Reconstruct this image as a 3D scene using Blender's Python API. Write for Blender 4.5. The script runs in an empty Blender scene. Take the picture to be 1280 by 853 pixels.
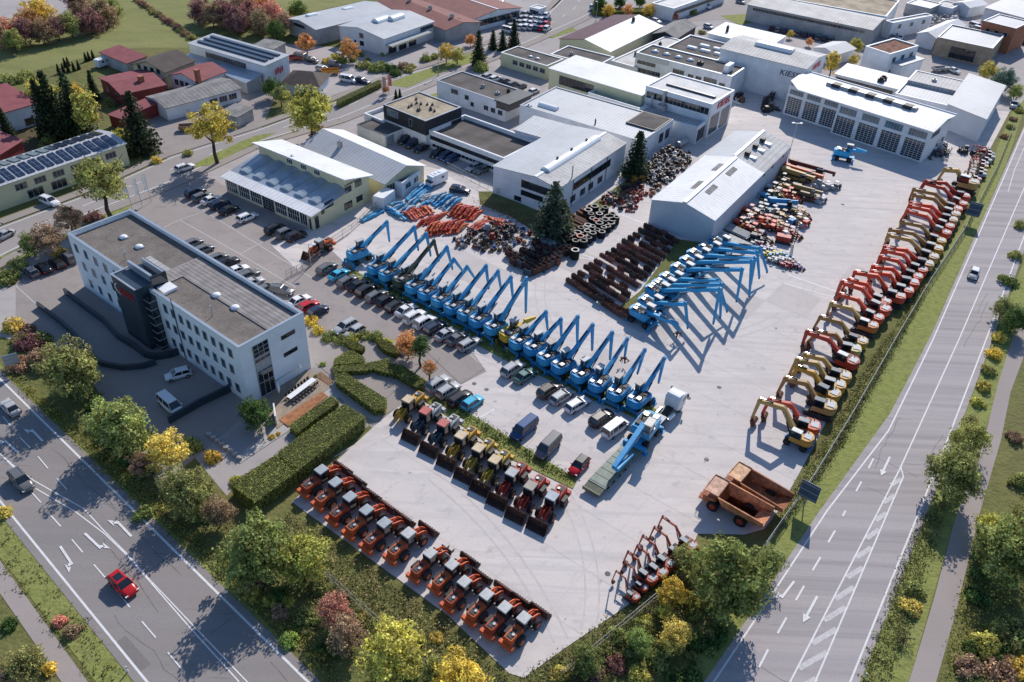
import bpy, math, random
from mathutils import Vector, Matrix
random.seed(7)
S=bpy.context.scene; COL=S.collection
pi=math.pi
# ---------------------------------------------------------------- camera model (also used to survey positions on the ground)
CF,CP,CR,CH=1024.77,0.65313,0.04981,80.0
_r=Vector((1,0,0)); _u=Vector((0,math.sin(CP),math.cos(CP))); FW=Vector((0,math.cos(CP),-math.sin(CP)))
RT=math.cos(CR)*_r+math.sin(CR)*_u; UP=-math.sin(CR)*_r+math.cos(CR)*_u
def ray(px,py): return RT*((px-640)/CF)-UP*((py-426.5)/CF)+FW
def G(px,py,h=0.0):
    d=ray(px,py); t=(CH-h)/-d.z
    return Vector((d.x*t,d.y*t,h))
def PXM(px,py):            # image pixels per metre across, at the ground there
    d=ray(px,py); return CF/(CH/-d.z)
def az(a,b): return math.atan2(b.y-a.y,b.x-a.x)
cam=bpy.data.cameras.new('camera'); co=bpy.data.objects.new('camera',cam); COL.objects.link(co)
cam.sensor_width=36; cam.lens=36*CF/1280; cam.clip_end=4000; cam.clip_start=1
m=Matrix((RT,UP,-FW)).transposed().to_4x4(); m.translation=Vector((0,0,CH)); co.matrix_world=m; S.camera=co
# ---------------------------------------------------------------- light
SAZ=math.radians(-162+180); SEL=math.radians(36)   # compass style heading from +Y to +X
sd=Vector((math.sin(SAZ)*math.cos(SEL),math.cos(SAZ)*math.cos(SEL),math.sin(SEL)))
sun=bpy.data.lights.new('sun','SUN'); sun.energy=4.75; sun.angle=math.radians(.55); sun.color=(1,.93,.86)
so=bpy.data.objects.new('sun',sun); COL.objects.link(so); so.rotation_euler=sd.to_track_quat('Z','Y').to_euler(); so.location=(0,200,150)
W=bpy.data.worlds.new("World"); S.world=W; W.use_nodes=True
nt=W.node_tree; sk=nt.nodes.new('ShaderNodeTexSky'); sk.sky_type='NISHITA'; sk.sun_disc=False; sk.sun_elevation=SEL; sk.sun_rotation=SAZ
sk.air_density=1.0; sk.dust_density=.5; sk.ozone_density=3.0
tn=nt.nodes.new('ShaderNodeMix'); tn.data_type='RGBA'; tn.blend_type='MULTIPLY'; tn.inputs[0].default_value=1; tn.inputs[7].default_value=(.72,.82,.93,1)
nt.links.new(sk.outputs[0],tn.inputs[6]); nt.links.new(tn.outputs[2],nt.nodes['Background'].inputs[0]); nt.nodes['Background'].inputs[1].default_value=0.15
S.view_settings.view_transform='Standard'; S.view_settings.look='None'; S.view_settings.exposure=0
S.cycles.max_bounces=5; S.cycles.diffuse_bounces=3; S.cycles.glossy_bounces=2; S.cycles.transmission_bounces=3; S.cycles.transparent_max_bounces=6
S.cycles.use_denoising=True
# ---------------------------------------------------------------- materials
M={}
def _lk(t,a,b): t.links.new(a,b)
def mat(name,c,rough=.8,metal=0.,noise=.0,ns=1.,c2=None,objcol=False,stripe=None,bump=0.,brick=None,coord='Object',spec=.3,dirt=0.,grid=None,rand=0.):
    """procedural principled material: noise mottling, stripes (corrugation), grid joints"""
    m=bpy.data.materials.new(name); m.use_nodes=True; t=m.node_tree; b=t.nodes['Principled BSDF']
    N=t.nodes.new
    b.inputs['Roughness'].default_value=rough; b.inputs['Metallic'].default_value=metal; b.inputs['Specular IOR Level'].default_value=spec
    tc=N('ShaderNodeTexCoord'); cd=tc.outputs[coord]
    if coord=='World': pass
    if objcol:
        oi=N('ShaderNodeObjectInfo'); col=oi.outputs['Color']
    else:
        rgb=N('ShaderNodeRGB'); rgb.outputs[0].default_value=(*c,1); col=rgb.outputs[0]
    if rand:
        o2=N('ShaderNodeObjectInfo'); mr=N('ShaderNodeMapRange'); mr.inputs[3].default_value=1-rand; mr.inputs[4].default_value=1+rand
        _lk(t,o2.outputs['Random'],mr.inputs[0]); hs=N('ShaderNodeHueSaturation'); _lk(t,mr.outputs[0],hs.inputs['Value']); _lk(t,col,hs.inputs['Color']); col=hs.outputs[0]
    def noise_tex(scale,detail=5,vec=None):
        n=N('ShaderNodeTexNoise'); n.inputs['Scale'].default_value=scale; n.inputs['Detail'].default_value=detail; _lk(t,vec or cd,n.inputs['Vector']); return n
    def ramp(src,lo,hi):
        r=N('ShaderNodeMapRange'); r.inputs[1].default_value=lo; r.inputs[2].default_value=hi; r.clamp=True; _lk(t,src,r.inputs[0]); return r.outputs[0]
    def mix(f,a,bb,mode='MIX'):
        x=N('ShaderNodeMix'); x.data_type='RGBA'; x.blend_type=mode
        if isinstance(f,float): x.inputs[0].default_value=f
        else: _lk(t,f,x.inputs[0])
        for s,v in ((6,a),(7,bb)):
            if isinstance(v,tuple): x.inputs[s].default_value=(*v,1)
            else: _lk(t,v,x.inputs[s])
        return x.outputs[2]
    if noise:
        n=noise_tex(ns); f=ramp(n.outputs[0],.32,.68)
        if c2: col=mix(f,col,c2)
        else:
            v=N('ShaderNodeMapRange'); v.inputs[3].default_value=1-noise; v.inputs[4].default_value=1+noise*.6; _lk(t,f,v.inputs[0])
            hs=N('ShaderNodeHueSaturation'); _lk(t,v.outputs[0],hs.inputs['Value']); _lk(t,col,hs.inputs['Color']); col=hs.outputs[0]
    if dirt:
        n=noise_tex(ns*5.3 if ns else 3,6); f=ramp(n.outputs[0],.5,.72); mm=N('ShaderNodeMath'); mm.operation='MULTIPLY'; mm.inputs[1].default_value=dirt; _lk(t,f,mm.inputs[0])
        col=mix(mm.outputs[0],col,(.09,.075,.06))
    if stripe:      # (axis, period m, strength)
        ax,per,st=stripe; sp=N('ShaderNodeSeparateXYZ'); _lk(t,cd,sp.inputs[0])
        a=N('ShaderNodeMath'); a.operation='MULTIPLY'; a.inputs[1].default_value=2*pi/per; _lk(t,sp.outputs[ax],a.inputs[0])
        s=N('ShaderNodeMath'); s.operation='SINE'; _lk(t,a.outputs[0],s.inputs[0])
        f=ramp(s.outputs[0],.3,1.); mm=N('ShaderNodeMath'); mm.operation='MULTIPLY'; mm.inputs[1].default_value=st; _lk(t,f,mm.inputs[0])
        col=mix(mm.outputs[0],col,(.04,.045,.05))
    if grid:        # (dx, dy, line m, strength, colour)
        dx,dy,lw,st,gc=grid; sp=N('ShaderNodeSeparateXYZ'); _lk(t,cd,sp.inputs[0]); outs=[]
        for i,d in ((0,dx),(1,dy)):
            a=N('ShaderNodeMath'); a.operation='PINGPONG'; a.inputs[1].default_value=d/2; _lk(t,sp.outputs[i],a.inputs[0])
            l=N('ShaderNodeMath'); l.operation='LESS_THAN'; l.inputs[1].default_value=lw/2; _lk(t,a.outputs[0],l.inputs[0]); outs.append(l.outputs[0])
        x=N('ShaderNodeMath'); x.operation='MAXIMUM'; _lk(t,outs[0],x.inputs[0]); _lk(t,outs[1],x.inputs[1])
        mm=N('ShaderNodeMath'); mm.operation='MULTIPLY'; mm.inputs[1].default_value=st; _lk(t,x.outputs[0],mm.inputs[0]); col=mix(mm.outputs[0],col,gc)
    _lk(t,col,b.inputs['Base Color'])
    if bump:
        n=noise_tex(ns*6 if ns else 5,4); bp=N('ShaderNodeBump'); bp.inputs['Strength'].default_value=bump; bp.inputs['Distance'].default_value=.1
        _lk(t,n.outputs[0],bp.inputs['Height']); _lk(t,bp.outputs[0],b.inputs['Normal'])
    M[name]=m; m['_x']=0; return m
def layered(name,base,layers,rough=.9,bump=.3,bs=2.):
    """ground: base colour plus (scale, lo, hi, strength, colour, stretch) noise layers in world metres"""
    m=bpy.data.materials.new(name); m.use_nodes=True; t=m.node_tree; b=t.nodes['Principled BSDF']; N=t.nodes.new
    b.inputs['Roughness'].default_value=rough; b.inputs['Specular IOR Level'].default_value=.15
    g=N('ShaderNodeNewGeometry'); rgb=N('ShaderNodeRGB'); rgb.outputs[0].default_value=(*base,1); col=rgb.outputs[0]
    for (sc,lo,hi,st,c,stre) in layers:
        mp=N('ShaderNodeMapping'); _lk(t,g.outputs['Position'],mp.inputs[0])
        if stre: mp.inputs['Rotation'].default_value=(0,0,stre[0]); mp.inputs['Scale'].default_value=(stre[1],stre[2],1)
        n=N('ShaderNodeTexNoise'); n.inputs['Scale'].default_value=sc; n.inputs['Detail'].default_value=7; n.inputs['Roughness'].default_value=.6; _lk(t,mp.outputs[0],n.inputs['Vector'])
        r=N('ShaderNodeMapRange'); r.inputs[1].default_value=lo; r.inputs[2].default_value=hi; r.inputs[4].default_value=st; _lk(t,n.outputs[0],r.inputs[0])
        x=N('ShaderNodeMix'); x.data_type='RGBA'; _lk(t,r.outputs[0],x.inputs[0]); _lk(t,col,x.inputs[6]); x.inputs[7].default_value=(*c,1); col=x.outputs[2]
    _lk(t,col,b.inputs['Base Color'])
    if bump:
        n=N('ShaderNodeTexNoise'); n.inputs['Scale'].default_value=bs; n.inputs['Detail'].default_value=6; _lk(t,g.outputs['Position'],n.inputs['Vector'])
        bp=N('ShaderNodeBump'); bp.inputs['Strength'].default_value=bump; bp.inputs['Distance'].default_value=.25; _lk(t,n.outputs[0],bp.inputs['Height']); _lk(t,bp.outputs[0],b.inputs['Normal'])
    M[name]=m; return m
def leafmat(name,lo=.5,hi=1.5,trn=.3):
    m=bpy.data.materials.new(name); m.use_nodes=True; t=m.node_tree; N=t.nodes.new; b=t.nodes['Principled BSDF']
    oi=N('ShaderNodeObjectInfo'); tc=N('ShaderNodeTexCoord'); n=N('ShaderNodeTexNoise'); n.inputs['Scale'].default_value=2.6; n.inputs['Detail'].default_value=3
    _lk(t,tc.outputs['Object'],n.inputs['Vector'])
    r=N('ShaderNodeMapRange'); r.inputs[1].default_value=.33; r.inputs[2].default_value=.67; r.inputs[3].default_value=.55; r.inputs[4].default_value=1.7; _lk(t,n.outputs[0],r.inputs[0])
    g=N('ShaderNodeNewGeometry'); r2=N('ShaderNodeMapRange'); r2.inputs[3].default_value=lo; r2.inputs[4].default_value=hi; _lk(t,g.outputs['Random Per Island'],r2.inputs[0])
    mu=N('ShaderNodeMath'); mu.operation='MULTIPLY'; _lk(t,r.outputs[0],mu.inputs[0]); _lk(t,r2.outputs[0],mu.inputs[1])
    h2=N('ShaderNodeMapRange'); h2.inputs[3].default_value=.475; h2.inputs[4].default_value=.52; _lk(t,g.outputs['Random Per Island'],h2.inputs[0])
    hs=N('ShaderNodeHueSaturation'); _lk(t,mu.outputs[0],hs.inputs['Value']); _lk(t,h2.outputs[0],hs.inputs['Hue']); _lk(t,oi.outputs['Color'],hs.inputs['Color'])
    _lk(t,hs.outputs[0],b.inputs['Base Color']); b.inputs['Roughness'].default_value=.7; b.inputs['Specular IOR Level'].default_value=.2
    tr=N('ShaderNodeBsdfTranslucent'); _lk(t,hs.outputs[0],tr.inputs[0]); mx=N('ShaderNodeMixShader'); mx.inputs[0].default_value=trn
    _lk(t,b.outputs[0],mx.inputs[1]); _lk(t,tr.outputs[0],mx.inputs[2]); _lk(t,mx.outputs[0],t.nodes['Material Output'].inputs[0]); M[name]=m
leafmat('leaf'); leafmat('hedge_leaf',.75,1.25,.15)
GRASS=(.13,.17,.035)
layered('grass',(.15,.155,.05),[(.05,.4,.62,.8,(.19,.17,.07),None),(.4,.42,.68,.75,(.085,.10,.03),None),(2.2,.45,.75,.7,(.19,.2,.06),None),(.15,.55,.7,.6,(.17,.125,.06),None)],bump=.8,bs=1.6)
layered('verge',(.25,.275,.075),[(.12,.42,.62,.6,(.25,.25,.09),None),(.9,.45,.7,.7,(.12,.145,.04),None),(3.,.5,.75,.5,(.23,.23,.1),None)],bump=.6,bs=2.5)
layered('meadow_grass',(.205,.215,.075),[(.02,.4,.6,.7,(.25,.245,.095),(.5,1,4)),(.09,.45,.65,.6,(.155,.17,.06),(.5,1,3)),(.8,.45,.75,.4,(.27,.26,.11),None)],bump=.4,bs=1.)
layered('soil',(.12,.085,.05),[(.5,.4,.6,.8,(.07,.075,.03),None),(3,.5,.7,.6,(.2,.15,.09),None)],bump=.7,bs=4)
layered('concrete_worn',(.55,.50,.47),[(.16,.4,.6,.5,(.46,.42,.395),None),(.5,.58,.72,.5,(.36,.33,.31),None),(3.,.5,.8,.4,(.40,.375,.355),None)],rough=.85,bump=.08,bs=5)
layered('tyre_mark',(.50,.46,.44),[(.8,.4,.6,.8,(.60,.55,.525),None),(4,.45,.6,.5,(.56,.52,.49),None)],rough=.85,bump=0)
layered('crack_seal',(.13,.122,.12),[(1.,.45,.55,.8,(.2,.185,.18),None)],rough=.7,bump=0)
layered('road_patch',(.20,.18,.175),[(3.,.45,.7,.6,(.24,.22,.21),None)],rough=.9,bump=.05)
layered('concrete',(.645,.588,.545),[(.035,.4,.62,.55,(.54,.50,.49),None),(.16,.46,.7,.45,(.46,.43,.42),(.9,1,3)),(.5,.58,.72,.55,(.36,.335,.32),None),(3.,.5,.8,.35,(.42,.40,.39),None),(.12,.56,.66,.4,(.7,.66,.64),(2.2,1,5)),(.05,.55,.6,.35,(.47,.44,.43),(.6,.4,12)),(.04,.57,.61,.3,(.45,.42,.41),(-.5,.3,14)),(.9,.67,.74,.8,(.14,.13,.125),None),(.35,.70,.76,.8,(.2,.185,.175),None)],rough=.85,bump=.08,bs=5)
layered('asphalt',(.31,.275,.255),[(.05,.4,.6,.5,(.36,.32,.30),None),(.4,.5,.7,.4,(.2,.18,.17),None),(5,.5,.8,.4,(.15,.14,.135),None),(.25,.62,.7,.6,(.16,.145,.14),(.8,1,4))],rough=.9,bump=.08,bs=8)
layered('hazed_asphalt',(.42,.385,.37),[(.03,.4,.6,.6,(.34,.31,.30),None),(.3,.5,.7,.5,(.28,.255,.25),None),(.1,.55,.68,.5,(.45,.42,.41),(.4,1,3))],rough=.9,bump=.05)  # distant asphalt, base colour lightened so the haze is painted into it
layered('road_left',(.27,.245,.232),[(.25,.45,.6,.4,(.30,.28,.275),(-.87,.08,1.8)),(.1,.5,.7,.5,(.215,.2,.198),(-.87,.1,2.5)),(6,.5,.8,.4,(.13,.12,.12),None),(.3,.63,.66,.5,(.12,.11,.11),(.4,.3,6))],rough=.85,bump=.05,bs=10)
layered('road_right',(.41,.37,.36),[(.28,.42,.62,.6,(.25,.23,.235),(-1.02,.02,2.2)),(.12,.5,.65,.5,(.41,.38,.385),(-1.02,.03,2.)),(6,.5,.8,.4,(.2,.19,.19),None),(.3,.64,.67,.5,(.2,.185,.19),(.4,.3,6))],rough=.85,bump=.04,bs=10)
layered('road_back',(.33,.30,.285),[(.1,.4,.6,.5,(.27,.25,.24),None),(4,.5,.8,.4,(.2,.19,.185),None)],rough=.85,bump=.04)
layered('path_paving',(.36,.31,.285),[(.1,.4,.6,.5,(.31,.275,.255),None),(5,.5,.8,.4,(.24,.21,.2),None)],rough=.9,bump=.05)
layered('paving',(.33,.29,.26),[(.1,.4,.6,.5,(.28,.25,.23),None),(5,.5,.8,.5,(.2,.18,.17),None)],rough=.9,bump=.1)
layered('marking_worn',(.60,.58,.57),[(1.5,.45,.7,.5,(.42,.40,.39),None),(9,.48,.6,.6,(.34,.32,.315),None)],rough=.8,bump=0)
layered('marking',(.72,.71,.70),[(1.5,.5,.75,.45,(.4,.39,.38),None),(8,.55,.75,.4,(.35,.34,.33),None)],rough=.7,bump=0)
layered('kerbstone',(.42,.40,.38),[(1.5,.5,.75,.45,(.3,.29,.28),None)],rough=.8,bump=0)
mat('white_wall',(.76,.77,.78),.8,noise=.12,ns=.35,dirt=.12)
mat('office_wall',(.86,.88,.90),.8,noise=.07,ns=.3,dirt=.05)
mat('grey_wall',(.42,.42,.42),.8,noise=.2,ns=.3,dirt=.3)
mat('cream_wall',(.66,.62,.40),.8,noise=.08,ns=.3,dirt=.1)
mat('brick_wall',(.40,.16,.09),.85,noise=.3,ns=1.5)
mat('tan_wall',(.36,.28,.20),.85,noise=.25,ns=.6)
mat('red_wall',(.25,.05,.045),.8,noise=.2,ns=1)
mat('dark_clad',(.03,.032,.04),.6,noise=.3,ns=1,stripe=(0,.6,.4))
mat('slate_panel',(.035,.055,.075),.4,noise=.2,ns=.6,spec=.5)
mat('sheet_wall',(.58,.61,.66),.55,noise=.08,ns=.3,stripe=(0,.5,.12),spec=.4)
mat('sheet_wall_y',(.5,.52,.56),.55,noise=.08,ns=.3,stripe=(1,.5,.12),spec=.4)
for ax in (0,1):
    s='xy'[ax]
    mat('metal_roof_'+s,(.46,.48,.50),.6,noise=.1,ns=.12,stripe=(ax,.9,.22),dirt=.12,spec=.4)
    mat('white_roof_'+s,(.70,.71,.72),.6,noise=.10,ns=.15,stripe=(ax,1.,.17),dirt=.14,spec=.4)
    mat('fibre_roof_'+s,(.27,.26,.25),.85,noise=.3,ns=.35,stripe=(ax,1.1,.35),dirt=.3)
    mat('lightgrey_roof_'+s,(.48,.475,.465),.7,noise=.2,ns=.25,stripe=(ax,1.0,.25),dirt=.25)
    mat('red_roof_'+s,(.27,.075,.08),.75,noise=.18,ns=.5,stripe=(ax,.45,.25),dirt=.1)
    mat('brown_roof_'+s,(.25,.10,.085),.8,noise=.18,ns=.4,stripe=(ax,.6,.25),dirt=.15)
    mat('purple_roof_'+s,(.115,.055,.075),.8,noise=.2,ns=.4,stripe=(ax,.6,.3))
    mat('dark_tile_'+s,(.085,.065,.055),.8,noise=.25,ns=.6,stripe=(ax,.4,.35))
mat('gravel_roof',(.19,.165,.145),.95,noise=.2,ns=.4,dirt=.55,bump=.6)
mat('bitumen_roof',(.13,.115,.108),.95,noise=.35,ns=.25,dirt=.3,bump=.2)
mat('tan_roof',(.42,.35,.25),.95,noise=.35,ns=.3,dirt=.35,bump=.3)
mat('pale_roof',(.70,.685,.66),.85,noise=.12,ns=.25,dirt=.18)
mat('moss_roof',(.24,.11,.07),.95,noise=.6,ns=.8,dirt=.5,bump=1)
mat('trim_white',(.72,.74,.76),.5,noise=.06,ns=1)
mat('trim_dark',(.05,.055,.06),.5)
mat('trim_grey',(.35,.38,.41),.5,noise=.1,ns=1)
mat('zinc',(.38,.43,.48),.35,metal=.3,noise=.1,ns=.5,spec=.5)
mat('deck_roof',(.30,.275,.26),.9,noise=.25,ns=.6,stripe=(1,.7,.45),dirt=.3)
mat('glass',(.018,.024,.032),.06,noise=.6,ns=.7,spec=.8)
mat('glass_blue',(.07,.095,.13),.12,noise=.6,ns=.5,spec=.7)
mat('rooflight_plastic',(.30,.37,.43),.3,noise=.2,ns=.6,spec=.5)
mat('glass_light',(.12,.17,.2),.1,noise=.5,ns=.6,spec=.8)
mat('dome_white',(.82,.83,.84),.25,noise=.03,ns=1,spec=.5)
mat('solar',(.012,.022,.05),.15,grid=(1.0,1.6,.06,.8,(.25,.27,.3)),spec=.7)
mat('solar_dark',(.03,.035,.045),.2,grid=(1.0,1.6,.06,.5,(.2,.22,.25)),spec=.7)
mat('paint',(.5,.5,.5),.55,noise=.16,ns=.9,objcol=True,dirt=.22,spec=.3)
mat('paint_worn',(.5,.5,.5),.55,noise=.25,ns=1.2,objcol=True,dirt=.5,spec=.35)
mat('carpaint',(.5,.5,.5),.28,objcol=True,spec=.45,noise=.03,ns=.5)
mat('rubber',(.022,.022,.023),.85,noise=.3,ns=3,dirt=.2)
mat('dark_metal',(.045,.043,.045),.6,noise=.5,ns=1.5,dirt=.4)
mat('light_metal',(.42,.43,.44),.4,noise=.3,ns=1.5,metal=.3,dirt=.3)
mat('chrome',(.6,.62,.64),.2,metal=.8)
mat('rust',(.085,.038,.026),.8,noise=.5,ns=1.6,c2=(.16,.07,.045),dirt=.6)
mat('rust_obj',(.2,.1,.05),.75,noise=.4,ns=1.3,objcol=True,dirt=.6,bump=.3,rand=.25)
mat('wood',(.34,.27,.20),.8,noise=.2,ns=1,stripe=(0,.35,.3))
mat('red_light',(.45,.02,.015),.3)
mat('lamp_glass',(.8,.8,.78),.15)
mat('bark',(.075,.058,.042),.9,noise=.5,ns=3)
mat('post_grey',(.3,.31,.32),.5,noise=.1,ns=2,metal=.3)
mat('sign_back',(.05,.09,.15),.5,noise=.15,ns=.5)
mat('cloth_white',(.8,.8,.8),.8,noise=.1,ns=2)
mat('logo_red',(.62,.03,.03),.45)
mat('ink',(.06,.07,.1),.5)
mat('hedge_core',(.05,.06,.016),.95,noise=.5,ns=2)
# ---------------------------------------------------------------- mesh builder
class MB:
    def __init__(s): s.v=[];s.f=[];s.m=[];s.cur=0;s.T=None
    def mi(s,i): s.cur=i; return s
    def _add(s,vs,fs):
        o=len(s.v)
        for p in vs:
            p=Vector(p); 
            if s.T: p=s.T@p
            s.v.append(tuple(p))
        for f in fs: s.f.append(tuple(o+i for i in f)); s.m.append(s.cur)
        return s
    def poly(s,pts): return s._add(pts,[tuple(range(len(pts)))])
    def box(s,x0,x1,y0,y1,z0,z1):
        x0,x1=sorted((x0,x1)); y0,y1=sorted((y0,y1)); z0,z1=sorted((z0,z1))
        return s._add([(x,y,z) for z in (z0,z1) for y in (y0,y1) for x in (x0,x1)],[(0,2,3,1),(4,5,7,6),(0,1,5,4),(2,6,7,3),(0,4,6,2),(1,3,7,5)])
    def bev(s,x0,x1,y0,y1,z0,z1,b=.1):      # box with chamfered vertical and top edges
        ring=lambda i,z:[(x0+i+b,y0+i,z),(x1-i-b,y0+i,z),(x1-i,y0+i+b,z),(x1-i,y1-i-b,z),(x1-i-b,y1-i,z),(x0+i+b,y1-i,z),(x0+i,y1-i-b,z),(x0+i,y0+i+b,z)]
        vs=ring(0,z0)+ring(0,z1-b)+ring(b*.8,z1); fs=[tuple(range(7,-1,-1)),tuple(range(16,24))]
        for r in (0,8): fs+=[(r+i,r+(i+1)%8,r+8+(i+1)%8,r+8+i) for i in range(8)]
        return s._add(vs,fs)
    def beam(s,a,b,w,h,w2=None,h2=None,up=(0,0,1)):   # rectangular bar between points
        a=Vector(a);b=Vector(b);d=(b-a).normalized();u=Vector(up)
        if abs(d.dot(u))>.98: u=Vector((1,0,0))
        y=u.cross(d).normalized(); z=d.cross(y); w2=w if w2 is None else w2; h2=h if h2 is None else h2
        vs=[p+y*sy*ww/2+z*sz*hh/2 for p,ww,hh in ((a,w,h),(b,w2,h2)) for sy,sz in ((-1,-1),(1,-1),(1,1),(-1,1))]
        return s._add(vs,[(0,3,2,1),(4,5,6,7),(0,1,5,4),(1,2,6,5),(2,3,7,6),(3,0,4,7)])
    def cyl(s,a,b,r,n=10,r2=None,caps=True):
        a=Vector(a);b=Vector(b);d=(b-a).normalized();u=Vector((0,0,1)) if abs(d.z)<.9 else Vector((1,0,0))
        y=u.cross(d).normalized(); z=d.cross(y); r2=r if r2 is None else r2
        vs=[p+(y*math.cos(2*pi*i/n)+z*math.sin(2*pi*i/n))*q for p,q in ((a,r),(b,r2)) for i in range(n)]
        fs=[(i,(i+1)%n,n+(i+1)%n,n+i) for i in range(n)]
        if caps: fs+=[tuple(range(n-1,-1,-1)),tuple(range(n,2*n))]
        return s._add(vs,fs)
    def prism(s,pts,y0,y1):     # side profile in (x,z) extruded across y
        n=len(pts); vs=[(x,y0,z) for x,z in pts]+[(x,y1,z) for x,z in pts]
        return s._add(vs,[tuple(range(n-1,-1,-1)),tuple(range(n,2*n))]+[(i,(i+1)%n,n+(i+1)%n,n+i) for i in range(n)])
    def slab(s,pts,z0,z1):      # plan outline (x,y) extruded up
        n=len(pts); vs=[(p[0],p[1],z0) for p in pts]+[(p[0],p[1],z1) for p in pts]
        return s._add(vs,[tuple(range(n-1,-1,-1)),tuple(range(n,2*n))]+[(i,(i+1)%n,n+(i+1)%n,n+i) for i in range(n)])
    def dome(s,c,rx,ry,rz,n=12,k=4):
        vs=[];fs=[]
        for j in range(k):
            a=j/k*pi/2
            for i in range(n): vs.append((c[0]+rx*math.cos(a)*math.cos(2*pi*i/n),c[1]+ry*math.cos(a)*math.sin(2*pi*i/n),c[2]+rz*math.sin(a)))
        vs.append((c[0],c[1],c[2]+rz))
        for j in range(k-1): fs+=[(j*n+i,j*n+(i+1)%n,(j+1)*n+(i+1)%n,(j+1)*n+i) for i in range(n)]
        fs+=[((k-1)*n+i,(k-1)*n+(i+1)%n,k*n) for i in range(n)]
        return s._add(vs,fs)
    def mesh(s,name,mats,smooth=False):
        me=bpy.data.meshes.new(name); me.from_pydata(s.v,[],s.f)
        for k in (mats if isinstance(mats,(list,tuple)) else [mats]): me.materials.append(M[k])
        if any(s.m): me.polygons.foreach_set('material_index',s.m)
        if smooth: me.polygons.foreach_set('use_smooth',[True]*len(s.f))
        me.update(); return me
    def build(s,name,mats,parent=None,color=None,smooth=False,loc=None,rz=0):
        return obj(name,s.mesh(name,mats,smooth),parent,color,loc,rz)
def obj(name,me=None,parent=None,color=None,loc=None,rz=0):
    o=bpy.data.objects.new(name,me); COL.objects.link(o)
    if parent: o.parent=parent
    if color: o.color=(*color,1)
    if loc is not None: o.location=loc
    if rz: o.rotation_euler=(0,0,rz)
    return o
def thing(name,label,cat,loc=(0,0,0),rz=0,group=None):
    o=bpy.data.objects.new(name,None); COL.objects.link(o); o.location=loc; o.rotation_euler=(0,0,rz); o.empty_display_size=.5
    return tag(o,label,cat,group)
def tag(o,label,cat,group=None,kind=None):
    o['label']=label; o['category']=cat
    if group: o['group']=group
    if kind: o['kind']=kind
    return o
def struct(o): o['kind']='structure'; return o
def stem(n): return n.split('.')[0]
def dup(root,loc,rz,label=None,colors=None,group=None,scale=None,skip=()):
    """copy of a thing with its parts and sub-parts; colors maps part names to object colours"""
    def rec(o,par):
        c=o.copy(); COL.objects.link(c)
        if par: c.parent=par
        if colors and stem(o.name) in colors: c.color=(*colors[stem(o.name)],1)
        for ch in KIDS.get(o.name,()):
            if stem(ch.name) not in skip: rec(ch,c)
        return c
    r=rec(root,None); r.location=loc; r.rotation_euler=(0,0,rz)
    if label: r['label']=label
    if group: r['group']=group
    if scale: r.scale=(scale,)*3 if not isinstance(scale,(tuple,list)) else scale
    return r
KIDS={}
def freeze(root):      # remember the tree of a finished prototype
    def rec(o):
        KIDS[o.name]=[c for c in COL.objects if c.parent==o]
        for c in KIDS[o.name]: rec(c)
    rec(root); return root
def drop(root):        # remove an unused prototype
    for c in KIDS.get(root.name,[]): drop(c)
    bpy.data.objects.remove(root)
def ordw(i): return ['first','second','third','fourth','fifth','sixth','seventh','eighth','ninth','tenth','eleventh','twelfth','thirteenth','fourteenth','fifteenth','sixteenth','seventeenth','eighteenth','nineteenth','twentieth','twenty-first','twenty-second','twenty-third','twenty-fourth','twenty-fifth','twenty-sixth','twenty-seventh','twenty-eighth','twenty-ninth','thirtieth','thirty-first','thirty-second','thirty-third','thirty-fourth','thirty-fifth','thirty-sixth','thirty-seventh','thirty-eighth','thirty-ninth','fortieth'][i]
# ---------------------------------------------------------------- ground sheets
def sheet(name,pts,z,m,parent=None):
    mb=MB(); mb.poly([Vector((p.x,p.y,z)) for p in pts])
    me=mb.mesh(name,m); 
    o=obj(name,me,parent)
    if me.polygons[0].normal.z<0: me.flip_normals()
    if not parent: struct(o)
    return o
def P(*l): return [G(*q) for q in l]
def stripmb(mb,pts,w,z):
    """ribbon along world points"""
    L=[];R=[]
    for i,p in enumerate(pts):
        a=pts[max(i-1,0)];b=pts[min(i+1,len(pts)-1)];d=Vector((b.x-a.x,b.y-a.y)).normalized();n=Vector((-d.y,d.x))*w/2
        L.append((p.x+n.x,p.y+n.y,z));R.append((p.x-n.x,p.y-n.y,z))
    for i in range(len(pts)-1): mb.poly([R[i],R[i+1],L[i+1],L[i]])
def ext(a,b,t): return b+(b-a).normalized()*t
sheet('ground',[Vector((-900,-200,0)),Vector((900,-200,0)),Vector((900,1600,0)),Vector((-900,1600,0))],0,'grass')
Z=.02
sheet('meadow',P((-500,-40),(-500,220),(0,100),(95,75),(170,60),(235,60),(240,45),(360,22),(480,-5),(560,-60),(-100,-200)),Z,'meadow_grass')
sheet('parking_ground',P((-60,-30),(0,24),(95,18),(100,-30)),2*Z,'hazed_asphalt')
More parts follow.
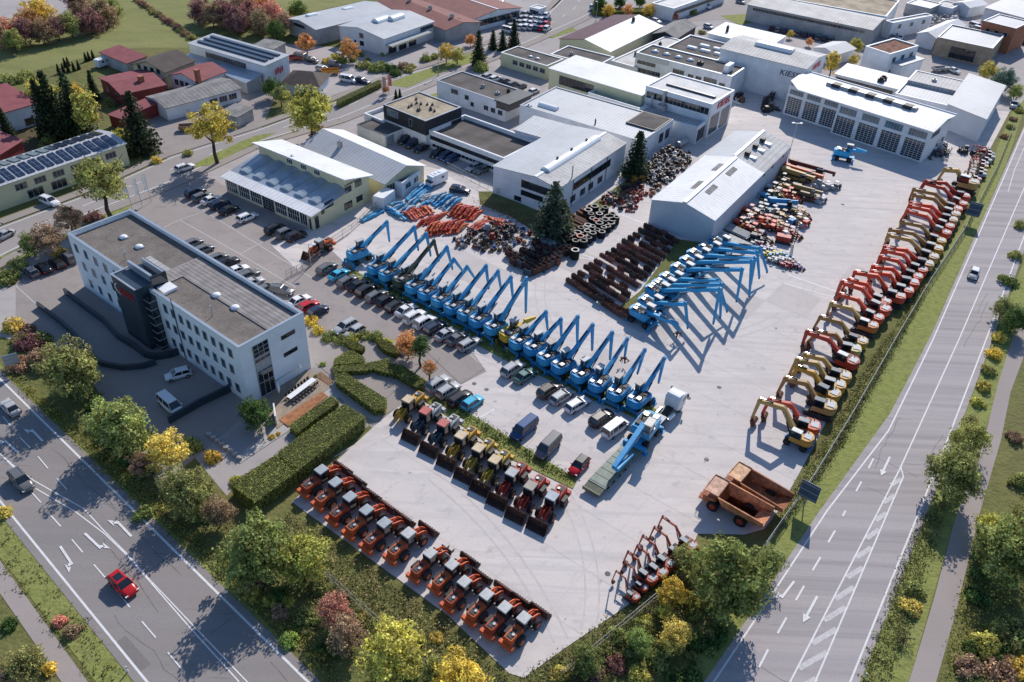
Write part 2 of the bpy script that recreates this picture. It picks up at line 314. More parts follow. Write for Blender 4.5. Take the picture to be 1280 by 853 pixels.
# industrial estate paving
sheet('estate_ground',P((-100,395),(0,340),(110,262),(200,222),(350,172),(430,142),(590,76),(650,45),(700,-10),(690,-120),(1900,-120),(1500,20),(1262,140),(1050,480),(960,640),(700,600),(480,520),(300,640),(150,460)),Z,'hazed_asphalt')
sheet('car_park',P((20,345),(60,330),(200,225),(262,222),(400,300),(432,330),(608,465),(575,482),(470,540),(390,470),(330,500),(200,610),(110,470),(20,395)),2*Z,'asphalt')
sheet('driveway',P((160,165),(238,108),(300,95),(352,105),(325,165),(240,190),(212,200)),Z,'asphalt')
sheet('service_ground',P((310,90),(352,55),(430,60),(600,-20),(690,-80),(705,0),(640,48),(560,90),(478,96),(410,122),(330,112)),Z,'hazed_asphalt')
sheet('courtyard',P((0,120),(120,105),(130,150),(60,210),(0,200)),Z,'soil')
yard=P((467,534),(535,478),(575,482),(608,465),(590,440),(432,330),(400,300),(385,322),(372,338),(340,308),(470,245),(520,205),(600,225),(650,250),(700,270),(800,160),(880,100),(960,120),(1262,140),(1205,248),(1137,372),(1103,398),(1072,450),(1028,537),(1000,590),(972,640),(955,662),(930,669),(900,668),(872,668),(862,692),(838,700),(792,752),(700,815),(655,848),(636,842),(560,770),(450,690),(365,628))
sheet('yard',yard,3*Z,'concrete')
# forecourt detail: darker asphalt apron, sunken ramp, terrace
sheet('asphalt_patch',P((520,428),(548,412),(606,461),(576,481)),4*Z,'asphalt')
sheet('entrance_paving',P((20,400),(104,356),(176,420),(215,440),(299,493),(335,500),(282,530),(230,560),(190,510),(110,470),(60,440)),3*Z,'paving')
# --- roads
def road(name,left,right,z,m):
    mb=MB()
    for i in range(len(left)-1):
        a,b,c,d=right[i],right[i+1],left[i+1],left[i]
        mb.poly([(p.x,p.y,z) for p in (a,b,c,d)])
    return struct(mb.build(name,m))
a0,b0=G(0,474),G(385,853); a1,b1=G(11,640),G(184,853)
dr=(b0-a0).normalized(); 
def off(p,d,k): return p+Vector((-d.y,d.x,0))*k
R_=[off(ext(b0,a0,120),dr,.9),off(ext(a0,b0,40),dr,.9)]; L_=[off(ext(b1,a1,120),dr,-.9),off(ext(a1,b1,40),dr,-.9)]
rl=road('road_beside_office',R_,L_,3*Z,'road_left')
mk=MB(); ZM=3*Z+.012
_zc=[0]
def ml(w,*q): _zc[0]+=1; stripmb(mk,P(*q),w,ZM+.0025*(_zc[0]%16)+.002)
stripmb(mk,[ext(b0,a0,120),ext(a0,b0,40)],.26,ZM); stripmb(mk,[ext(b1,a1,120),ext(a1,b1,40)],.24,ZM)
ml(.14,(0,567.7),(20,585),(42.6,601.5),(105,636.6),(131,665)); ml(.14,(-20,546),(0,567.7),(42.6,610),(94,640),(131,668),(159,695),(186,726),(240,788),(299,853)); ml(.13,(131,665),(159,693),(186,724),(245,786),(309,853),(330,875))
for q in [((255,20),(305,75)),((360,140),(415,205)),((470,265),(530,335)),((590,400),(650,480)),((710,550),(780,632)),((840,705),(910,790))]:
    ml(.15,(q[0][0]/4,640+q[0][1]/4),(q[1][0]/4,640+q[1][1]/4))
for q in [((155,755),(205,810)),((15,380),(60,435)),((100,485),(150,535)),((190,580),(240,640)),((285,690),(335,745)),((-70,290),(-30,335))]:
    ml(.15,(q[0][0]/3.99,426+q[0][1]/3.99),(q[1][0]/3.99,426+q[1][1]/3.99))
def arrow(mb,a,b,side,z,kind='turn'):
    a,b=G(*a),G(*b); d=(b-a); L=d.length; d.normalize(); n=Vector((-d.y,d.x,0))*side
    def q(t,s): v=a+d*t+n*s; return (v.x,v.y,z)
    z+=.045
    mb.poly([q(0,-.14),q(L*.8,-.14),q(L*.8,.14),q(0,.14)][::(1 if side>0 else -1)])
    if kind=='turn':
        mb.poly([q(L*.68,.14),q(L*.79,.14),q(L*.84,.42),q(L*.76,.5)][::(1 if side>0 else -1)])
        mb.poly([q(L*.66,.62),q(L*.86,.25),q(L*1.0,.72)][::(1 if side>0 else -1)])
    else: mb.poly([q(L*.8,-.45),q(L*1.1,0),q(L*.8,.45)][::(1 if side>0 else -1)])
def z4(x,y,x0,y0,s=4.): return (x0+x/s,y0+y/s)
arrow(mk,z4(302,175,0,640),z4(378,290,0,640),-1,ZM); arrow(mk,z4(425,110,0,640),z4(525,205,0,640),1,ZM)
arrow(mk,z4(658,126,0,640),z4(565,28,0,640),1,ZM); arrow(mk,z4(90,560,0,426,3.99),z4(8,485,0,426,3.99),1,ZM); arrow(mk,z4(215,505,0,426,3.99),z4(145,432,0,426,3.99),1,ZM)
mk.build('lane_marking','marking',rl)
# right hand road
le=P((1330,50),(1280,162.5),(1258.7,213),(1165.6,426),(1110.5,538.9),(1033.7,639),(960,751),(892,853),(840,930))
re_=P((1385,70),(1312,230),(1280,295.5),(1232,426),(1180.7,559),(1148.7,640),(1105,748),(1062.5,853),(1028,930))
def shift(pts,k):
    o=[]
    for i,p in enumerate(pts):
        d=(pts[min(i+1,len(pts)-1)]-pts[max(i-1,0)]).normalized(); o.append(off(p,d,k))
    return o
e0=P((1330,50),(1280,162.5),(1257.5,213),(1164,426),(1102,544),(1071,580),(1028,640),(954,752),(886,853),(832,930))
e1=shift(re_,.9)
# resample both sides to equal counts
def resample(pts,n):
    D=[0]
    for a,b in zip(pts,pts[1:]): D.append(D[-1]+(b-a).length)
    o=[]
    for k in range(n):
        t=D[-1]*k/(n-1)
        for i in range(len(pts)-1):
            if D[i+1]>=t-1e-6: o.append(pts[i].lerp(pts[i+1],(t-D[i])/(D[i+1]-D[i]))); break
    return o
rr=road('road_beside_yard',resample(shift(e0,-.35),24),resample(e1,24),3*Z,'road_right')
mk=MB(); hk_=MB()
stripmb(mk,le,.2,ZM); stripmb(mk,re_,.2,ZM)
ml(.18,(1345,80),(1280,235.5),(1198,426),(1123.5,589),(1097.5,640),(987.5,853),(950,925)); ml(.18,(1126,585),(1129,596.5),(1110,640),(1018.7,853),(985,925))
ml(.14,(1260,240),(1268,213),(1300,140))
for q in [((535,45),(592,8)),((490,135),(555,90)),((440,230),(517,180)),((395,330),(473,280)),((335,438),(430,378)),((280,545),(388,478)),((220,660),(342,588)),((155,785),(295,703)),((85,925),(242,835))]:
    stripmb(hk_,P((960+q[0][0]/4,640+q[0][1]/4),(960+q[1][0]/4,640+q[1][1]/4)),.62,ZM)
for q in [((612,722),(665,692)),((575,810),(632,772))]: stripmb(hk_,P((960+q[0][0]/3.99,426+q[0][1]/3.99),(960+q[1][0]/3.99,426+q[1][1]/3.99)),.6,ZM)
for q in [((335,95),(300,155)),((262,228),(222,295)),((180,372),(138,445)),((92,530),(47,610)),((387,-4),(372,25)),((0,690),(-46,780))]: ml(.22,(960+q[0][0]/4,640+q[0][1]/4),(960+q[1][0]/4,640+q[1][1]/4))
for q in [((525,590),(500,640)),((465,705),(438,755))]: ml(.22,(960+q[0][0]/3.99,426+q[0][1]/3.99),(960+q[1][0]/3.99,426+q[1][1]/3.99))
arrow(mk,z4(130,350,960,640),z4(50,455,960,640),-1,ZM); arrow(mk,z4(245,425,960,640),z4(180,545,960,640),-1,ZM,'s'); arrow(mk,z4(607,582,960,426,3.99),z4(566,668,960,426,3.99),-1,ZM,'s')
mk.build('lane_marking','marking',rr); hk_.build('hatched_marking','marking_worn',rr)
# verges with brighter grass
sheet('verge_left',P((-60,415),(0,455),(60,520),(230,680),(330,775),(420,880),(360,880),(0,474),(-100,385)),1.5*Z,'verge')
sheet('verge_far_left',P((-60,560),(11,640),(184,853),(230,905),(190,905),(120,853),(0,697),(-80,600)),1.5*Z,'verge')
sheet('verge_right',P((1285,120),(1258,205),(1165,420),(1100,544),(1071,580),(1028,640),(954,752),(886,853),(850,910),(820,880),(950,690),(1060,510),(1150,365),(1215,262),(1265,140)),1.5*Z,'verge')
sheet('verge_far_right',P((1400,70),(1290,300),(1190,560),(1070,853),(1045,930),(1110,930),(1136,853),(1192,655),(1265,440),(1420,100)),1.5*Z,'verge')
# paths
road('path_by_road',P((-120,560),(0,701),(110,853),(150,905)),P((-140,590),(0,742),(77,853),(118,905)),2*Z,'path_paving')
road('cycle_path',P((1310,300),(1264.7,426),(1247,481),(1233,539),(1192,655),(1167,750),(1136,853),(1118,920)),P((1345,310),(1282,440),(1263,491),(1251,551),(1225,640),(1195,765),(1170,853),(1153,920)),2*Z,'path_paving')
# back road
bl=P((-80,330),(0,284),(110,243),(215,196),(320,163),(420,127),(480,101),(545,82),(590,66),(640,43),(680,22),(702,0),(705,-60))
br=P((-80,372),(0,322),(110,268),(205,232),(320,179),(427,148),(492,121),(545,100),(590,81),(650,57),(712,30),(745,14),(752,-60))
bk=road('back_road',bl,br,2.5*Z,'road_back')
mk=MB(); ZM=2.5*Z+.012
cl=[(a+b)/2 for a,b in zip(bl,br)]; cs=resample(cl,90)
for i in range(0,88,3): stripmb(mk,[cs[i],cs[i+1]],.18,ZM)
stripmb(mk,shift(bl,-.5),.2,ZM); stripmb(mk,shift(br,.5),.2,ZM)
mk.build('lane_marking','marking',bk)
sw=MB()
for pts,k in ((bl,1.6),(br,-1.6)):
    q=resample(shift(pts,k),40)
    for a,b in zip(q,q[1:]): sw.beam((a.x,a.y,.09),(b.x,b.y,.09),2.2,.14)
struct(sw.build('pavement','paving'))
road('side_street',P((712,30),(780,10),(850,4),(930,-18),(1000,-40)),P((730,48),(800,30),(880,26),(960,22),(1020,0)),2.8*Z,'road_back')
# verge patches along back road
for i,q in enumerate([((515,136),(560,121),(595,118),(560,112),(535,120)),((225,214),(262,196),(300,178),(320,170),(345,166),(270,205)),((675,45),(712,34),(722,38),(690,48)),((760,108),(800,104),(835,92),(790,98)),((0,322),(25,312),(95,280),(130,262),(170,250),(160,262),(60,310),(15,335)),((900,20),(930,18),(950,26),(925,32)),((480,106),(545,83),(600,62),(610,72),(560,88),(510,110))]):
    sheet('grass_patch',P(*q),4*Z,'verge')
# parking lines
mk=MB(); ZM=2*Z+.013
for q in [((205,285),(225,275)),((224,275),(300,318),(345,345),(370,360)),((300,318),(330,302)),((245,258),(300,292),(390,348)),((20,358),(48,383)),((20,358),(95,330)),((225,275),(252,266))]: stripmb(mk,P(*q),.14,ZM)
for i in range(9):
    x=322+i*14; 
o=mk.build('parking_line','marking_worn'); struct(o)
mk=MB(); ZM=3*Z+.013
for q in [((568,542),(618,512)),((980,355+0),(1050,374)),((640,285),(672,292)),((720,322),(752,327))]: stripmb(mk,P(*q),.28,ZM)
for a,b in [((985,344),(1048,366)),((727,318),(750,327)),((773,268),(806,280))]: stripmb(mk,P(a,b),.35,ZM)
o=mk.build('yard_line','marking'); struct(o)
# expansion joints of the concrete yard
jm=MB(); o0=G(600,560); u=(G(800,495)-G(470,330)).normalized(); u.z=0; v=Vector((-u.y,u.x,0))
def inside(p,poly):
    c=False; n=len(poly)
    for i in range(n):
        a,b=poly[i],poly[i-1]
        if (a.y>p.y)!=(b.y>p.y) and p.x<(b.x-a.x)*(p.y-a.y)/(b.y-a.y)+a.x: c=not c
    return c
for dirn,oth in ((u,v),(v,u)):
    for k in range(-26,27):
        run=None
        for t in range(-60,61):
            p=o0+oth*(k*7.5)+dirn*(t*3.); ok=inside(p,yard)
            if ok and run is None: run=p
            if (not ok or t==60) and run is not None:
                if (p-run).length>6: stripmb(jm,[run,p-dirn*3],.03,3*Z+.01)
                run=None
jo=jm.build('yard_joint','concrete_worn'); struct(jo)
pm=MB(); tm_=MB(); RY=random.Random(4); k_=0
while k_<46:
    i,j=RY.randint(-12,14),RY.randint(-12,14); c=[o0+u*(7.5*(i+a))+v*(7.5*(j+b)) for a,b in ((.01,.01),(.99,.01),(.99,.99),(.01,.99))]
    k_+=1
    if all(inside(p,yard) for p in c): pm.poly([(p.x,p.y,3*Z+.005) for p in c])
sp=pm.build('slab_repair','concrete_worn'); struct(sp)
for q_ in range(15):
    p=G(RY.uniform(480,1150),RY.uniform(250,800)); a=RY.uniform(0,6.28); kk=RY.uniform(-.05,.05); L=[]; 
    for t in range(26):
        a+=kk; p=p+Vector((math.cos(a),math.sin(a),0))*1.2
        if not inside(p,yard): break
        L.append(p)
    if len(L)>6:
        for s_ in (-.8,.8): stripmb(tm_,shift(L,s_) ,.22,3*Z+.0075+q_*.0004)
struct(tm_.build('tyre_track','tyre_mark'))
dm=MB()
for q_ in range(14):
    p=G(*RY.choice([(610,470),(700,620),(560,600),(760,700),(880,480),(960,330),(1050,250),(640,560),(700,800),(780,560),(560,720),(1000,460),(840,600),(900,560),(690,330)])); p+=Vector((RY.uniform(-4,4),RY.uniform(-4,4),0))
    dm.cyl((p.x,p.y,3*Z),(p.x,p.y,3*Z+.02),.35,12)
struct(dm.build('drain_cover','crack_seal'))
def seams(a,b,n,w0,w1,z,par,m='crack_seal',nm='crack_seal'):
    mb=MB(); d=(b-a); L=d.length; d.normalize(); nn=Vector((-d.y,d.x,0))
    for i in range(n):
        t=RY.uniform(0,L); o_=RY.uniform(w0,w1); p=a+d*t+nn*o_; q=[p]; long_=RY.random()<.5
        for k in range(RY.randint(5,14)):
            p=p+(d if long_ else nn)*1.3+Vector((RY.gauss(0,.16),RY.gauss(0,.16),0))
            oo=(p-a).dot(nn)
            if not(w0<oo<w1): break
            q.append(p)
        if len(q)>2: stripmb(mb,q,.07,z+i*.0002)
    return mb.build(nm,m,par)
seams(ext(b0,a0,5),ext(a0,b0,5),11,-9.6,-.3,3*Z+.004,rl) if (G(100,700)-a0).dot(Vector((-dr.y,dr.x,0)))<0 else seams(ext(b0,a0,5),ext(a0,b0,5),11,.3,9.6,3*Z+.004,rl)
ra,rb=G(1165.6,426),G(960,751); nr=Vector((-(rb-ra).normalized().y,(rb-ra).normalized().x,0)); sg=1 if (G(1180,560)-ra).dot(nr)>0 else -1
seams(ra-(rb-ra)*.6,rb+(rb-ra)*.2,12,*( (0.5,8) if sg>0 else (-8,-.5)),3*Z+.004,rr)
pp=MB()
for (x,y,l,w) in [(150,800,5,1.3)]:
    p=G(x,y); stripmb(pp,[p,p+dr*l],w,3*Z+.006)
pp.build('asphalt_patch','road_patch',rl)
# grass strips inside the estate
def bed(name,pts,h,m):
    mb=MB(); q=P(*pts); mb.slab([(p.x,p.y) for p in q],0,h); o=mb.build(name,m); struct(o); return o
bed('grass_strip',((425,342),(436,336),(830,517),(812,531),(640,455)),.14,'verge')
bed('grass_strip',((528,500),(548,494),(722,600),(716,612),(640,575)),.14,'verge')
bed('grass_strip',((772,386),(800,365),(848,300),(885,305),(850,345),(798,395),(790,390)),.12,'grass')
bed('grass_strip',((598,240),(617,240),(699,276),(720,270),(812,205),(822,212),(730,285),(690,305),(640,272),(600,256)),.10,'grass')
bed('gravel_bed',((395,455),(420,440),(500,470),(540,470),(530,490),(480,520),(450,500)),.09,'paving')
bed('garden_bed',((455,545),(470,535),(365,615),(300,640),(280,625),(300,600),(420,520)),.05,'grass')
# ---------------------------------------------------------------- buildings
WC={}
def win_mesh(w,h,fm='trim_grey',nm=1,nr=1,gm='glass'):
    k=(round(w,2),round(h,2),fm,nm,nr,gm)
    if k in WC: return WC[k]
    mb=MB(); t=.07
    mb.mi(0); mb.box(-w/2,w/2,-.05,.02,-h/2-t,-h/2); mb.box(-w/2,w/2,-.05,.02,h/2,h/2+t); mb.box(-w/2-t,-w/2,-.05,.02,-h/2-t,h/2+t); mb.box(w/2,w/2+t,-.05,.02,-h/2-t,h/2+t)
    for i in range(1,nm): x=-w/2+w*i/nm; mb.box(x-.035,x+.035,-.045,.01,-h/2,h/2)
    for i in range(1,nr): z=-h/2+h*i/nr; mb.box(-w/2,w/2,-.04,.008,z-.03,z+.03)
    mb.mi(1); mb.poly([(-w/2,-.012,-h/2),(w/2,-.012,-h/2),(w/2,-.012,h/2),(-w/2,-.012,h/2)])
    WC[k]=mb.mesh('window',[fm,gm]); return WC[k]
class Bld:
    def __init__(s,name,label,A,B,h,D=None,C=None,cat='building',group=None,z0=0):
        a=G(A[0],A[1],A[2] if len(A)>2 else h); b=G(B[0],B[1],B[2] if len(B)>2 else h); q=D or C; hq=q[2] if len(q)>2 else h; q=G(q[0],q[1],hq)
        a.z=b.z=q.z=0; s.h=h; d=(b-a); s.L=d.length; s.ang=math.atan2(d.y,d.x); n=Vector((-d.y,d.x,0)).normalized(); s.W=(q-(a if D else b)).dot(n)
        s.o=a; s.root=thing(name,label,cat,(a.x,a.y,0),s.ang,group); s.inv=(Matrix.Translation(a)@Matrix.Rotation(s.ang,4,'Z')).inverted()
    def loc(s,px,py,z): v=s.inv@G(px,py,z); return v.x,v.y
    def part(s,mb,name,m,color=None,parent=None,smooth=False): return mb.build(name,m,parent or s.root,color,smooth)
    def walls(s,m,top=None):
        mb=MB(); t=.3; h=top or s.h; L,W=s.L,s.W
        mb.box(0,L,0,t,0,h); mb.box(0,L,W-t,W,0,h); mb.box(0,t,t,W-t,0,h); mb.box(L-t,L,t,W-t,0,h)
        s.part(mb,'wall',m)
    def flat(s,wall,roof,par=.45,trim='trim_white',over=0.04):
        s.walls(wall); L,W,h=s.L,s.W,s.h; mb=MB(); mb.box(.3,L-.3,.3,W-.3,h-par-.25,h-par); s.part(mb,'roof',roof)
        mb=MB(); t=.42; z=h; o=over
        mb.box(-o,L+o,-o,t,z+.003,z+.09); mb.box(-o,L+o,W-t,W+o,z+.003,z+.09); mb.box(-o,t,t,W-t,z+.003,z+.09); mb.box(L-t,L+o,t,W-t,z+.003,z+.09); s.part(mb,'coping',trim)
        s.rz=h-par
    def gable(s,wall,roof,rise,ax='y',ridge=.5,over=.35,roof2=None,cap=None):
        L,W,h=s.L,s.W,s.h; mb=MB()
        if ax=='y':
            r=L*ridge; mb.T=Matrix.Identity(4); mb.prism([(0,0),(L,0),(L,h),(r,h+rise),(0,h)],0,W); s.part(mb,'wall',wall)
            e=over
            for i,(x0,x1) in enumerate(((0,r),(L,r))):
                sg=-1 if i==0 else 1; sl=rise/abs(x1-x0); mb=MB()
                mb.prism([(x0+sg*e,h-sl*e+.02),(x1,h+rise+.02),(x1,h+rise+.17),(x0+sg*e,h-sl*e+.17)][::-1 if i else 1],-e,W+e); s.part(mb,'roof',(roof2 if (i and roof2) else roof))
            s.ridge=(r,h+rise+.17)
            if cap: mb=MB(); mb.box(r-.35,r+.35,-e-.01,W+e+.01,h+rise+.1,h+rise+.24); s.part(mb,'ridge_cap',cap)
            s.zr=lambda x,y: h+.17+(rise*x/r if x<r else rise*(L-x)/(L-r))
        else:
            r=W*ridge; mb.T=Matrix(((0,1,0,0),(1,0,0,0),(0,0,1,0),(0,0,0,1))); mb.prism([(0,0),(W,0),(W,h),(r,h+rise),(0,h)][::-1],0,L); s.part(mb,'wall',wall)
            e=over
            for i,(x0,x1) in enumerate(((0,r),(W,r))):
                sg=-1 if i==0 else 1; sl=rise/abs(x1-x0); mb=MB(); mb.T=Matrix(((0,1,0,0),(1,0,0,0),(0,0,1,0),(0,0,0,1)))
                mb.prism([(x0+sg*e,h-sl*e+.02),(x1,h+rise+.02),(x1,h+rise+.17),(x0+sg*e,h-sl*e+.17)][::1 if i else -1],-e,L+e); s.part(mb,'roof',(roof2 if (i and roof2) else roof))
            if cap: mb=MB(); mb.box(-e-.01,L+e+.01,r-.3,r+.3,h+rise+.1,h+rise+.24); s.part(mb,'ridge_cap',cap)
            s.zr=lambda x,y: h+.17+(rise*y/r if y<r else rise*(W-y)/(W-r))
    def shed(s,wall,roof,rise=.5,over=.3,ax='y'):
        L,W,h=s.L,s.W,s.h; mb=MB(); e=over
        q=[(0,0,h),(L,0,h),(L,W,h+rise),(0,W,h+rise)] if ax=='y' else [(0,0,h),(L,0,h+rise),(L,W,h+rise),(0,W,h)]
        b=[(0,0,0),(L,0,0),(L,W,0),(0,W,0)]; F=[(3,2,1,0),(4,5,6,7)]+[(i,(i+1)%4,4+(i+1)%4,4+i) for i in range(4)]
        mb._add(b+q,F); s.part(mb,'wall',wall); mb=MB()
        q2=[(x+(e if x>0 else -e),y+(e if y>0 else -e),z+.02) for x,y,z in q]; mb._add(q2+[(x,y,z+.16) for x,y,z in q2],F); s.part(mb,'roof',roof)
        s.zr=lambda x,y: h+.18+(rise*y/W if ax=='y' else rise*x/L)
    def fp(s,face,u):
        return {'f':((u,-.02),0),'r':((s.L+.02,u),pi/2),'l':((-.02,u),-pi/2),'b':((u,s.W+.02),pi)}[face]
    def win(s,face,u,z,w=1.2,h=1.2,**k):
        (x,y),r=s.fp(face,u); return obj(k.pop('name','window'),win_mesh(w,h,**k),s.root,None,(x,y,z),r)
    def row(s,face,u0,u1,n,z,w=1.2,h=1.2,**k):
        for i in range(n): s.win(face,u0+(u1-u0)*(i+.5)/n,z,w,h,**k)
    def band(s,face,u0,u1,z,h,n=8,nr=1,gm='glass',fm='trim_grey',name='window'): s.win(face,(u0+u1)/2,z,u1-u0,h,nm=n,nr=nr,gm=gm,fm=fm,name=name)
    def domes(s,n,u0=.15,u1=.85,v=.5,r=.7,z=None):
        for i in range(n):
            mb=MB(); mb.mi(1).box(-r,r,-r,r,0,.2); mb.mi(0).dome((0,0,.18),r*.95,r*.95,r*.55)
            x=s.L*(u0+(u1-u0)*(i/(n-1) if n>1 else .5)); y=s.W*v; mb.build('skylight',['dome_white','trim_grey'],s.root,None,True,(x,y,(z if z is not None else s.rz)))
    def vent(s,x,y,z,w=.8,d=.8,hh=.8,m='light_metal',name='roof_vent'):
        mb=MB(); mb.bev(-w/2,w/2,-d/2,d/2,0,hh,.06); mb.cyl((0,0,hh),(0,0,hh+.35),min(w,d)*.2,8); return mb.build(name,m,s.root,None,False,(x,y,z))
RB=random.Random(3)
def text_mesh(txt,size,m,extr=.04):
    cu=bpy.data.curves.new('lettering','FONT'); cu.body=txt; cu.size=size; cu.extrude=extr; cu.align_x='CENTER'; cu.align_y='CENTER'; cu.resolution_u=2
    o=bpy.data.objects.new('lettering',cu); COL.objects.link(o); dg=bpy.context.evaluated_depsgraph_get(); me=bpy.data.meshes.new_from_object(o.evaluated_get(dg)); bpy.data.objects.remove(o)
    me.materials.clear(); me.materials.append(M[m]); return me
def wall_text(b,txt,size,m,face,u,z,out=.1,shear=.25,name='lettering',hx=1.15):
    me=text_mesh(txt,size,m); me.transform(Matrix(((hx,shear,0,0),(0,1,0,0),(0,0,1,0),(0,0,0,1)))); me.transform(Matrix.Rotation(pi/2,4,'X'))
    (x,y),r=b.fp(face,u); k={'f':(0,-out),'r':(out,0),'l':(-out,0),'b':(0,out)}[face]
    return obj(name,me,b.root,None,(x+k[0],y+k[1],z),r)
# ---- the office block
b=Bld('office_building','three storey white office block with flat gravel roof and dark entrance tower',(83.75,292.2),(297.8,435.6),10.3,D=(163.75,262.2)); OFF=b
b.flat('office_wall','gravel_roof',par=.7,trim='zinc')
L,Wd=b.L,b.W
tx0=b.loc(150,344,10.3)[0]; tx1=b.loc(193,364.5,10.3)[0]
for z in (2.0,5.2,8.3):
    n=5; 
    for i in range(n): b.win('f',1.9+i*(tx0-2.6)/n+(.9 if z==5.2 else (0 if z>6 else 1.3)),z,.85,1.45,fm='trim_grey',gm='glass_blue')
    n=9
    for i in range(n): b.win('f',tx1+1.8+i*(L-tx1-2.6)/n+(.0 if z==5.2 else .5),z,.85,1.45,fm='trim_grey',gm='glass_blue')
mb=MB(); mb.box(tx0,tx1-1.2,-2.2,-.02,0,11.0); mb.box(tx0+.6,tx1-1.2,-.02,1.2,9.9,11.0)
tw=b.part(mb,'entrance_tower','slate_panel'); mb=MB(); mb.box(tx0-.05,tx1-1.15,-2.25,-1.95,11.01,11.13); mb.box(tx0-.05,tx0+.3,-1.95,1.2,11.01,11.13); b.part(mb,'tower_coping','zinc',parent=tw)
tm=MB(); 
mb=MB(); mb.mi(0).box(tx1-1.15,tx1+.2,-1.2,-.03,.2,9.6); mb.mi(1)
for k in range(7): mb.box(tx1-1.2,tx1+.26,-1.26,-.03,.5+k*1.4,.62+k*1.4)
b.part(mb,'stair_glazing',['glass','trim_grey'])
wall_text(b,'KIESEL',1.25,'logo_red','f',(tx0+tx1)/2-.2,9.1,out=2.26)
mb=MB()   # swoosh
for i in range(14):
    a=math.radians(100+i*13); a2=math.radians(100+(i+1)*13); w=.28*math.sin((i+.5)/14*pi)+.06
    cx,cz=tx0+1.6,9.1
    mb.poly([(cx+1.35*math.cos(a),-2.25,cz+.95*math.sin(a)),(cx+1.35*math.cos(a2),-2.25,cz+.95*math.sin(a2)),(cx+(1.35-w)*math.cos(a2),-2.25,cz+(.95-w)*math.sin(a2)),(cx+(1.35-w)*math.cos(a),-2.25,cz+(.95-w)*math.sin(a))][::-1])
b.part(mb,'logo_swoosh','trim_white')
# penthouse lantern and roof walkway
px_,py_=b.loc(160.6,331,11.6); qx,qy=b.loc(189,349,11.6)
mb=MB(); mb.mi(0).box(px_-.2,qx,.6,1.0,9.6,12.2); mb.box(px_+.3,qx,2.6,2.9,9.6,12.0); mb.mi(1).box(qx-.1,qx+.12,.6,3.1,9.6,11.9); mb.box(px_,qx,1.0,2.6,9.6,10.9); mb.mi(2).box(qx+.3,qx+2.4,1.0,3.2,9.65,10.1)
b.part(mb,'roof_lantern',['zinc','glass','dome_white'])
dx0=b.loc(192.6,361,9.6)[0]
mb=MB(); mb.box(dx0+.4,L-.8,Wd*.5,Wd-.8,9.62,9.75); mb.box(dx0-2.4,dx0+.4,Wd*.12,Wd-.8,9.62,9.77); b.part(mb,'roof_deck','deck_roof')
mb=MB(); mb.box(dx0-2.5,dx0-2.4,2.6,Wd-.7,9.62,9.8); mb.box(dx0-8.5,dx0-2.4,Wd*.42,Wd*.42+.9,9.62,9.70); b.part(mb,'roof_path','lightgrey_roof_x')
for (x,y) in [(154.5,297),(174,309),(270.5,369.5),(294,385)]:
    u,v=b.loc(x,y,9.7); mb=MB(); mb.mi(1).box(-.6,.6,-.6,.6,0,.2); mb.mi(0).dome((0,0,.18),.64,.64,.36); mb.build('skylight',['dome_white','trim_grey'],b.root,None,True,(u,v,9.6))
u,v=b.loc(157,325,9.6); mb=MB(); mb.cyl((0,0,0),(0,0,2.2),.05,6); mb.box(-.5,.5,-.04,.04,1.7,1.8); mb.box(-.35,.35,-.04,.04,1.2,1.3); mb.cyl((.3,0,1.2),(.3,0,1.6),.18,8); mb.build('antenna','light_metal',b.root,None,False,(u,v,9.6))
u,v=b.loc(266,395,9.6); mb=MB(); mb.cyl((0,0,0),(0,0,1.5),.07,6); mb.cyl((0,0,1.5),(0,0,1.8),.16,8); mb.build('roof_vent','light_metal',b.root,None,False,(u,v,9.6))
# gable end facing the terrace
mb=MB(); mb.mi(0).box(L+.01,L+.06,2.0,4.6,.2,9.3); mb.mi(1)
for z in (6.95,4.8): mb.box(L+.06,L+.12,1.95,4.65,z,z+.35)
mb.mi(2); mb.box(L+.06,L+.09,2.0,4.6,5.15,6.4)
for z in (8.6,7.9,4.4,2.6): mb.mi(1).box(L+.06,L+.11,2.0,4.6,z,z+.08)
for y in (2.0,2.85,3.7,4.55): mb.box(L+.06,L+.11,y,y+.07,.2,9.3)
b.part(mb,'stairwell_window',['glass','trim_grey','zinc'])
b.win('r',Wd*.72,8.1,2.3,.55,fm='trim_dark'); b.win('r',Wd*.72,5.0,2.3,.55,fm='trim_dark')
mb=MB(); mb.cyl((dx0+6.5,-.12,.2),(dx0+6.5,-.12,11.3),.07,6); b.part(mb,'downpipe','trim_dark')
# sunken forecourt: ramp walls in front of the office
def wallpath(name,label,pts,h,t,m,cat='wall',z=0.02,cap=None):
    mb=MB()
    for a,c in zip(pts,pts[1:]): mb.beam((a.x,a.y,z+h/2),(c.x,c.y,z+h/2),t,h)
    if cap:
        mb.mi(1)
        for a,c in zip(pts,pts[1:]): mb.beam((a.x,a.y,z+h+.04),(c.x,c.y,z+h+.04),t+.1,.07)
    return tag(mb.build(name,[m,cap] if cap else m),label,cat)
wallpath('retaining_wall','dark curved parapet wall running along the office forecourt',P((82,368),(105,386),(130,404),(148,424),(168,436),(182,447),(196,450),(214,447),(230,441)),1.1,.35,'slate_panel',cap='trim_dark')
wallpath('retaining_wall','straight dark parapet wall nearer the road beside the paved ramp',P((48,384),(75,404),(95,422),(106,441),(128,458),(155,463),(180,461),(196,456)),.9,.35,'slate_panel',cap='trim_dark')
wallpath('garden_wall','dark garden wall between office yard and lower drive behind white van',P((212,530),(250,508),(296,486)),1.3,.35,'slate_panel')
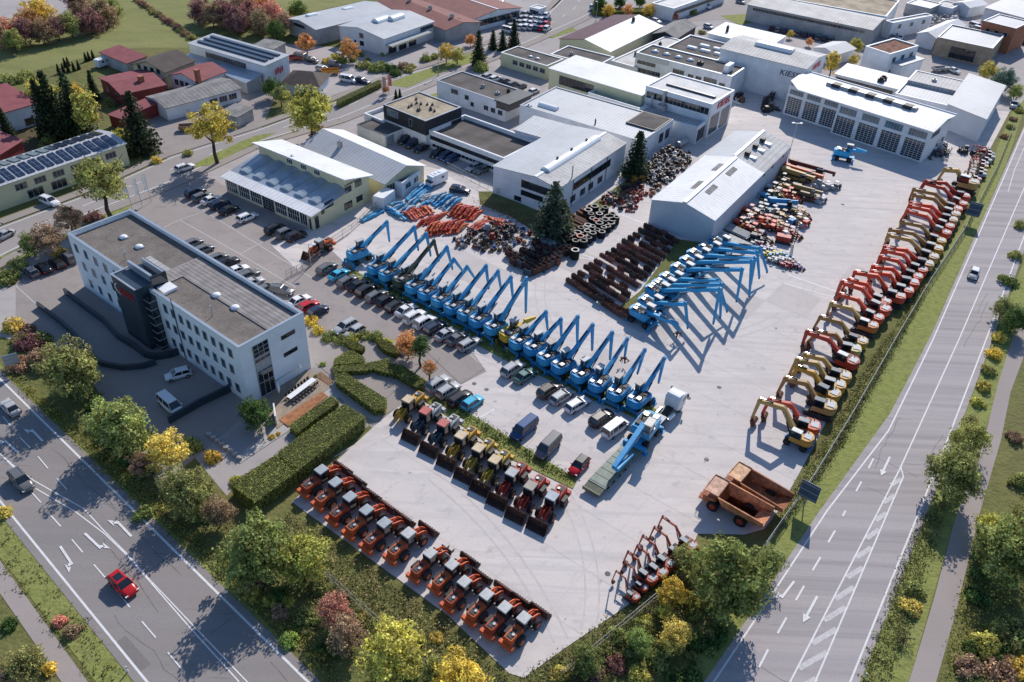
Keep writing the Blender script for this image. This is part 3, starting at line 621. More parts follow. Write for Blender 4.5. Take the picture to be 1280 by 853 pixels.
# ---- workshop with arched rooflights
b=Bld('workshop_building','cream workshop with blue grey lower roof, six arched rooflights and white upper roof',(280.5,221),(390.3,269.3),3.4,C=(464,252,0)); L,Wd=b.L,b.W
y1=b.loc(427,232,4.9)[1]; y1=min(y1,Wd*.6)
mb=MB(); mb.T=Matrix(((0,1,0,0),(1,0,0,0),(0,0,1,0),(0,0,0,1)))
mb.prism([(0,0),(Wd,0),(Wd,5.8),(y1,7.4),(y1,4.9),(0,3.4)][::-1],0,L); b.part(mb,'wall','cream_wall')
mb=MB(); mb.T=Matrix(((0,1,0,0),(1,0,0,0),(0,0,1,0),(0,0,0,1))); mb.prism([(-.6,3.32),(y1-.02,4.93),(y1-.02,5.08),(-.6,3.47)],-.5,L+.5); b.part(mb,'roof','zinc')
mb=MB(); mb.T=Matrix(((0,1,0,0),(1,0,0,0),(0,0,1,0),(0,0,0,1))); mb.prism([(-.7,3.48),(y1*.32,4.0),(y1*.32,4.03),(-.7,3.51)],-.52,L+.52); b.part(mb,'eaves_sheet','white_roof_x')
mb=MB(); mb.T=Matrix(((0,1,0,0),(1,0,0,0),(0,0,1,0),(0,0,0,1))); mb.prism([(y1-1.0,7.56),(Wd+.6,5.62),(Wd+.6,5.8),(y1-1.0,7.74)],-.7,L+.7); b.part(mb,'upper_roof','white_roof_x')
for i in range(6):
    x=L*(.105+.158*i); mb=MB(); n=8; r=1.35
    y0_,y2=y1*.30,y1-.05
    pr=[(x+r*math.cos(pi*k/n),.48*math.sin(pi*k/n)) for k in range(n+1)]
    z0=3.55+(y0_)/y1*1.5; z1=5.0
    vs=[(p,y0_,z0+q) for p,q in pr]+[(p,y2,z1+q*1.1) for p,q in pr]
    mb._add(vs,[(k+1,k,n+1+k,n+2+k) for k in range(n)]+[tuple(range(n+1))]); mb.mi(1)
    for t in (.2,.5,.8):
        yy=y0_+(y2-y0_)*t; zz=z0+(z1-z0)*t
        for k in range(n): mb.beam((pr[k][0],yy,zz+pr[k][1]+.02),(pr[k+1][0],yy,zz+pr[k+1][1]+.02),.07,.07)
    b.part(mb,'rooflight',['rooflight_plastic','zinc'],smooth=False)
for i,x in enumerate((.08,.225,.365,.505,.65,.79)):
    if i==3: b.band('f',L*x-1.6,L*x+1.6,1.6,2.9,4,nr=5,name='roller_door',fm='light_metal')
    else: b.band('f',L*x-1.55,L*x+1.55,1.75,2.3,5,nr=2,fm='trim_white')
b.band('f',L*.9-.9,L*.9+.9,1.7,2.3,3,fm='trim_white'); b.win('f',L*.97,1.3,.5,2.2)
for i in (.37,.53,.68):
    o=b.win('f',L*i,6.2,1.5,.9,nm=3,fm='trim_white'); o.location.y=y1-.03
for u,z,w,h in ((.28,4.0,2.2,1.3),(.17,3.0,.7,.7),(.62,5.0,1.6,1.1),(.8,5.2,1.6,1.1),(.6,1.7,2.0,1.3),(.8,1.9,1.6,1.1),(.06,1.5,.8,2.4)): b.win('r',Wd*u,z,w,h,nm=2,fm='trim_dark')
wall_text(b,'Hydraulik-Zentrum',.5,'ink','r',Wd*.7,6.1,shear=0); 
b.vent(L*.4,Wd*.6,7.0,.8,.8,.5)
# ---- hall behind
b=Bld('storage_hall','long gabled hall with white and ribbed grey roof right behind the cream workshop',(379.7,182.2),(481,229),3.7,C=(525,205.4)); L,Wd=b.L,b.W
b.gable('cream_wall','metal_roof_x',1.9,'x',.52,roof2='white_roof_x',over=.5); b.vent(L*.32,Wd*.3,b.zr(0,Wd*.3)-.1,.9,.9,1.4,name='chimney'); b.band('r',.4,Wd*.38,1.7,2.4,5,fm='cream_wall')
b=Bld('annex','low white annex with brown flat roof next to the blue boom rack',(490,226),(503,229.5),3.2,C=(530,214.4)); b.flat('white_wall','bitumen_roof',.2); b.win('r',b.W*.3,1.9,1.8,1.0,nm=2); b.win('r',b.W*.75,1.9,1.5,1.0,nm=2)
def container(label,A,B,C,h,m,cat='container',name='container'):
    b=Bld(name,label,A,B,h,C=C,cat=cat); L,Wd=b.L,b.W; mb=MB(); mb.box(0,L,0,Wd,.1,h); b.part(mb,'body',m); mb=MB()
    for x in (0,L-.12):
        for y in (0,Wd-.12): mb.box(x-.03,x+.15,y-.03,y+.15,0,h+.05)
    mb.box(-.03,L+.03,-.03,.1,h-.1,h+.05); mb.box(-.03,L+.03,Wd-.1,Wd+.03,h-.1,h+.05); b.part(mb,'frame','trim_white'); mb=MB()
    n=max(2,int(Wd/.5)); 
    for i in range(n): mb.box(L+.005,L+.04,Wd*i/n+.05,Wd*(i+.5)/n,.2,h-.15)
    b.part(mb,'corrugated_side',m); return b
container('white site container with pale roof at the end of the cream workshop',(466,245),(479,248.6),(498,239),2.6,'white_wall')
container('green open container by the grey barns',(325,52),(345,57),(350,52),2.2,'verge')
# ---- flat offices on the back road
b=Bld('office_building','flat office with tan roof over dark clad upper floor beside the back road',(479,131),(532,152),6.6,D=(525,115)); L,Wd=b.L,b.W
b.flat('dark_clad','tan_roof',.15,'trim_grey'); b.band('f',L*.1,L*.35,5.4,1.5,3,gm='glass_light')
for i in range(14): b.vent(L*RB.uniform(.2,.8),Wd*RB.uniform(.25,.75),b.rz,.5,.5,.35,m='trim_dark')
mb=MB(); mb.box(-.02,L+.02,-.02,Wd+.02,.05,3.2); b.part(mb,'base_storey','white_wall'); b.win('f',L*.65,4.9,.8,1.6)
b=Bld('office_wing','long low office wing with dark gravel roof and white parapet above parked cars',(536,163),(630,198.5),4.2,D=(575,141.5)); L,Wd=b.L,b.W
b.flat('white_wall','bitumen_roof',.9); b.band('f',L*.02,L*.98,2.7,.8,26,fm='trim_dark'); b.band('f',L*.05,L*.95,1.0,.7,18,fm='trim_white')
b=Bld('office_wing','short low white wing with walled terrace in front of the tan roofed office',(498,152),(537,163.5),3.6,D=(512,144)); b.flat('white_wall','lightgrey_roof_x',.7); b.band('f',.5,b.L-.5,2.4,.7,8,fm='trim_dark')
b=Bld('terrace_wing','walled white roof terrace at the road end of the tan roofed office',(455,142),(479,152),3.1,D=(479,131)); b.flat('white_wall','lightgrey_roof_x',.8)
b=Bld('garage','white garage with brown flat roof and pale green door',(446,156),(481,170),2.7,D=(467,147)); b.flat('white_wall','bitumen_roof',.12,'trim_dark'); mb=MB(); mb.mi(0).box(b.L+.01,b.L+.06,.5,b.W*.5,.05,2.3); b.part(mb,'door',['zinc'])
b=Bld('office_building','white two storey block with grey flat roof behind the tan roofed office',(546,101),(632,130),4.6,D=(577,89)); L,Wd=b.L,b.W
b.flat('white_wall','bitumen_roof',.15,'trim_grey'); b.row('f',L*.24,L*.3,1,3.3,2.2,1.1,nm=3); b.row('f',L*.42,L*.48,1,2.9,1.2,1.1); b.row('f',L*.68,L*.98,3,1.9,1.3,1.1,nm=2); b.row('f',L*.5,L*.56,1,1.6,1.0,1.0)
mb=MB(); mb.mi(0).box(L*.86,L+1.6,-.6,Wd*.95,4.7,5.0); mb.mi(1).box(L*.88,L+1.2,-.3,Wd*.9,3.0,4.7); b.part(mb,'roof_pavilion',['trim_dark','glass']); b.vent(L*.5,Wd*.5,4.4); b.vent(L*.75,Wd*.4,4.4,1,1,.6); b.vent(L*.83,Wd*.6,4.4,.7,.7,1.3,'dark_metal')
# ---- front hall
b=Bld('warehouse','wide grey roofed hall with long white ridge rooflight behind the spruce tree',(616.9,208.3),(698,236.4),6.1,D=(710,157.4)); L,Wd=b.L,b.W; FH=b
b.gable('white_wall','metal_roof_y',.9,'y',.66,roof2='lightgrey_roof_y',cap='trim_white',over=.2)
mb=MB(); n=8; pr=[(L*.66+1.15*math.cos(pi*k/n),.9*math.sin(pi*k/n)+6.95) for k in range(n+1)]; y0_,y2=Wd*.12,Wd*.86
mb.mi(0)._add([(p,y0_,q) for p,q in pr]+[(p,y2,q) for p,q in pr],[(k+1,k,n+1+k,n+2+k) for k in range(n)]+[tuple(range(n+1)),tuple(range(2*n+1,n,-1))]); mb.mi(1)
for k in range(12): y=y0_+(y2-y0_)*k/11; mb.box(L*.66-1.2,L*.66-1.1,y-.04,y+.04,6.9,7.1)
b.part(mb,'ridge_rooflight',['dome_white','trim_grey'])
for t in (.3,.5,.72): mb=MB(); mb.cyl((L*.66-.3,Wd*t,7.8),(L*.66-.3,Wd*t,8.25),.28,8); b.part(mb,'roof_vent','trim_dark')
b.band('f',L*.45,L*.9,4.6,1.5,8,fm='trim_dark'); b.band('f',L*.45,L*.78,2.6,1.0,4,fm='trim_dark'); b.band('f',L*.35,L*.45,.9,.9,1,fm='trim_dark')
b.band('r',Wd*.22,Wd*.76,4.1,1.5,9,fm='trim_dark')
for t in (.08,.22,.36,.48,.62): b.win('r',Wd*t,1.5,1.8,1.3,nm=2,fm='trim_dark')
for t in (.2,.46,.7): mb=MB(); mb.cyl((L+.15,Wd*t,.1),(L+.15,Wd*t,6.0),.06,6); b.part(mb,'downpipe','trim_dark')
mb=MB(); mb.cyl((L-.3,Wd*.2,6),(L-.3,Wd*.2,9),.12,6); b.part(mb,'flue','light_metal')
b=Bld('warehouse','broad ribbed grey flat hall with barrel rooflight between the office wing and workshops',(650,131.6),(802,177.3),5.2,C=(845,151)); L,Wd=b.L,b.W
b.flat('white_wall','metal_roof_x',.12,'trim_grey'); 
mb=MB(); n=8; pr=[(.9*math.cos(pi*k/n),.8*math.sin(pi*k/n)) for k in range(n+1)]; u,v=b.loc(685,133,5.4)
mb._add([(-2.4,p,q) for p,q in pr]+[(2.6,p,q) for p,q in pr],[(k+1,k,n+1+k,n+2+k) for k in range(n)]+[tuple(range(n+1)),tuple(range(2*n+1,n,-1))]); mb.build('rooflight','dome_white',b.root,None,False,(u,v,5.1))
u,v=b.loc(654,134,5.2); b.vent(u+.8,v+1.2,5.1,1.2,1.2,.4); u,v=b.loc(744,155,5.2); b.vent(u,v,5.1,.3,.3,1.2,'dark_metal')
b.row('r',Wd*.55,Wd*.95,2,2.6,1.9,2.1,fm='trim_dark')
mb=MB(); x0,y0_=b.loc(790,150,5.3); mb.mi(1).box(x0-.3,L-.2,y0_-2.5,Wd-.4,5.1,5.5); mb.mi(0).box(x0,L-.5,y0_-2.2,Wd-.7,5.5,5.52); b.part(mb,'raised_roof',['bitumen_roof','trim_dark'])
b=Bld('warehouse','small ribbed grey roof between the dark office wing and the wide grey hall',(644,163),(683,174),5.0,D=(669,148)); b.shed('white_wall','metal_roof_x',.3)
# ---- centre hall
b=Bld('warehouse','tall sheet metal storage hall with grey gabled roof standing in the yard',(814.8,250),(893.3,275.8),5.6,D=(919.5,164.5)); L,Wd=b.L,b.W; CHL=b
s_=Wd*.6; mb=MB(); r=L*.52; mb.prism([(0,0),(L,0),(L,5.6),(r,7.2),(0,5.6)],0,Wd); b.part(mb,'wall','sheet_wall')
for (y0_,y2,m1,m2,k) in ((-.25,s_,'white_roof_y','white_roof_y',0),(s_+.01,Wd+.2,'metal_roof_y','lightgrey_roof_x',.0)):
    for i,(x0,x1) in enumerate(((-.2,r),(L+.2,r))):
        mb=MB(); sl=1.6/r; pts=[(x0,5.56),(x1,7.22),(x1,7.36),(x0,5.7)]; mb.prism(pts[::-1] if i else pts,y0_,y2); b.part(mb,'roof',(m1,m2)[i])
mb=MB(); mb.box(r-.45,r+.35,-.3,s_-.2,7.3,7.55); mb.box(r-.8,r-.1,s_+.1,Wd+.25,7.35,7.6); mb.box(-.25,L+.25,s_-.12,s_+.12,5.6,5.75); b.part(mb,'ridge_cap','trim_white')
for t in (.16,.4):
    for sx in (-2.1,1.0):
        mb=MB(); x=r+sx; zz=7.36-1.6*abs(x+.5-r)/r
        a=1.6/r*(1 if sx>0 else -1); y=Wd*t; mb._add([(x,y,zz+.03+a*.5),(x+1.1,y,zz+.03-a*.6),(x+1.1,y+4.2,zz+.03-a*.6),(x,y+4.2,zz+.03+a*.5)],[(0,1,2,3)]); b.part(mb,'rooflight','fibre_roof_y')
for t in (.66,.77,.87):
    mb=MB(); y=Wd*t; mb.mi(1).box(r+.7,r+1.7,y,y+1.1,6.9,7.9); mb.mi(0).box(r+1.72,r+3.3,y,y+1.1,6.3,7.05); b.part(mb,'roof_ventilator',['dome_white','dark_metal'])
for t in (.62,.74,.9): b.win('r',Wd*t,4.9,.5,.5,fm='trim_dark')
# ---- machine workshop
b=Bld('workshop_building','large white roofed repair hall with seven glazed doors facing the yard',(982.3,108.1),(1165.5,164.4),7.8,D=(1006.9,92.2)); L,Wd=b.L,b.W; 
xs=L*.385; dp=Wd*.16
mb=MB(); mb.box(0,L,dp,Wd,0,7.7); mb.box(xs,L,0,dp,0,7.7); b.part(mb,'wall','white_wall')
mb=MB(); e=.5
out=[(-e,dp+1.2),(L*.09,-e+.4),(L+e,-e),(L+e,Wd*.55),(-e,Wd*.55)]; zt=lambda y: 7.75+1.0*(y/(Wd*.55))
mb._add([(x,y,zt(y)) for x,y in out]+[(x,y,zt(y)+.2) for x,y in out],[(4,3,2,1,0),(5,6,7,8,9)]+[(i,(i+1)%5,5+(i+1)%5,5+i) for i in range(5)]); b.part(mb,'roof','white_roof_x')
mb=MB(); mb._add([(-e,Wd*.55,8.75),(L+e,Wd*.55,8.75),(L+e,Wd+e,8.0),(-e,Wd+e,8.0),(-e,Wd*.55,8.95),(L+e,Wd*.55,8.95),(L+e,Wd+e,8.2),(-e,Wd+e,8.2)],[(3,2,1,0),(4,5,6,7),(0,1,5,4),(1,2,6,5),(2,3,7,6),(3,0,4,7)]); b.part(mb,'roof','white_roof_x')
mb=MB(); mb.box(-e,L+e,Wd+e,Wd+e+.25,7.9,8.5); b.part(mb,'parapet','trim_white')
mb=MB(); mb.mi(0).bev(L*.2,L*.82,Wd*.48,Wd*.62,8.6,9.5,.25); b.part(mb,'ridge_rooflight','light_metal')
for t in (.24,.36,.48,.6,.73): mb=MB(); mb.bev(L*t,L*t+2.2,Wd*.47,Wd*.63,8.8,9.62,.12); b.part(mb,'roof_ventilator','dark_metal')
dw=(L-xs)/4
for i in range(4):
    c=xs+dw*(i+.5); b.band('f',c-dw*.41,c+dw*.41,2.6,4.4,5,nr=9,name='sectional_door',fm='white_wall')
    b.band('f',c-dw*.36,c+dw*.36,6.35,1.5,6,nr=1,fm='trim_grey',gm='glass_light')
dw=xs/3
for i in range(3):
    c=dw*(i+.5); o=b.win('f',c,2.7,dw*.8,4.4,nm=5,nr=9,name='sectional_door',fm='white_wall'); o.location.y=dp-.02
    o=b.win('f',c,6.2,dw*.76,1.1,nm=5,fm='trim_grey',gm='glass_light'); o.location.y=dp-.02
b.band('r',1.0,Wd*.45,6.3,1.2,5,fm='trim_grey'); b.row('r',Wd*.5,Wd*.95,2,2.5,1.5,1.5)
b=Bld('warehouse','grey sheet metal shed with plain sloping roof at the far corner of the yard',(1185,130.4),(1233,149.6),6.0,D=(1211,93))
q=[b.loc(x,y,6.0) for x,y in ((1185,130.4),(1233,149.6),(1256.5,108.1),(1211,93))]; mb=MB(); mb.slab(q,0,6.0); b.part(mb,'wall','sheet_wall'); cx=sum(p[0] for p in q)/4; cy=sum(p[1] for p in q)/4; mb=MB(); mb.slab([(cx+(x-cx)*1.03,cy+(y-cy)*1.03) for x,y in q],6.01,6.2); b.part(mb,'roof','metal_roof_y'); b.win('f',b.L*.08,1.6,2.2,3.0,nm=1,name='door',fm='trim_grey')
b=Bld('workshop_wing','flat grey roofed wing joining the repair hall to the sheet metal shed',(1119,117),(1187,133),5.4,D=(1140.5,87)); b.flat('white_wall','metal_roof_x',.5); mb=MB(); mb.box(.3,b.L-.3,b.W*.5,b.W*.52,4.9,5.9); mb.box(.3,b.L-.3,b.W*.52,b.W-.3,5.0,5.3); b.part(mb,'raised_roof','lightgrey_roof_x'); b.vent(b.L*.45,b.W*.75,5.3,1.2,1.2,.6)
b=Bld('workshop_wing','narrow white roofed wing with window band behind the repair hall',(1044.4,93),(1121,112),4.6,D=(1054,80.5)); b.shed('white_wall','white_roof_x',.3); b.band('f',.5,b.L*.95,3.2,1.4,18,fm='trim_dark')
for k in range(6): b.vent(b.L*(.68+.022*(k%3)),b.W*(.2+.22*(k//3)),4.8,1.,1.,.9,'dark_metal')
# ---- company buildings beyond
b=Bld('warehouse','high white hall with company lettering behind the repair hall',(901,61),(1008,87),9.4,D=(925,44)); L,Wd=b.L,b.W
b.gable('white_wall','lightgrey_roof_x',1.0,'x',.55,over=.3,cap=None); mb=MB(); mb.bev(L*.28,L*.72,Wd*.42,Wd*.62,10.2,11.2,.3); b.part(mb,'ridge_rooflight','dome_white')
wall_text(b,'KIESEL',2.0,'ink','f',L*.86,7.2); wall_text(b,'KIESEL',1.9,'logo_red','r',Wd*.55,8.3)
b=Bld('office_building','white two storey block with dark flat roof and two rows of windows',(795,66),(915,96),7.0,D=(815,55.5)); L,Wd=b.L,b.W
b.flat('white_wall','bitumen_roof',.25,'zinc'); b.row('f',L*.03,L*.22,4,4.8,1.5,.9); b.row('f',L*.05,L*.28,5,2.6,1.5,1.1,nm=2); b.row('f',L*.44,L*.5,1,4.2,3.2,2.2,nm=5); b.row('f',L*.56,L*.72,2,4.2,1.5,1.3,nm=2); b.row('f',L*.76,L*.84,1,4.0,3.6,2.4,nm=5); b.row('f',L*.88,L*.96,1,3.9,1.6,1.6,nm=2)
mb=MB(); mb.box(.1,L*.36,-.12,-.03,5.6,6.9); b.part(mb,'fascia','zinc'); b.domes(4,.12,.5,.5,.9); b.vent(L*.62,Wd*.4,b.rz,1.6,1.2,.8,'dark_metal'); mb=MB(); mb.bev(L*.88,L*.93,Wd*.2,Wd*.6,b.rz,b.rz+2,.1); b.part(mb,'roof_vent','dome_white')
b=Bld('office_building','dark flat roof with white rooflights behind the two storey block',(832,60),(897,76),6.2,D=(866,44.5)); b.flat('white_wall','bitumen_roof',.3)
for i in range(5):
    mb=MB(); mb.bev(-1.5,1.5,-.7,.7,0,.6,.2); mb.build('skylight','dome_white',b.root,None,False,(b.L*(.35+.13*i),b.W*(.35+.25*(i%2)),b.rz))
b=Bld('warehouse','bright white low pitched roof directly behind the high lettered hall',(885,42),(960,60),7.2,D=(905,30)); b.shed('white_wall','white_roof_x',.4); b.vent(b.L*.2,b.W*.4,7.5,.7,.7,1.6,'dark_metal')
b=Bld('company_building','white company building with red lettering on its end wall above tall doors',(807.5,107.5),(890,131),8.5,D=(837.5,91)); L,Wd=b.L,b.W
b.flat('white_wall','pale_roof',.2); b.band('f',L*.03,L*.97,6.6,1.5,16,fm='trim_grey'); b.band('f',L*.25,L*.95,3.2,1.2,12,fm='trim_grey')
mb=MB(); mb.bev(L*.18,L*.92,Wd*.34,Wd*.42,8.3,8.75,.08); b.part(mb,'ridge_rooflight','slate_panel')
wall_text(b,'KIESEL',2.2,'logo_red','r',Wd*.55,7.1); 
for t in (.25,.72): b.band('r',Wd*(t-.18),Wd*(t+.18),2.9,4.6,4,nr=5,fm='trim_grey',name='sectional_door')
b=Bld('company_wing','low white wing with glazed front and silver flue before the lettered building',(795,139),(872.5,159.5),4.3,C=(888,149)); b.flat('white_wall','lightgrey_roof_x',.3); b.band('r',.4,b.W-.4,1.9,2.8,3,fm='trim_dark')
mb=MB(); mb.cyl((0,0,0),(0,0,4.5),.35,10); mb.cyl((0,0,4.5),(0,0,5),.6,10); mb.box(-1,1,-1,1,0,1.4); u,v=b.loc(826,139,4); mb.build('flue','light_metal',b.root,None,False,(u,b.W-1.4,4)); mb=MB(); mb.cyl((0,0,0),(0,0,3),.25,10); mb.build('flue','light_metal',b.root,None,False,(u-3,b.W-1.4,4))
b=Bld('warehouse','bright white panelled roof of the long hall beside the lettered building',(687,86),(802,120),6.3,D=(717.5,71)); L,Wd=b.L,b.W; b.shed('cream_wall','white_roof_x',.3); b.band('f',L*.12,L*.5,4.2,2.2,9,fm='trim_dark')
b=Bld('terrace_wing','white walled roof terrace with plant beds below the bright white roof',(735,116),(803,137),4.4,D=(751,108)); b.flat('white_wall','lightgrey_roof_x',.9)
b=Bld('office_building','cream flat roofed office with dark gravel roof at the back road',(626,66),(684,83),3.8,D=(648,58)); b.flat('cream_wall','bitumen_roof',.15,'trim_white'); b.row('f',b.L*.25,b.L*.98,5,2.2,1.6,1.1,nm=2); b.domes(2,.5,.65,.4,.6)
b=Bld('office_building','low dark flat roof next to the bright white panelled roof',(688,68),(747,83),3.6,D=(709,57)); b.flat('white_wall','bitumen_roof',.2); b.vent(b.L*.3,b.W*.4,b.rz)
b=Bld('warehouse','grey flat roofed lean-to along the purple and white gabled hall',(764,76),(796,85),3.4,C=(838,47)); b.flat('white_wall','lightgrey_roof_y',.15); b.vent(b.L*.3,b.W*.3,b.rz,.8,.8,1.1,'dark_metal'); b.vent(b.L*.4,b.W*.7,b.rz,.8,.8,1.1,'dark_metal')
b=Bld('warehouse','gabled hall with one purple and one bright white roof slope',(700,49),(762.5,65),3.4,C=(824,32.5)); b.gable('cream_wall','purple_roof_y',1.7,'y',.5,roof2='white_roof_y'); b.vent(b.L*.6,b.W*.8,b.zr(b.L*.6,0),.8,.8,1.2,'dark_metal')
b=Bld('barn','dark timber barn with grey roof beside the purple and white hall',(817,42.5),(845,48.5),3.2,C=(872,33)); b.gable('dark_clad','fibre_roof_y',1.3,'y')
# ---- across the back road
b=Bld('barn','grey barn with pale sheet roof and one rooflight on the meadow edge',(360,24),(395,37.5),4.4,C=(484,12)); b.gable('grey_wall','metal_roof_y',1.0,'y',.45); b.band('f',b.L*.2,b.L*.6,3.7,.9,1,fm='trim_grey')
for t in (.25,.85): mb=MB(); mb.bev(-1,1,-2,2,0,.6,.3); mb.build('rooflight','dome_white',b.root,None,False,(b.L*(.3 if t<.5 else .42),b.W*(.2 if t<.5 else .62),5.2))
b=Bld('showroom','pale blue showroom hall with two barrel rooflights and yellow canopy',(424,33),(480,49),4.9,C=(542,27.5)); L,Wd=b.L,b.W; b.gable('white_wall','metal_roof_y',1.2,'y',.45); b.win('f',L*.5,4.0,1.5,1.3); b.win('f',L*.5,1.8,1.5,1.3); b.win('f',L*.35,1.8,.8,.8)
for k in (0,1):
    mb=MB(); n=8; pr=[(1.5*math.cos(pi*j/n),1.3*math.sin(pi*j/n)) for j in range(n+1)]; mb._add([(p,-2.6,q) for p,q in pr]+[(p,2.6,q) for p,q in pr],[(j+1,j,n+1+j,n+2+j) for j in range(n)]+[tuple(range(n+1)),tuple(range(2*n+1,n,-1))]); mb.build('rooflight','dome_white',b.root,None,False,(L*.5+k*1.5-.7,Wd*(.42+.22*k),5.9))
mb=MB(); mb.mi(0).box(L+.02,L+2.6,.4,Wd*.82,3.0,3.3); mb.mi(1).box(L+2.6,L+2.66,.4,Wd*.82,2.9,3.4); b.part(mb,'canopy',['trim_grey','cream_wall'])
for t in (.15,.35,.55): b.band('r',Wd*(t-.07),Wd*(t+.07),1.4,2.4,3,fm='trim_dark')
b.band('r',Wd*.72,Wd*.98,3.9,1.0,6)
b=Bld('warehouse','long shed with brown red ribbed roof at the back road junction',(470,3),(557,38),3.8,D=(502,-9)); b.gable('grey_wall','brown_roof_x',1.1,'x')
for t in (.25,.55,.85): b.vent(b.L*t,b.W*.5,b.zr(0,b.W*.5)-.05,1,1,1.1,'light_metal')
b=Bld('warehouse','second brown red roofed shed with glazed gable, further back',(505,-5),(591,25),3.8,D=(545,-24)); b.gable('white_wall','brown_roof_x',1.3,'x',cap='trim_white'); b.band('r',.6,b.W-.6,2.2,1.8,7)
b=Bld('solar_building','long cream building with rows of solar panels on its roof',(-60,253),(156,180),4.8,C=(122,164)); L,Wd=b.L,b.W; b.gable('cream_wall','metal_roof_x',.9,'x',.5)
n=15
for i in range(n):
    for j in range(2):
        x=L*.14+(L*.84)*i/n; y=Wd*(.04+.5*j); mb=MB(); mb.mi(0); z=b.zr(0,y)+.12
        y2=y+Wd*.4; z2=b.zr(0,min(y2,Wd))+.12
        mb._add([(x,y,z),(x+L*.84/n*.72,y,z),(x+L*.84/n*.72,y2,z2),(x,y2,z2),(x,y,z+.08),(x+L*.84/n*.72,y,z+.08),(x+L*.84/n*.72,y2,z2+.08),(x,y2,z2+.08)],[(3,2,1,0),(4,5,6,7),(0,1,5,4),(1,2,6,5),(2,3,7,6),(3,0,4,7)]); b.part(mb,'solar_panel','solar')
b.row('f',L*.3,L*.95,6,3.4,2.2,1.2,nm=3); b.row('f',L*.35,L*.9,4,1.3,3.0,1.6,nm=3)
b=Bld('warehouse','white walled building with low red roof at the left edge',(-25,150),(49,129),4.6,C=(20,106)); b.shed('white_wall','red_roof_x',.7); b.win('f',b.L*.75,1.2,2.,1.6)
b=Bld('house','dark red house with tiled roof at the left edge behind the solar building',(-12,200),(27,176),3.6,C=(-4,152)); b.gable('red_wall','red_roof_x',1.6,'x')
b=Bld('carport','open fronted shed with maroon sheet roof behind the camper',(125,66),(159,80),3.0,D=(150,60)); b.shed('grey_wall','red_roof_y',.5)
b=Bld('house','cream house with dark tiled gable roof and balcony windows',(166,81),(206,91),4.3,D=(190,64)); b.gable('cream_wall','dark_tile_y',1.8,'y'); b.row('f',b.L*.1,b.L*.9,4,4.2,1.1,1.1); b.row('f',b.L*.1,b.L*.9,4,1.6,1.1,1.2)
mb=MB(); mb.box(b.L*.1,b.L*.9,-1.3,-.03,2.6,2.8); mb.box(b.L*.1,b.L*.9,-1.35,-1.3,2.8,3.5); b.part(mb,'balcony','trim_white')
b=Bld('house','house with dark red roof and tall brick chimney',(213,94),(246,103.5),3.6,D=(236,77)); b.gable('white_wall','red_roof_y',1.4,'y'); b.row('f',b.L*.1,b.L*.7,3,2.2,1.2,1.3,nm=2)
mb=MB(); mb.box(-.5,.5,-.5,.5,0,6.5); mb.box(-.6,.6,-.6,.6,6.5,6.8); mb.build('chimney','brick_wall',b.root,None,False,(b.L*1.02,b.W*.05,0))
b=Bld('house','wide bright red sheet roofed house with small chimney',(125,98),(152,118.5),3.4,D=(172,83)); b.gable('red_wall','red_roof_y',.9,'y'); mb=MB(); mb.box(-.6,.6,-.6,.6,0,1.5); mb.build('chimney','brick_wall',b.root,None,False,(b.L*.7,b.W*.62,3.9)); b.row('f',1,b.L-1,2,1.8,1.4,1.2)
b=Bld('annex','low red roofed annex beside the dark spruce',(136,144),(152,149),2.6,C=(201,132)); b.shed('red_wall','red_roof_x',.3)
b=Bld('barn','long low shed with weathered grey roof behind the yellow autumn tree',(184,121.5),(207.5,135.5),3.1,C=(293,107.5)); b.gable('white_wall','fibre_roof_y',.9,'y'); b.row('r',b.W*.55,b.W*.95,3,1.7,2.0,1.3,nm=3)
b=Bld('garage','small grey roofed hut beside the back road',(275,141),(296,147),2.5,C=(313,137)); b.shed('grey_wall','fibre_roof_x',.3)
b=Bld('warehouse','pale two level hall with solar covered roof and clerestory windows',(236,55),(331,83),6.0,C=(360,72)); L,Wd=b.L,b.W; b.shed('white_wall','metal_roof_x',.5); b.band('f',L*.22,L*.75,4.5,1.4,16)
for i in range(3): mb=MB(); z=b.zr(0,Wd*(.25+.25*i)); mb.box(L*.05,L*.95,Wd*(.2+.26*i),Wd*(.32+.26*i),z+.1,z+.4); b.part(mb,'solar_panel','solar_dark')
mb=MB(); 
for k in range(4): mb.box(L+.35,L+.42,Wd*(.35+.09*k),Wd*(.4+.09*k),3+.3*(k%2),4.4+.3*(k%2))
b.part(mb,'wall_sign','logo_red')
b=Bld('lean_to','blue grey lean-to roof in front of the solar covered hall',(228,73),(308,104),2.9,D=(240,65)); b.shed('grey_wall','zinc',.8)
b=Bld('house','small house with brown hipped roof by the back road',(353,104),(398,108),2.8,D=(368,89)); L,Wd,h=b.L,b.W,b.h; b.walls('white_wall'); mb=MB(); e=.6; q=[(-e,-e,h),(L+e,-e,h),(L+e,Wd+e,h),(-e,Wd+e,h),(L*.3,Wd/2,h+2),(L*.7,Wd/2,h+2)]; mb._add(q,[(0,1,5,4),(1,2,5),(2,3,4,5),(3,0,4),(3,2,1,0)]); b.part(mb,'roof','dark_tile_x'); b.row('f',L*.55,L*.95,2,1.6,1.1,1.1)
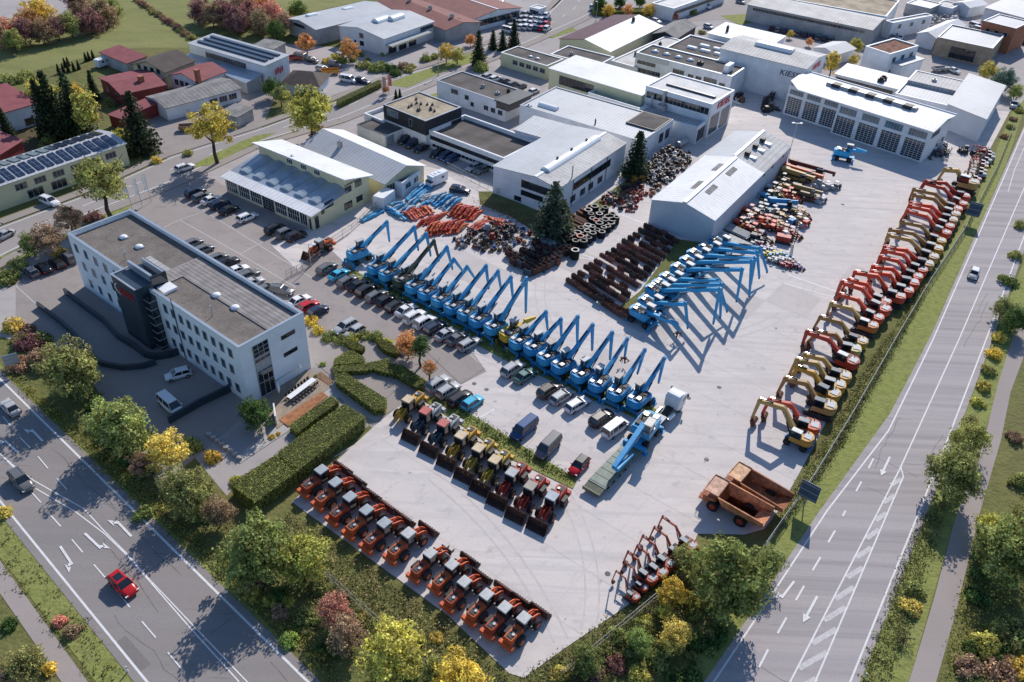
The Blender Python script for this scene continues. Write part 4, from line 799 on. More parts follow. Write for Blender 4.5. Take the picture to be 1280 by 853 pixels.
# ---- top right
b=Bld('warehouse','very long grey roofed hall with window band at the top of the estate',(935,6),(1090,38),5.2,C=(1113,24)); b.gable('grey_wall','lightgrey_roof_x',.9,'x',.6); b.band('f',2,b.L-2,4.2,.8,40,fm='trim_grey')
b=Bld('warehouse','pinkish flat roofed range behind the very long grey hall',(968,-4),(1108,21),6.0,D=(1000,-20)); b.flat('white_wall','tan_roof',.3)
b=Bld('office_building','small white block at the end of the pinkish flat roofs',(1107,26),(1116,29),5.0,C=(1139,11)); b.flat('white_wall','lightgrey_roof_x',.3); b.row('r',1,b.W-1,3,3.4,1.5,1.2)
b=Bld('office_building','tall white office with brown planted roof and terrace',(1082,58),(1113,68),8.6,C=(1134,53)); b.flat('white_wall','moss_roof',.3,'trim_white'); b.row('r',.6,b.W-.6,3,6.6,1.6,1.2,nm=2); b.row('r',.6,b.W-.6,3,3.2,1.6,1.2,nm=2)
mb=MB(); mb.mi(0).box(b.L+.02,b.L+3,b.W*.2,b.W*.95,0,5.6); mb.mi(1).box(b.L+.02,b.L+3.2,b.W*.15,b.W*.98,5.6,5.9); b.part(mb,'terrace_block',['white_wall','trim_grey'])
b=Bld('house','small grey gabled house between trees behind the repair hall',(1017,60),(1045,69),3.2,C=(1062,59)); b.gable('white_wall','metal_roof_y',1.0,'y'); b.row('f',.5,b.L-.5,2,1.8,1.,1.)
b=Bld('warehouse','tan flat roofed building with dark glazed front near the right corner',(1172,46.5),(1241,61),5.6,C=(1265,46)); b.flat('tan_wall','metal_roof_x',.3,'trim_white'); b.band('f',b.L*.3,b.L*.75,2.2,3.2,8,fm='trim_dark')
b=Bld('warehouse','white ribbed gabled hall beside the tan building',(1147,42),(1170,48),3.8,C=(1199,30)); b.gable('white_wall','white_roof_y',1.2,'y')
b=Bld('office_building','orange brick block with pale roof next to the tan building',(1229,26),(1270,36),8.0,D=(1242,16)); b.flat('brick_wall','metal_roof_x',.2); b.row('f',1,b.L-1,3,5.5,1.2,1.2)
b=Bld('warehouse','grey blue roofed hall in the upper right corner',(1232,10),(1292,26),4.6,D=(1266,-8)); b.gable('white_wall','metal_roof_x',1.5,'x')
b=Bld('house','small white flat house at the top behind the long grey hall',(1133,4),(1163,11),3.6,C=(1170,3)); b.flat('grey_wall','metal_roof_x',.2)
b=Bld('house','white shed with pale roof left of the stored pipes at the top',(1168,6),(1190,11),3.2,C=(1196,4)); b.flat('white_wall','lightgrey_roof_x',.2)
b=Bld('house','small white gabled house by the street at the top right',(1192,4),(1212,10),3.4,C=(1217,1)); b.gable('white_wall','white_roof_y',1.0,'y')
b=Bld('office_building','long white building behind the yellow trees at the top',(815,4),(842,11),4.2,C=(915,-10)); b.flat('white_wall','pale_roof',.3); b.band('r',1,b.W-1,2.6,1,12)
b=Bld('office_building','white cabin on the used car lot by the back road',(662,9),(674,12),2.8,C=(681,8)); b.flat('white_wall','pale_roof',.15); b.band('f',.3,b.L-.3,1.6,1.,3)
b=Bld('barn','low dark shed at the meadow edge near the pale hall',(318,57),(343,62),2.6,C=(352,55)); b.shed('grey_wall','fibre_roof_x',.3)
# ---------------------------------------------------------------- vehicles and machines
def Zc(x0,y0,s): return lambda p:(x0+p[0]/s,y0+p[1]/s)
def wheel(parent,x,y,r,w,rim='light_metal',n=16,rimcol=None,z=None):
    mb=MB(); z=r if z is None else z; s=1 if y>0 else -1
    mb.cyl((0,-w/2+.04,0),(0,w/2-.04,0),r,n); mb.cyl((0,-w/2,0),(0,w/2,0),r*.88,n)
    t=mb.build('wheel','rubber',parent,None,False,(x,y,z)); mb=MB(); mb.cyl((0,s*(w/2-.05),0),(0,s*(w/2+.012),0),r*.52,12); mb.cyl((0,s*(w/2),0),(0,s*(w/2+.05),0),r*.2,8)
    mb.build('rim',rim,t,rimcol); return t
# ---- cars
def car_proto(kind):
    # stations: x (rear to front), half width, sill z, belt z
    L,Wc,H,profile,green={ # green: (rear base, rear top, front top, front base), belt
     'hatch':(3.9,.84,1.45,[(-1.95,.5,.72),(-1.85,.62,.88),(-1.2,.6,.9),(.55,.6,.92),(.95,.6,.88),(1.7,.58,.74),(1.95,.5,.55)],(-1.83,-1.45,.25,.95)),
     'saloon':(4.4,.86,1.42,[(-2.2,.5,.68),(-2.1,.6,.92),(-1.35,.6,.95),(.6,.6,.92),(1.05,.6,.88),(1.95,.58,.72),(2.2,.5,.52)],(-1.75,-.95,.2,1.05)),
     'estate':(4.5,.88,1.47,[(-2.25,.5,.7),(-2.15,.62,.92),(-1.35,.6,.94),(.6,.6,.93),(1.05,.6,.9),(2.0,.58,.75),(2.25,.5,.55)],(-2.15,-1.8,.25,1.08)),
     'suv':(4.5,.92,1.68,[(-2.25,.6,.85),(-2.15,.7,1.02),(-1.35,.7,1.05),(.6,.7,1.05),(1.05,.7,1.02),(2.0,.66,.92),(2.25,.6,.65)],(-2.15,-1.8,.3,1.05)),
     'van':(4.9,.95,1.95,[(-2.45,.6,.95),(-2.4,.7,1.08),(-1.35,.7,1.1),(1.1,.7,1.1),(1.6,.7,1.05),(2.25,.66,.9),(2.45,.6,.65)],(-2.42,-2.3,1.0,1.65))}[kind]
    root=thing('parked_car','car','car'); n=len(profile); mb=MB(); vs=[]; fs=[]
    for i,(x,_,zt) in enumerate(profile):
        w=Wc*(1-.20*abs(x/(L/2))**3.2); zb=.24 if 0<i<n-1 else .34
        ring=[(x,-w*.9,zb),(x,-w,zb+.14),(x,-w,zt*.72),(x,-w*.93,zt-.03),(x,-w*.55,zt+.02),(x,w*.55,zt+.02),(x,w*.93,zt-.03),(x,w,zt*.72),(x,w,zb+.14),(x,w*.9,zb)]
        vs+=ring
    m=10
    for i in range(n-1): fs+=[(i*m+j,i*m+(j+1)%m,(i+1)*m+(j+1)%m,(i+1)*m+j) for j in range(m)]
    fs+=[tuple(range(m-1,-1,-1)),tuple(range((n-1)*m,n*m))]; mb._add(vs,[f[::-1] for f in fs]); mb.build('body','carpaint',root,(.5,.5,.5),True)
    # glasshouse and roof
    rb,rt,ft,fb=green; bz=profile[3][2]-.02; g=MB(); w0=Wc*.9; w1=Wc*.73; ht=H-.07
    q=[(rb,-w0,bz),(fb,-w0,bz-.02),(fb,w0,bz-.02),(rb,w0,bz),(rt,-w1,ht),(ft,-w1,ht),(ft,w1,ht),(rt,w1,ht)]
    g._add(q,[(4,5,6,7),(0,1,5,4),(1,2,6,5),(2,3,7,6),(3,0,4,7)])
    gh=g.build('glasshouse','glass',root)
    r=MB(); k=.05; x0,x1=rt-.06,ft+.02
    r._add([(x0,-w1-.02,ht),(x1,-w1-.02,ht),(x1,w1+.02,ht),(x0,w1+.02,ht),(x0+.08,-w1+.1,H),(x1-.15,-w1+.1,H),(x1-.15,w1-.1,H),(x0+.08,w1-.1,H)],[(4,5,6,7),(0,1,5,4),(1,2,6,5),(2,3,7,6),(3,0,4,7)])
    for s in (-1,1):      # pillars in body colour
        for (xa,xb) in ((rb,rt),(fb,ft)): r.beam((xa,s*w0,bz),(xb,s*w1,ht),.07,.06)
        xm=(rb+fb)/2-.1; r.beam((xm,s*(w0+.01),bz),(xm-.02,s*(w1+.01),ht),.08,.03)
        if kind in('estate','suv','van'): r.beam((rb+.75,s*(w0+.01),bz),(rt+.7,s*(w1+.01),ht),.1,.03)
        if kind in('estate','suv'): r.beam((x0+.3,s*(w1-.12),H+.03),(x1-.3,s*(w1-.12),H+.03),.04,.04)
    r.build('roof','carpaint',root,(.5,.5,.5))
    for s in (-1,1):
        for x in (-L*.31,L*.315): wheel(root,x,s*(Wc-.08),.32,.2,n=14)
        b=MB(); b.box(-.1,.05,s*.52-.16,s*.52+.16,-.07,.07); b.build('headlight','lamp_glass',root,None,False,(L/2-.1,s*.12,profile[-1][2]+.03))
        b=MB(); b.box(-.03,.08,s*.62-.12,s*.62+.12,-.08,.08); b.build('taillight','red_light',root,None,False,(-L/2-.005,s*.06,profile[0][2]+.05))
        b=MB(); b.bev(-.08,.08,s*.02-.1,s*.02+.1,0,.12,.02); b.build('mirror','carpaint',root,(.5,.5,.5),False,(fb-.3,s*(Wc+.08),bz))
    return freeze(root)
CARK={k:car_proto(k) for k in ('hatch','saloon','estate','suv','van')}
CC={'white':(.75,.75,.75),'silver':(.42,.43,.44),'grey':(.14,.145,.15),'black':(.018,.019,.022),'blue':(.03,.07,.16),'red':(.5,.015,.02),'cyan':(.06,.42,.62),'green':(.10,.20,.17),'brown':(.09,.07,.06),'navy':(.015,.03,.07),'bluevan':(.02,.07,.2),'orange':(.6,.2,.03)}
KN={'hatch':'hatchback','saloon':'saloon car','estate':'estate car','suv':'sport utility car','van':'van'}
CN={'bluevan':'dark blue','navy':'dark blue'}
carno={}
LONG_CARS=[]
def car(px,py,d,kind,c,where,name='parked_car',group='cars parked on the site',sc=.97,rc=None,lab=None):
    p=G(px,py,.7 if kind!='van' else .9); q=G(px+d[0],py+d[1],.7); a=az(p,q)
    col=CC[c]; roof=CC[rc] if rc else col
    lab=lab or f"{CN.get(c,c)} {KN[kind]} {where}"
    o=dup(CARK[kind],(p.x,p.y,3*Z),a+random.uniform(-.02,.02),lab,{'body':col,'roof':roof,'mirror':col},group,sc); o.name=name if kind!='van' or name!='parked_car' else 'parked_van'; o['category']='van' if kind=='van' else 'car'
    LONG_CARS.append(o); return o
def carrow(lst,d,where,z,**k):
    n=len(lst)
    for i,(x,y,kind,c) in enumerate(lst):
        px,py=z((x,y)); car(px,py,d if not callable(d) else d(i),kind,c,where.format(ordw(i)),**k)
zA=Zc(420,270,5.333)
carrow([(-60,345,'estate','grey'),(20,387,'saloon','cyan'),(78,432,'estate','grey'),(146,460,'saloon','black'),(203,495,'suv','black'),(268,530,'estate','grey'),(332,560,'hatch','black'),(402,595,'estate','black'),(468,625,'saloon','white'),(524,670,'suv','white'),(592,705,'suv','white'),(660,742,'estate','navy'),(732,785,'saloon','silver'),(810,815,'saloon','grey'),(888,850,'estate','silver')],(22,-13),'{} in the long row below the blue handlers',zA,group='cars in the long row below the handlers')
carrow([(60,735,'estate','silver'),(122,770,'hatch','silver')],(-21,12),'{} of two parked below the office terrace hedge',zA)
zB=Zc(600,370,4.923)
carrow([(203,447,'suv','silver'),(277,489,'saloon','green'),(428,578,'suv','brown'),(505,615,'estate','silver'),(600,665,'estate','white')],(22,-14),'{} in the right part of the customer car park row',zB,group='cars in the customer car park')
zB=Zc(640,426,3.99)
car(*zB((447,385)),(22,-15),'suv','black','beside the white van in front of the handlers'); car(*zB((517,430)),(22,-16),'van','white','parked near the low loader truck')
car(*zB((60,435)),(-20,18),'van','bluevan','standing alone in the middle of the car park'); car(*zB((180,525)),(-18,20),'van','grey','parked right of the blue van'); car(*zB((335,620)),(-17,19),'hatch','red','with black roof near the low loader',rc='black')
zB=Zc(320,426,3.99)
carrow([(908,213,'suv','silver'),(960,245,'estate','silver'),(1017,285,'estate','black'),(1080,306,'hatch','cyan')],(21,-14),'{} of four parked above the yellow wheel loaders',zB)
zB=Zc(0,213,4.)
carrow([(978,110,'suv','navy'),(1012,130,'estate','grey'),(1056,146,'saloon','white'),(1100,168,'estate','navy'),(1145,196,'saloon','black'),(1236,233,'estate','white')],(20,-8),'{} in the line in front of the cream workshop',zB)
carrow([(966,362,'hatch','grey'),(1020,392,'hatch','grey'),(1090,435,'hatch','grey'),(1140,462,'suv','black'),(1188,497,'saloon','white'),(1242,522,'estate','grey'),(1262,560,'estate','silver'),(1330,590,'saloon','grey')],(20,-8),'{} in the row just behind the office block',zB)
carrow([(155,505,'hatch','grey'),(215,485,'saloon','black'),(282,460,'estate','black'),(340,435,'suv','grey')],(-18,-15),'{} in the bay left of the office block',zB)
carrow([(247,155,'suv','white')],(20,7),'by the doors of the solar panel building',zB); carrow([(15,325,'saloon','silver')],(-20,10),'driving on the back road at the left edge',zB,name='moving_car')
zB=Zc(270,160,4.74)
carrow([(352,598,'suv','black'),(418,620,'suv','grey'),(475,640,'suv','black')],(20,-9),'{} of three below the workshop eaves',zB)
zB=Zc(320,213,4.)
carrow([(128,598,'estate','grey')],(18,3),'by the rear corner of the office roof',zB); carrow([(216,650,'saloon','white'),(264,676,'hatch','red'),(312,700,'hatch','navy')],(20,-10),'{} of three beside the yellow hedge',zB)
car(231,209,(20,-7),'estate','white','driving on the back road past the yellow tree',name='moving_car')
zB=Zc(0,426,3.99)
car(*zB((888,165)),(-22,6),'hatch','white','standing in the shade before the office'); car(*zB((850,315)),(14,14),'van','white','parked with its nose at the garden wall')
car(*zB((48,330)),(-20,-20),'saloon','silver','driving on the road at the left edge',name='moving_car'); car(*zB((105,698)),(16,18),'suv','grey','driving on the turning lane of the left road',name='moving_car')
rc_=car(153,730,(15,14),'hatch','red','with dark sunroof driving on the left road',name='moving_car',sc=1.04); mb=MB(); mb.box(-.95,.0,-.42,.42,1.452,1.465); mb.build('sunroof','glass',rc_)
car(1217.5,342,(-4,10),'hatch','silver','driving on the road beside the yard',name='moving_car',rc='white')
zB=Zc(320,0,4.)
carrow([(748,700,'suv','black'),(782,718,'suv','navy'),(825,740,'saloon','black'),(905,765,'saloon','black'),(942,780,'hatch','blue'),(975,795,'hatch','blue'),(1085,836,'hatch','silver'),(1130,848,'hatch','grey')],(-18,8),'{} below the long office wing',zB)
carrow([(395,322,'suv','grey'),(335,345,'estate','silver'),(460,395,'van','white'),(533,405,'estate','navy'),(425,277,'hatch','silver'),(278,300,'saloon','black'),(230,285,'van','grey')],(18,4),'{} on the truck dealer lot across the back road',zB)
carrow([(1160,380,'estate','silver'),(1195,392,'estate','white'),(1240,405,'saloon','navy'),(1282,420,'estate','grey'),(1390,455,'hatch','white'),(1325,430,'saloon','grey')],(16,-7),'{} behind the white two storey block',zB)
carrow([(1155,27,'van','white'),(1230,17,'estate','white'),(1262,150,'van','white'),(1255,45,'saloon','silver'),(1100,12,'hatch','grey')],(18,5),'{} near the top back road lot',zB)
zB=Zc(640,0,4.)
cols=['white','silver','white','red','grey','white','blue','black','silver','white']
k=0
for r in range(4):
    for i in range(8):
        x=-10+i*26+(r%2)*4; y=62+r*22+i*2
        if x+y>330 : continue
        px,py=zB((x,y)); car(px,py,(8,-6),['hatch','saloon','estate','suv'][k%4],cols[(k*7+r)%10],'on the crowded used car lot beside the back road',group='cars on the used car lot at the top',lab='used car in a tight row on the crowded dealer lot beside the back road'); k+=1
car(*zB((422,42)),(14,3),'van','white','at the junction by the small yellow trees'); car(*zB((965,28)),(16,5),'van','white','beside the long white building at the top'); car(*zB((1145,8)),(16,4),'hatch','silver','on the street behind the white building'); car(*zB((985,133)),(14,4),'hatch','silver','by the bend beside the bright white roof'); car(*zB((722,105)),(14,4),'hatch','white','behind the purple roofed hall')
zB=Zc(960,0,4.)
carrow([(20+33*i,140+6.5*i,['hatch','estate','saloon'][i%3],['black','grey','navy','silver','grey','black','navy','grey','black','grey'][i]) for i in range(10)],(6,-8),'{} in front of the very long grey hall',zB)
carrow([(608,165,'van','white'),(636,172,'estate','navy'),(662,188,'saloon','white'),(690,150,'van','white'),(650,160,'hatch','white'),(625,185,'saloon','silver')],(-8,8),'{} in the lot right of the very long grey hall',zB)
car(1267,131,(2,12),'suv','silver','in the lane behind the sheet metal shed'); car(575,237,(20,3),'estate','navy','standing alone by the camper',lab='dark blue estate car standing alone on the lot right of the camper')
carrow([(930,352,'saloon','white'),(1268,205,'estate','grey'),(1276,212,'estate','navy'),(1040,130,'van','white'),(1060,150,'van','white')],(16,6),'{} on the street by the tan building',zB)
for p in CARK.values(): drop(p)
# ---- articulated arm of any digger, solved from surveyed joints
def rootat(px,py,h=2.2): p=G(px,py,h); p.z=3*Z; return p
def arm(root,pts,col,w=.5,cyls=True,m='paint',grab='bracket'):
    """pts: pivot, [mid], peak, tip in the thing's x-z plane"""
    V=[Vector((x,0,z)) for x,z in pts]; mb=MB()
    for i in range(len(V)-2): 
        k=1-.12*i; mb.beam(V[i],V[i+1],w*k,w*1.35*k,w*k*.85,w*1.1*k)
        mb.cyl((V[i+1].x,-w*.5,V[i+1].z),(V[i+1].x,w*.5,V[i+1].z),w*.55,8)
    bo=mb.build('boom',m,root,col); a,b=V[-2],V[-1]; mb=MB(); e=a+(a-b).normalized()*.45
    mb.beam(e,b,w*.72,w*.95,w*.5,w*.6); mb.cyl((a.x,-w*.45,a.z),(a.x,w*.45,a.z),w*.3,8); mb.build('stick',m,root,col)
    if cyls:
        c=MB(); 
        for s in (-1,1): p0=V[0]+Vector((.55,s*w*.62,-.35)); p1=V[0].lerp(V[1],.55 if len(V)==3 else .85)+Vector((0,s*w*.62,-.1)); c.mi(0).cyl(p0,p0.lerp(p1,.6),.1,6); c.mi(1).cyl(p0.lerp(p1,.55),p1,.06,6)
        c.build('boom_cylinder',['dark_metal','chrome'],root)
        c=MB(); q0=V[-3].lerp(V[-2],.45)+Vector((0,0,w*.75)); q1=e+Vector((0,0,.1)); c.mi(0).cyl(q0,q0.lerp(q1,.6),.1,6); c.mi(1).cyl(q0.lerp(q1,.55),q1,.06,6); c.build('stick_cylinder',['dark_metal','chrome'],root)
    if grab=='bracket':
        g=MB(); g.beam(b,b+Vector((0,0,-.35)),.22,.3,.15,.2); g.build('quick_coupler','dark_metal',root)
    elif grab=='bucket':
        g=MB(); g.T=Matrix.Translation(b)@Matrix.Rotation(.5,4,'Y'); ww=w*1.2
        pr=[(0,.1),(-.5,-.05),(-.62,-.45),(-.35,-.8),(.15,-.85),(.2,-.78),(-.3,-.72),(-.52,-.42),(-.42,-.1),(0,0)]
        g.prism(pr,-ww,ww); g.prism([(0,.1),(-.5,-.05),(-.62,-.45),(-.35,-.8),(.15,-.85)],-ww,-ww+.05); g.prism([(0,.1),(-.5,-.05),(-.62,-.45),(-.35,-.8),(.15,-.85)],ww-.05,ww); g.build('digging_bucket','rust',root)
    elif grab=='grapple':
        g=MB(); g.T=Matrix.Translation(b)
        for k in range(5):
            a5=k*2*pi/5; c_,s_=math.cos(a5),math.sin(a5); g.beam((.1*c_,.1*s_,-.1),(.75*c_,.75*s_,-.5),.22,.1); g.beam((.75*c_,.75*s_,-.5),(.25*c_,.25*s_,-1.1),.25,.08,.05,.05)
        g.cyl((0,0,.1),(0,0,-.3),.2,8); g.build('grapple','rust',root)
def solve_arm(bpx,ppx,tpx,hb,ht,azd=None,lim=(2.6,14)):
    b=G(*bpx,hb); 
    if tpx: t=G(*tpx,ht); a=az(b,t) if azd is None else azd
    else: a=azd
    d=Vector((math.cos(a),math.sin(a),0)); n=Vector((-d.y,d.x,0)); c=Vector((0,0,CH)); b0=Vector((b.x,b.y,0))
    def hit(p):
        r=ray(*p); k=(b0-c).dot(n)/r.dot(n); q=c+r*k; return (q-b0).dot(d),q.z
    pk=hit(ppx); pk=(pk[0],min(max(pk[1],lim[0]),lim[1]))
    td=(t-b0).dot(d) if tpx else pk[0]+.8
    return b0,a,pk,(td,ht)
def handler_proto():
    r=thing('material_handler','handler','material handler'); mb=MB(); mb.mi(0)
    mb.box(-2.2,2.2,-.55,.55,.55,1.05); mb.cyl((0,0,1.0),(0,0,1.35),.8,14); mb.mi(1)
    for x in (-1.5,1.5): mb.box(x-.15,x+.15,-1.2,1.2,.45,.75)
    mb.mi(0)
    for x in (-2.35,2.0): mb.box(x,x+.4,-1.3,1.3,.5,.9); 
    mb.build('undercarriage',['paint','dark_metal'],r,(.1,.3,.5))
    for x in (-2.3,2.2):
        for s in (-1,1): m=MB(); m.box(-.35,.35,-.3,.3,0,.1); m.box(-.12,.12,-.12,.12,.1,.75); m.build('stabiliser','paint',r,(.1,.3,.5),False,(x,s*1.35,.04))
    for x in (-1.35,1.35):
        for s in (-1,1): wheel(r,x,s*1.02,.55,.5,'dark_metal')
    # rounded upper body
    mb=MB(); pts=[(1.25,-1.2),(1.25,1.2),(-1.6,1.22),(-2.15,.95),(-2.4,.45),(-2.4,-.45),(-2.15,-.95),(-1.6,-1.22)]
    mb.slab(pts,1.35,2.35); mb.slab([(x*.94,y*.93) for x,y in pts],2.35,2.5); mb.build('upper_body','paint',r,(.03,.3,.6))
    mb=MB(); mb.mi(0).box(-1.75,-.2,-.98,.1,2.5,2.62); mb.mi(1).box(-1.6,-.9,-.85,-.2,2.62,2.78); mb.box(-1.9,-1.2,.3,.9,2.5,2.66); mb.mi(2).box(-.8,.9,-.25,.35,2.45,2.72); mb.box(.0,.8,-1.0,-.35,2.5,2.7)
    for k in range(6): mb.cyl((-.9+.3*k,-.2,2.7),(-.7+.3*k,.35,2.9),.05,5)
    mb.cyl((-.6,-.7,2.6),(-.6,-.7,3.15),.09,8); mb.build('engine_deck',['dark_metal','light_metal','dark_metal'],r)
    mb=MB(); mb.mi(0).bev(.25,1.45,.42,1.2,2.4,3.6,.08); mb.mi(1)
    for x in (.28,1.42):
        for y in (.45,1.17): mb.box(x-.05,x+.05,y-.05,y+.05,2.35,3.6)
    mb.box(.1,1.6,.38,1.3,2.36,2.5); cb=mb.build('cab',['glass_light','light_metal'],r); mb=MB(); mb.bev(.05,1.6,.3,1.3,3.6,3.72,.05); mb.build('cab_roof','paint',cb,(.6,.6,.58))
    mb=MB(); 
    for s in (-1,1):
        for x in (-1.5,-.3): mb.cyl((x,s*1.18,2.4),(x,s*1.18,2.95),.02,4)
        if s<0: mb.cyl((-1.5,-1.18,2.95),(-1.5,1.18,2.95),.02,4)
        mb.cyl((-1.5,s*1.18,2.95),(-.3,s*1.18,2.95),.02,4)
    mb.build('handrail','light_metal',r)
    return freeze(r)
mat('paint_dark',(.03,.03,.032),.5)
HP=handler_proto(); BLUE=(.04,.32,.62); BL2=(.055,.36,.64)
def handler(z,b,p,t,lab,col=BLUE,roof=(.5,.5,.48),grab='bracket',azd=None,und=None,group='blue material handlers',sc=1.,arms=True):
    b0,a,pk,tp=solve_arm(z(b),z(p),z(t) if t else None,2.4,1.7,azd)
    o=dup(HP,(b0.x,b0.y,3*Z),a,lab,{'upper_body':col,'undercarriage':und or tuple(c*.7 for c in col),'stabiliser':col,'cab_roof':roof},group)
    if arms: arm(o,[(.5,2.5),(pk[0],pk[1]),tp],col,.52,grab=grab)
    else:
        mb=MB(); mb.beam((.4,0,2.6),(4.6,0,2.9),.45,.6,.35,.4); mb.beam((4.6,0,2.9),(2.2,0,3.3),.35,.4); mb.build('boom','paint',o,col)
    return o
zA=Zc(420,270,5.333); zB=Zc(600,370,4.923); zC=Zc(780,280,5.017)
row=[((152,225),(340,47),(355,165)),((290,320),(522,82),(548,225)),((368,362),(603,125),(630,262)),((460,402),(653,172),(686,295)),((545,445),(740,215),(775,350)),((627,485),(787,295),(845,370)),((717,530),(875,345),(925,418)),((805,580),(1000,340),(1018,480)),((890,620),(1080,375),(1100,490)),((972,665),(1165,415),(1180,560)),((1077,715),(1268,425),(1265,640))]
lb=['set apart nearest the gate, outriggers down','second from the gate','third from the gate','dark olive','fifth from the gate','sixth from the gate','seventh from the gate','eighth from the gate','ninth from the gate','tenth from the gate','next left of the yellow machine']
for i,(b,p,t) in enumerate(row):
    if i==3: handler(zA,b,p,t,'dark olive green material handler among the blue ones in the long row',(.05,.075,.055),und=(.05,.08,.07))
    else: handler(zA,b,p,t,'blue handler with raised boom in the long row, '+lb[i],BLUE if i%2 else BL2,roof=(.45,.45,.43) if i!=2 else (.5,.38,.28))
handler(zB,(205,212),(335,128),None,'yellow material handler with folded boom between the blue ones',(.62,.40,.03),azd=math.radians(42),und=(.05,.05,.05),arms=False)
row2=[((265,255),(405,105),(415,200)),((355,292),(497,150),(500,240)),((437,352),(600,135),(598,290)),((525,402),(692,185),(690,330)),((645,457),(812,232),(800,385)),((745,507),(905,270),(890,380)),((862,562),(1012,340),(970,475)),((988,607),(1132,390),(1100,530))]
lb=['just right of the yellow one','second right of the yellow one','third right of the yellow one','fourth right of the yellow one','fifth right of the yellow one','holding a rusty clamshell grab','second from the low loader end','last one at the low loader end']
for i,(b,p,t) in enumerate(row2): handler(zB,b,p,t,'blue handler with short boom in the long row, '+lb[i],BLUE if i%2 else BL2,roof=(.35,.33,.3) if i in (0,2,6,7) else (.52,.52,.5),grab='grapple' if i==5 else 'bracket')
clu=[((600,115),(855,160),(840,330)),((540,155),(835,185),(826,350)),((470,195),(820,222),(812,370)),((425,240),(800,240),(790,450)),((370,285),(740,290),(710,480)),((300,345),(590,362),(628,560)),((255,385),(610,385),(620,575)),((215,415),(600,415),(565,620)),((170,493),(385,507),(400,650)),((122,548),(330,632),(350,672))]
for i,(b,p,t) in enumerate(clu): handler(zC,b,p,t,f'blue handler with long boom, {ordw(i)} from the top in the group beside the storage hall',BL2,roof=(.55,.55,.54),group='blue material handlers beside the storage hall',grab='grapple' if i==9 else 'bracket',azd=math.radians([-50,-47,-45,-46,-45,-44,-43,-44,-46,-40][i]) )
# one more in the shade before the repair hall, and one on the low loader further below
o=handler(Zc(960,80,4.267),(412,462),(590,500),None,'bright blue material handler with lowered boom in the shade of the repair hall',(.03,.40,.75),azd=math.radians(-20),arms=False)
# ---- excavators
def excavator_proto(wheels=False):
    r=thing('excavator','digger','excavator'); 
    if not wheels:
        for s in (-1,1):
            mb=MB(); pr=[(-1.7,.15),(-1.85,.4),(-1.7,.68),(-1.4,.78),(1.4,.78),(1.7,.68),(1.85,.4),(1.7,.15),(1.45,.03),(-1.45,.03)]; mb.prism(pr,s*1.02-.24,s*1.02+.24)
            for k in range(16): mb.box(-1.6+.21*k,-1.5+.21*k,s*1.02-.25,s*1.02+.25,.78,.82)
            mb.build('track','dark_metal',r)
        mb=MB(); mb.box(-1,1,-.85,.85,.35,.7); mb.cyl((0,0,.7),(0,0,.95),.6,12); mb.build('undercarriage','dark_metal',r)
    else:
        mb=MB(); mb.box(-1.6,1.6,-.5,.5,.5,.95); mb.box(-2.0,-1.7,-1.1,1.1,.3,.8); mb.cyl((0,0,.9),(0,0,1.0),.6,12); mb.build('undercarriage','paint',r,(.05,.2,.4))
        for x in (-1.1,1.1):
            for s in (-1,1): wheel(r,x,s*.95,.48,.4,'dark_metal')
    mb=MB(); pts=[(.95,-1.12),(.95,1.12),(-1.3,1.12),(-1.75,.8),(-1.9,.3),(-1.9,-.3),(-1.75,-.8),(-1.3,-1.12)]; z0=.98
    mb.slab(pts,z0,z0+.75); mb.slab([(x*.95 if x<0 else x*.3-.2,y*.93) for x,y in pts],z0+.75,z0+1.0); mb.build('upper_body','paint',r,(.5,.05,.02))
    mb=MB(); mb.mi(2).box(-1.6,-.65,-.6,.55,2.0,2.06); mb.mi(1).box(-.6,-.2,-.9,-.1,1.8,2.0); mb.cyl((-.9,-.8,1.9),(-.9,-.8,2.35),.06,6); mb.mi(1).box(.1,.9,-1.05,-.4,1.75,1.85); mb.build('engine_cover',['light_metal','dark_metal','trim_grey'],r)
    mb=MB(); mb.mi(0).bev(-.35,1.0,.28,1.1,1.75,2.72,.07); mb.mi(1)
    for x in (-.32,.95):
        for y in (.32,1.05): mb.box(x-.04,x+.04,y-.04,y+.04,1.7,2.72)
    mb.box(-.4,1.05,.25,1.13,1.70,1.80); cb=mb.build('cab',['glass','paint_dark'],r); mb=MB(); mb.bev(-.4,1.0,.26,1.12,2.72,2.8,.05); mb.build('cab_roof','paint',cb,(.15,.16,.17))
    return freeze(r)
EX=excavator_proto(); EXW=excavator_proto(True)
RED=(.62,.085,.04);YEL=(.52,.28,.04);CRM=(.50,.30,.13);ORG=(.55,.17,.04);BRN=(.33,.19,.07);DRD=(.42,.05,.03);TAN=(.48,.31,.11)
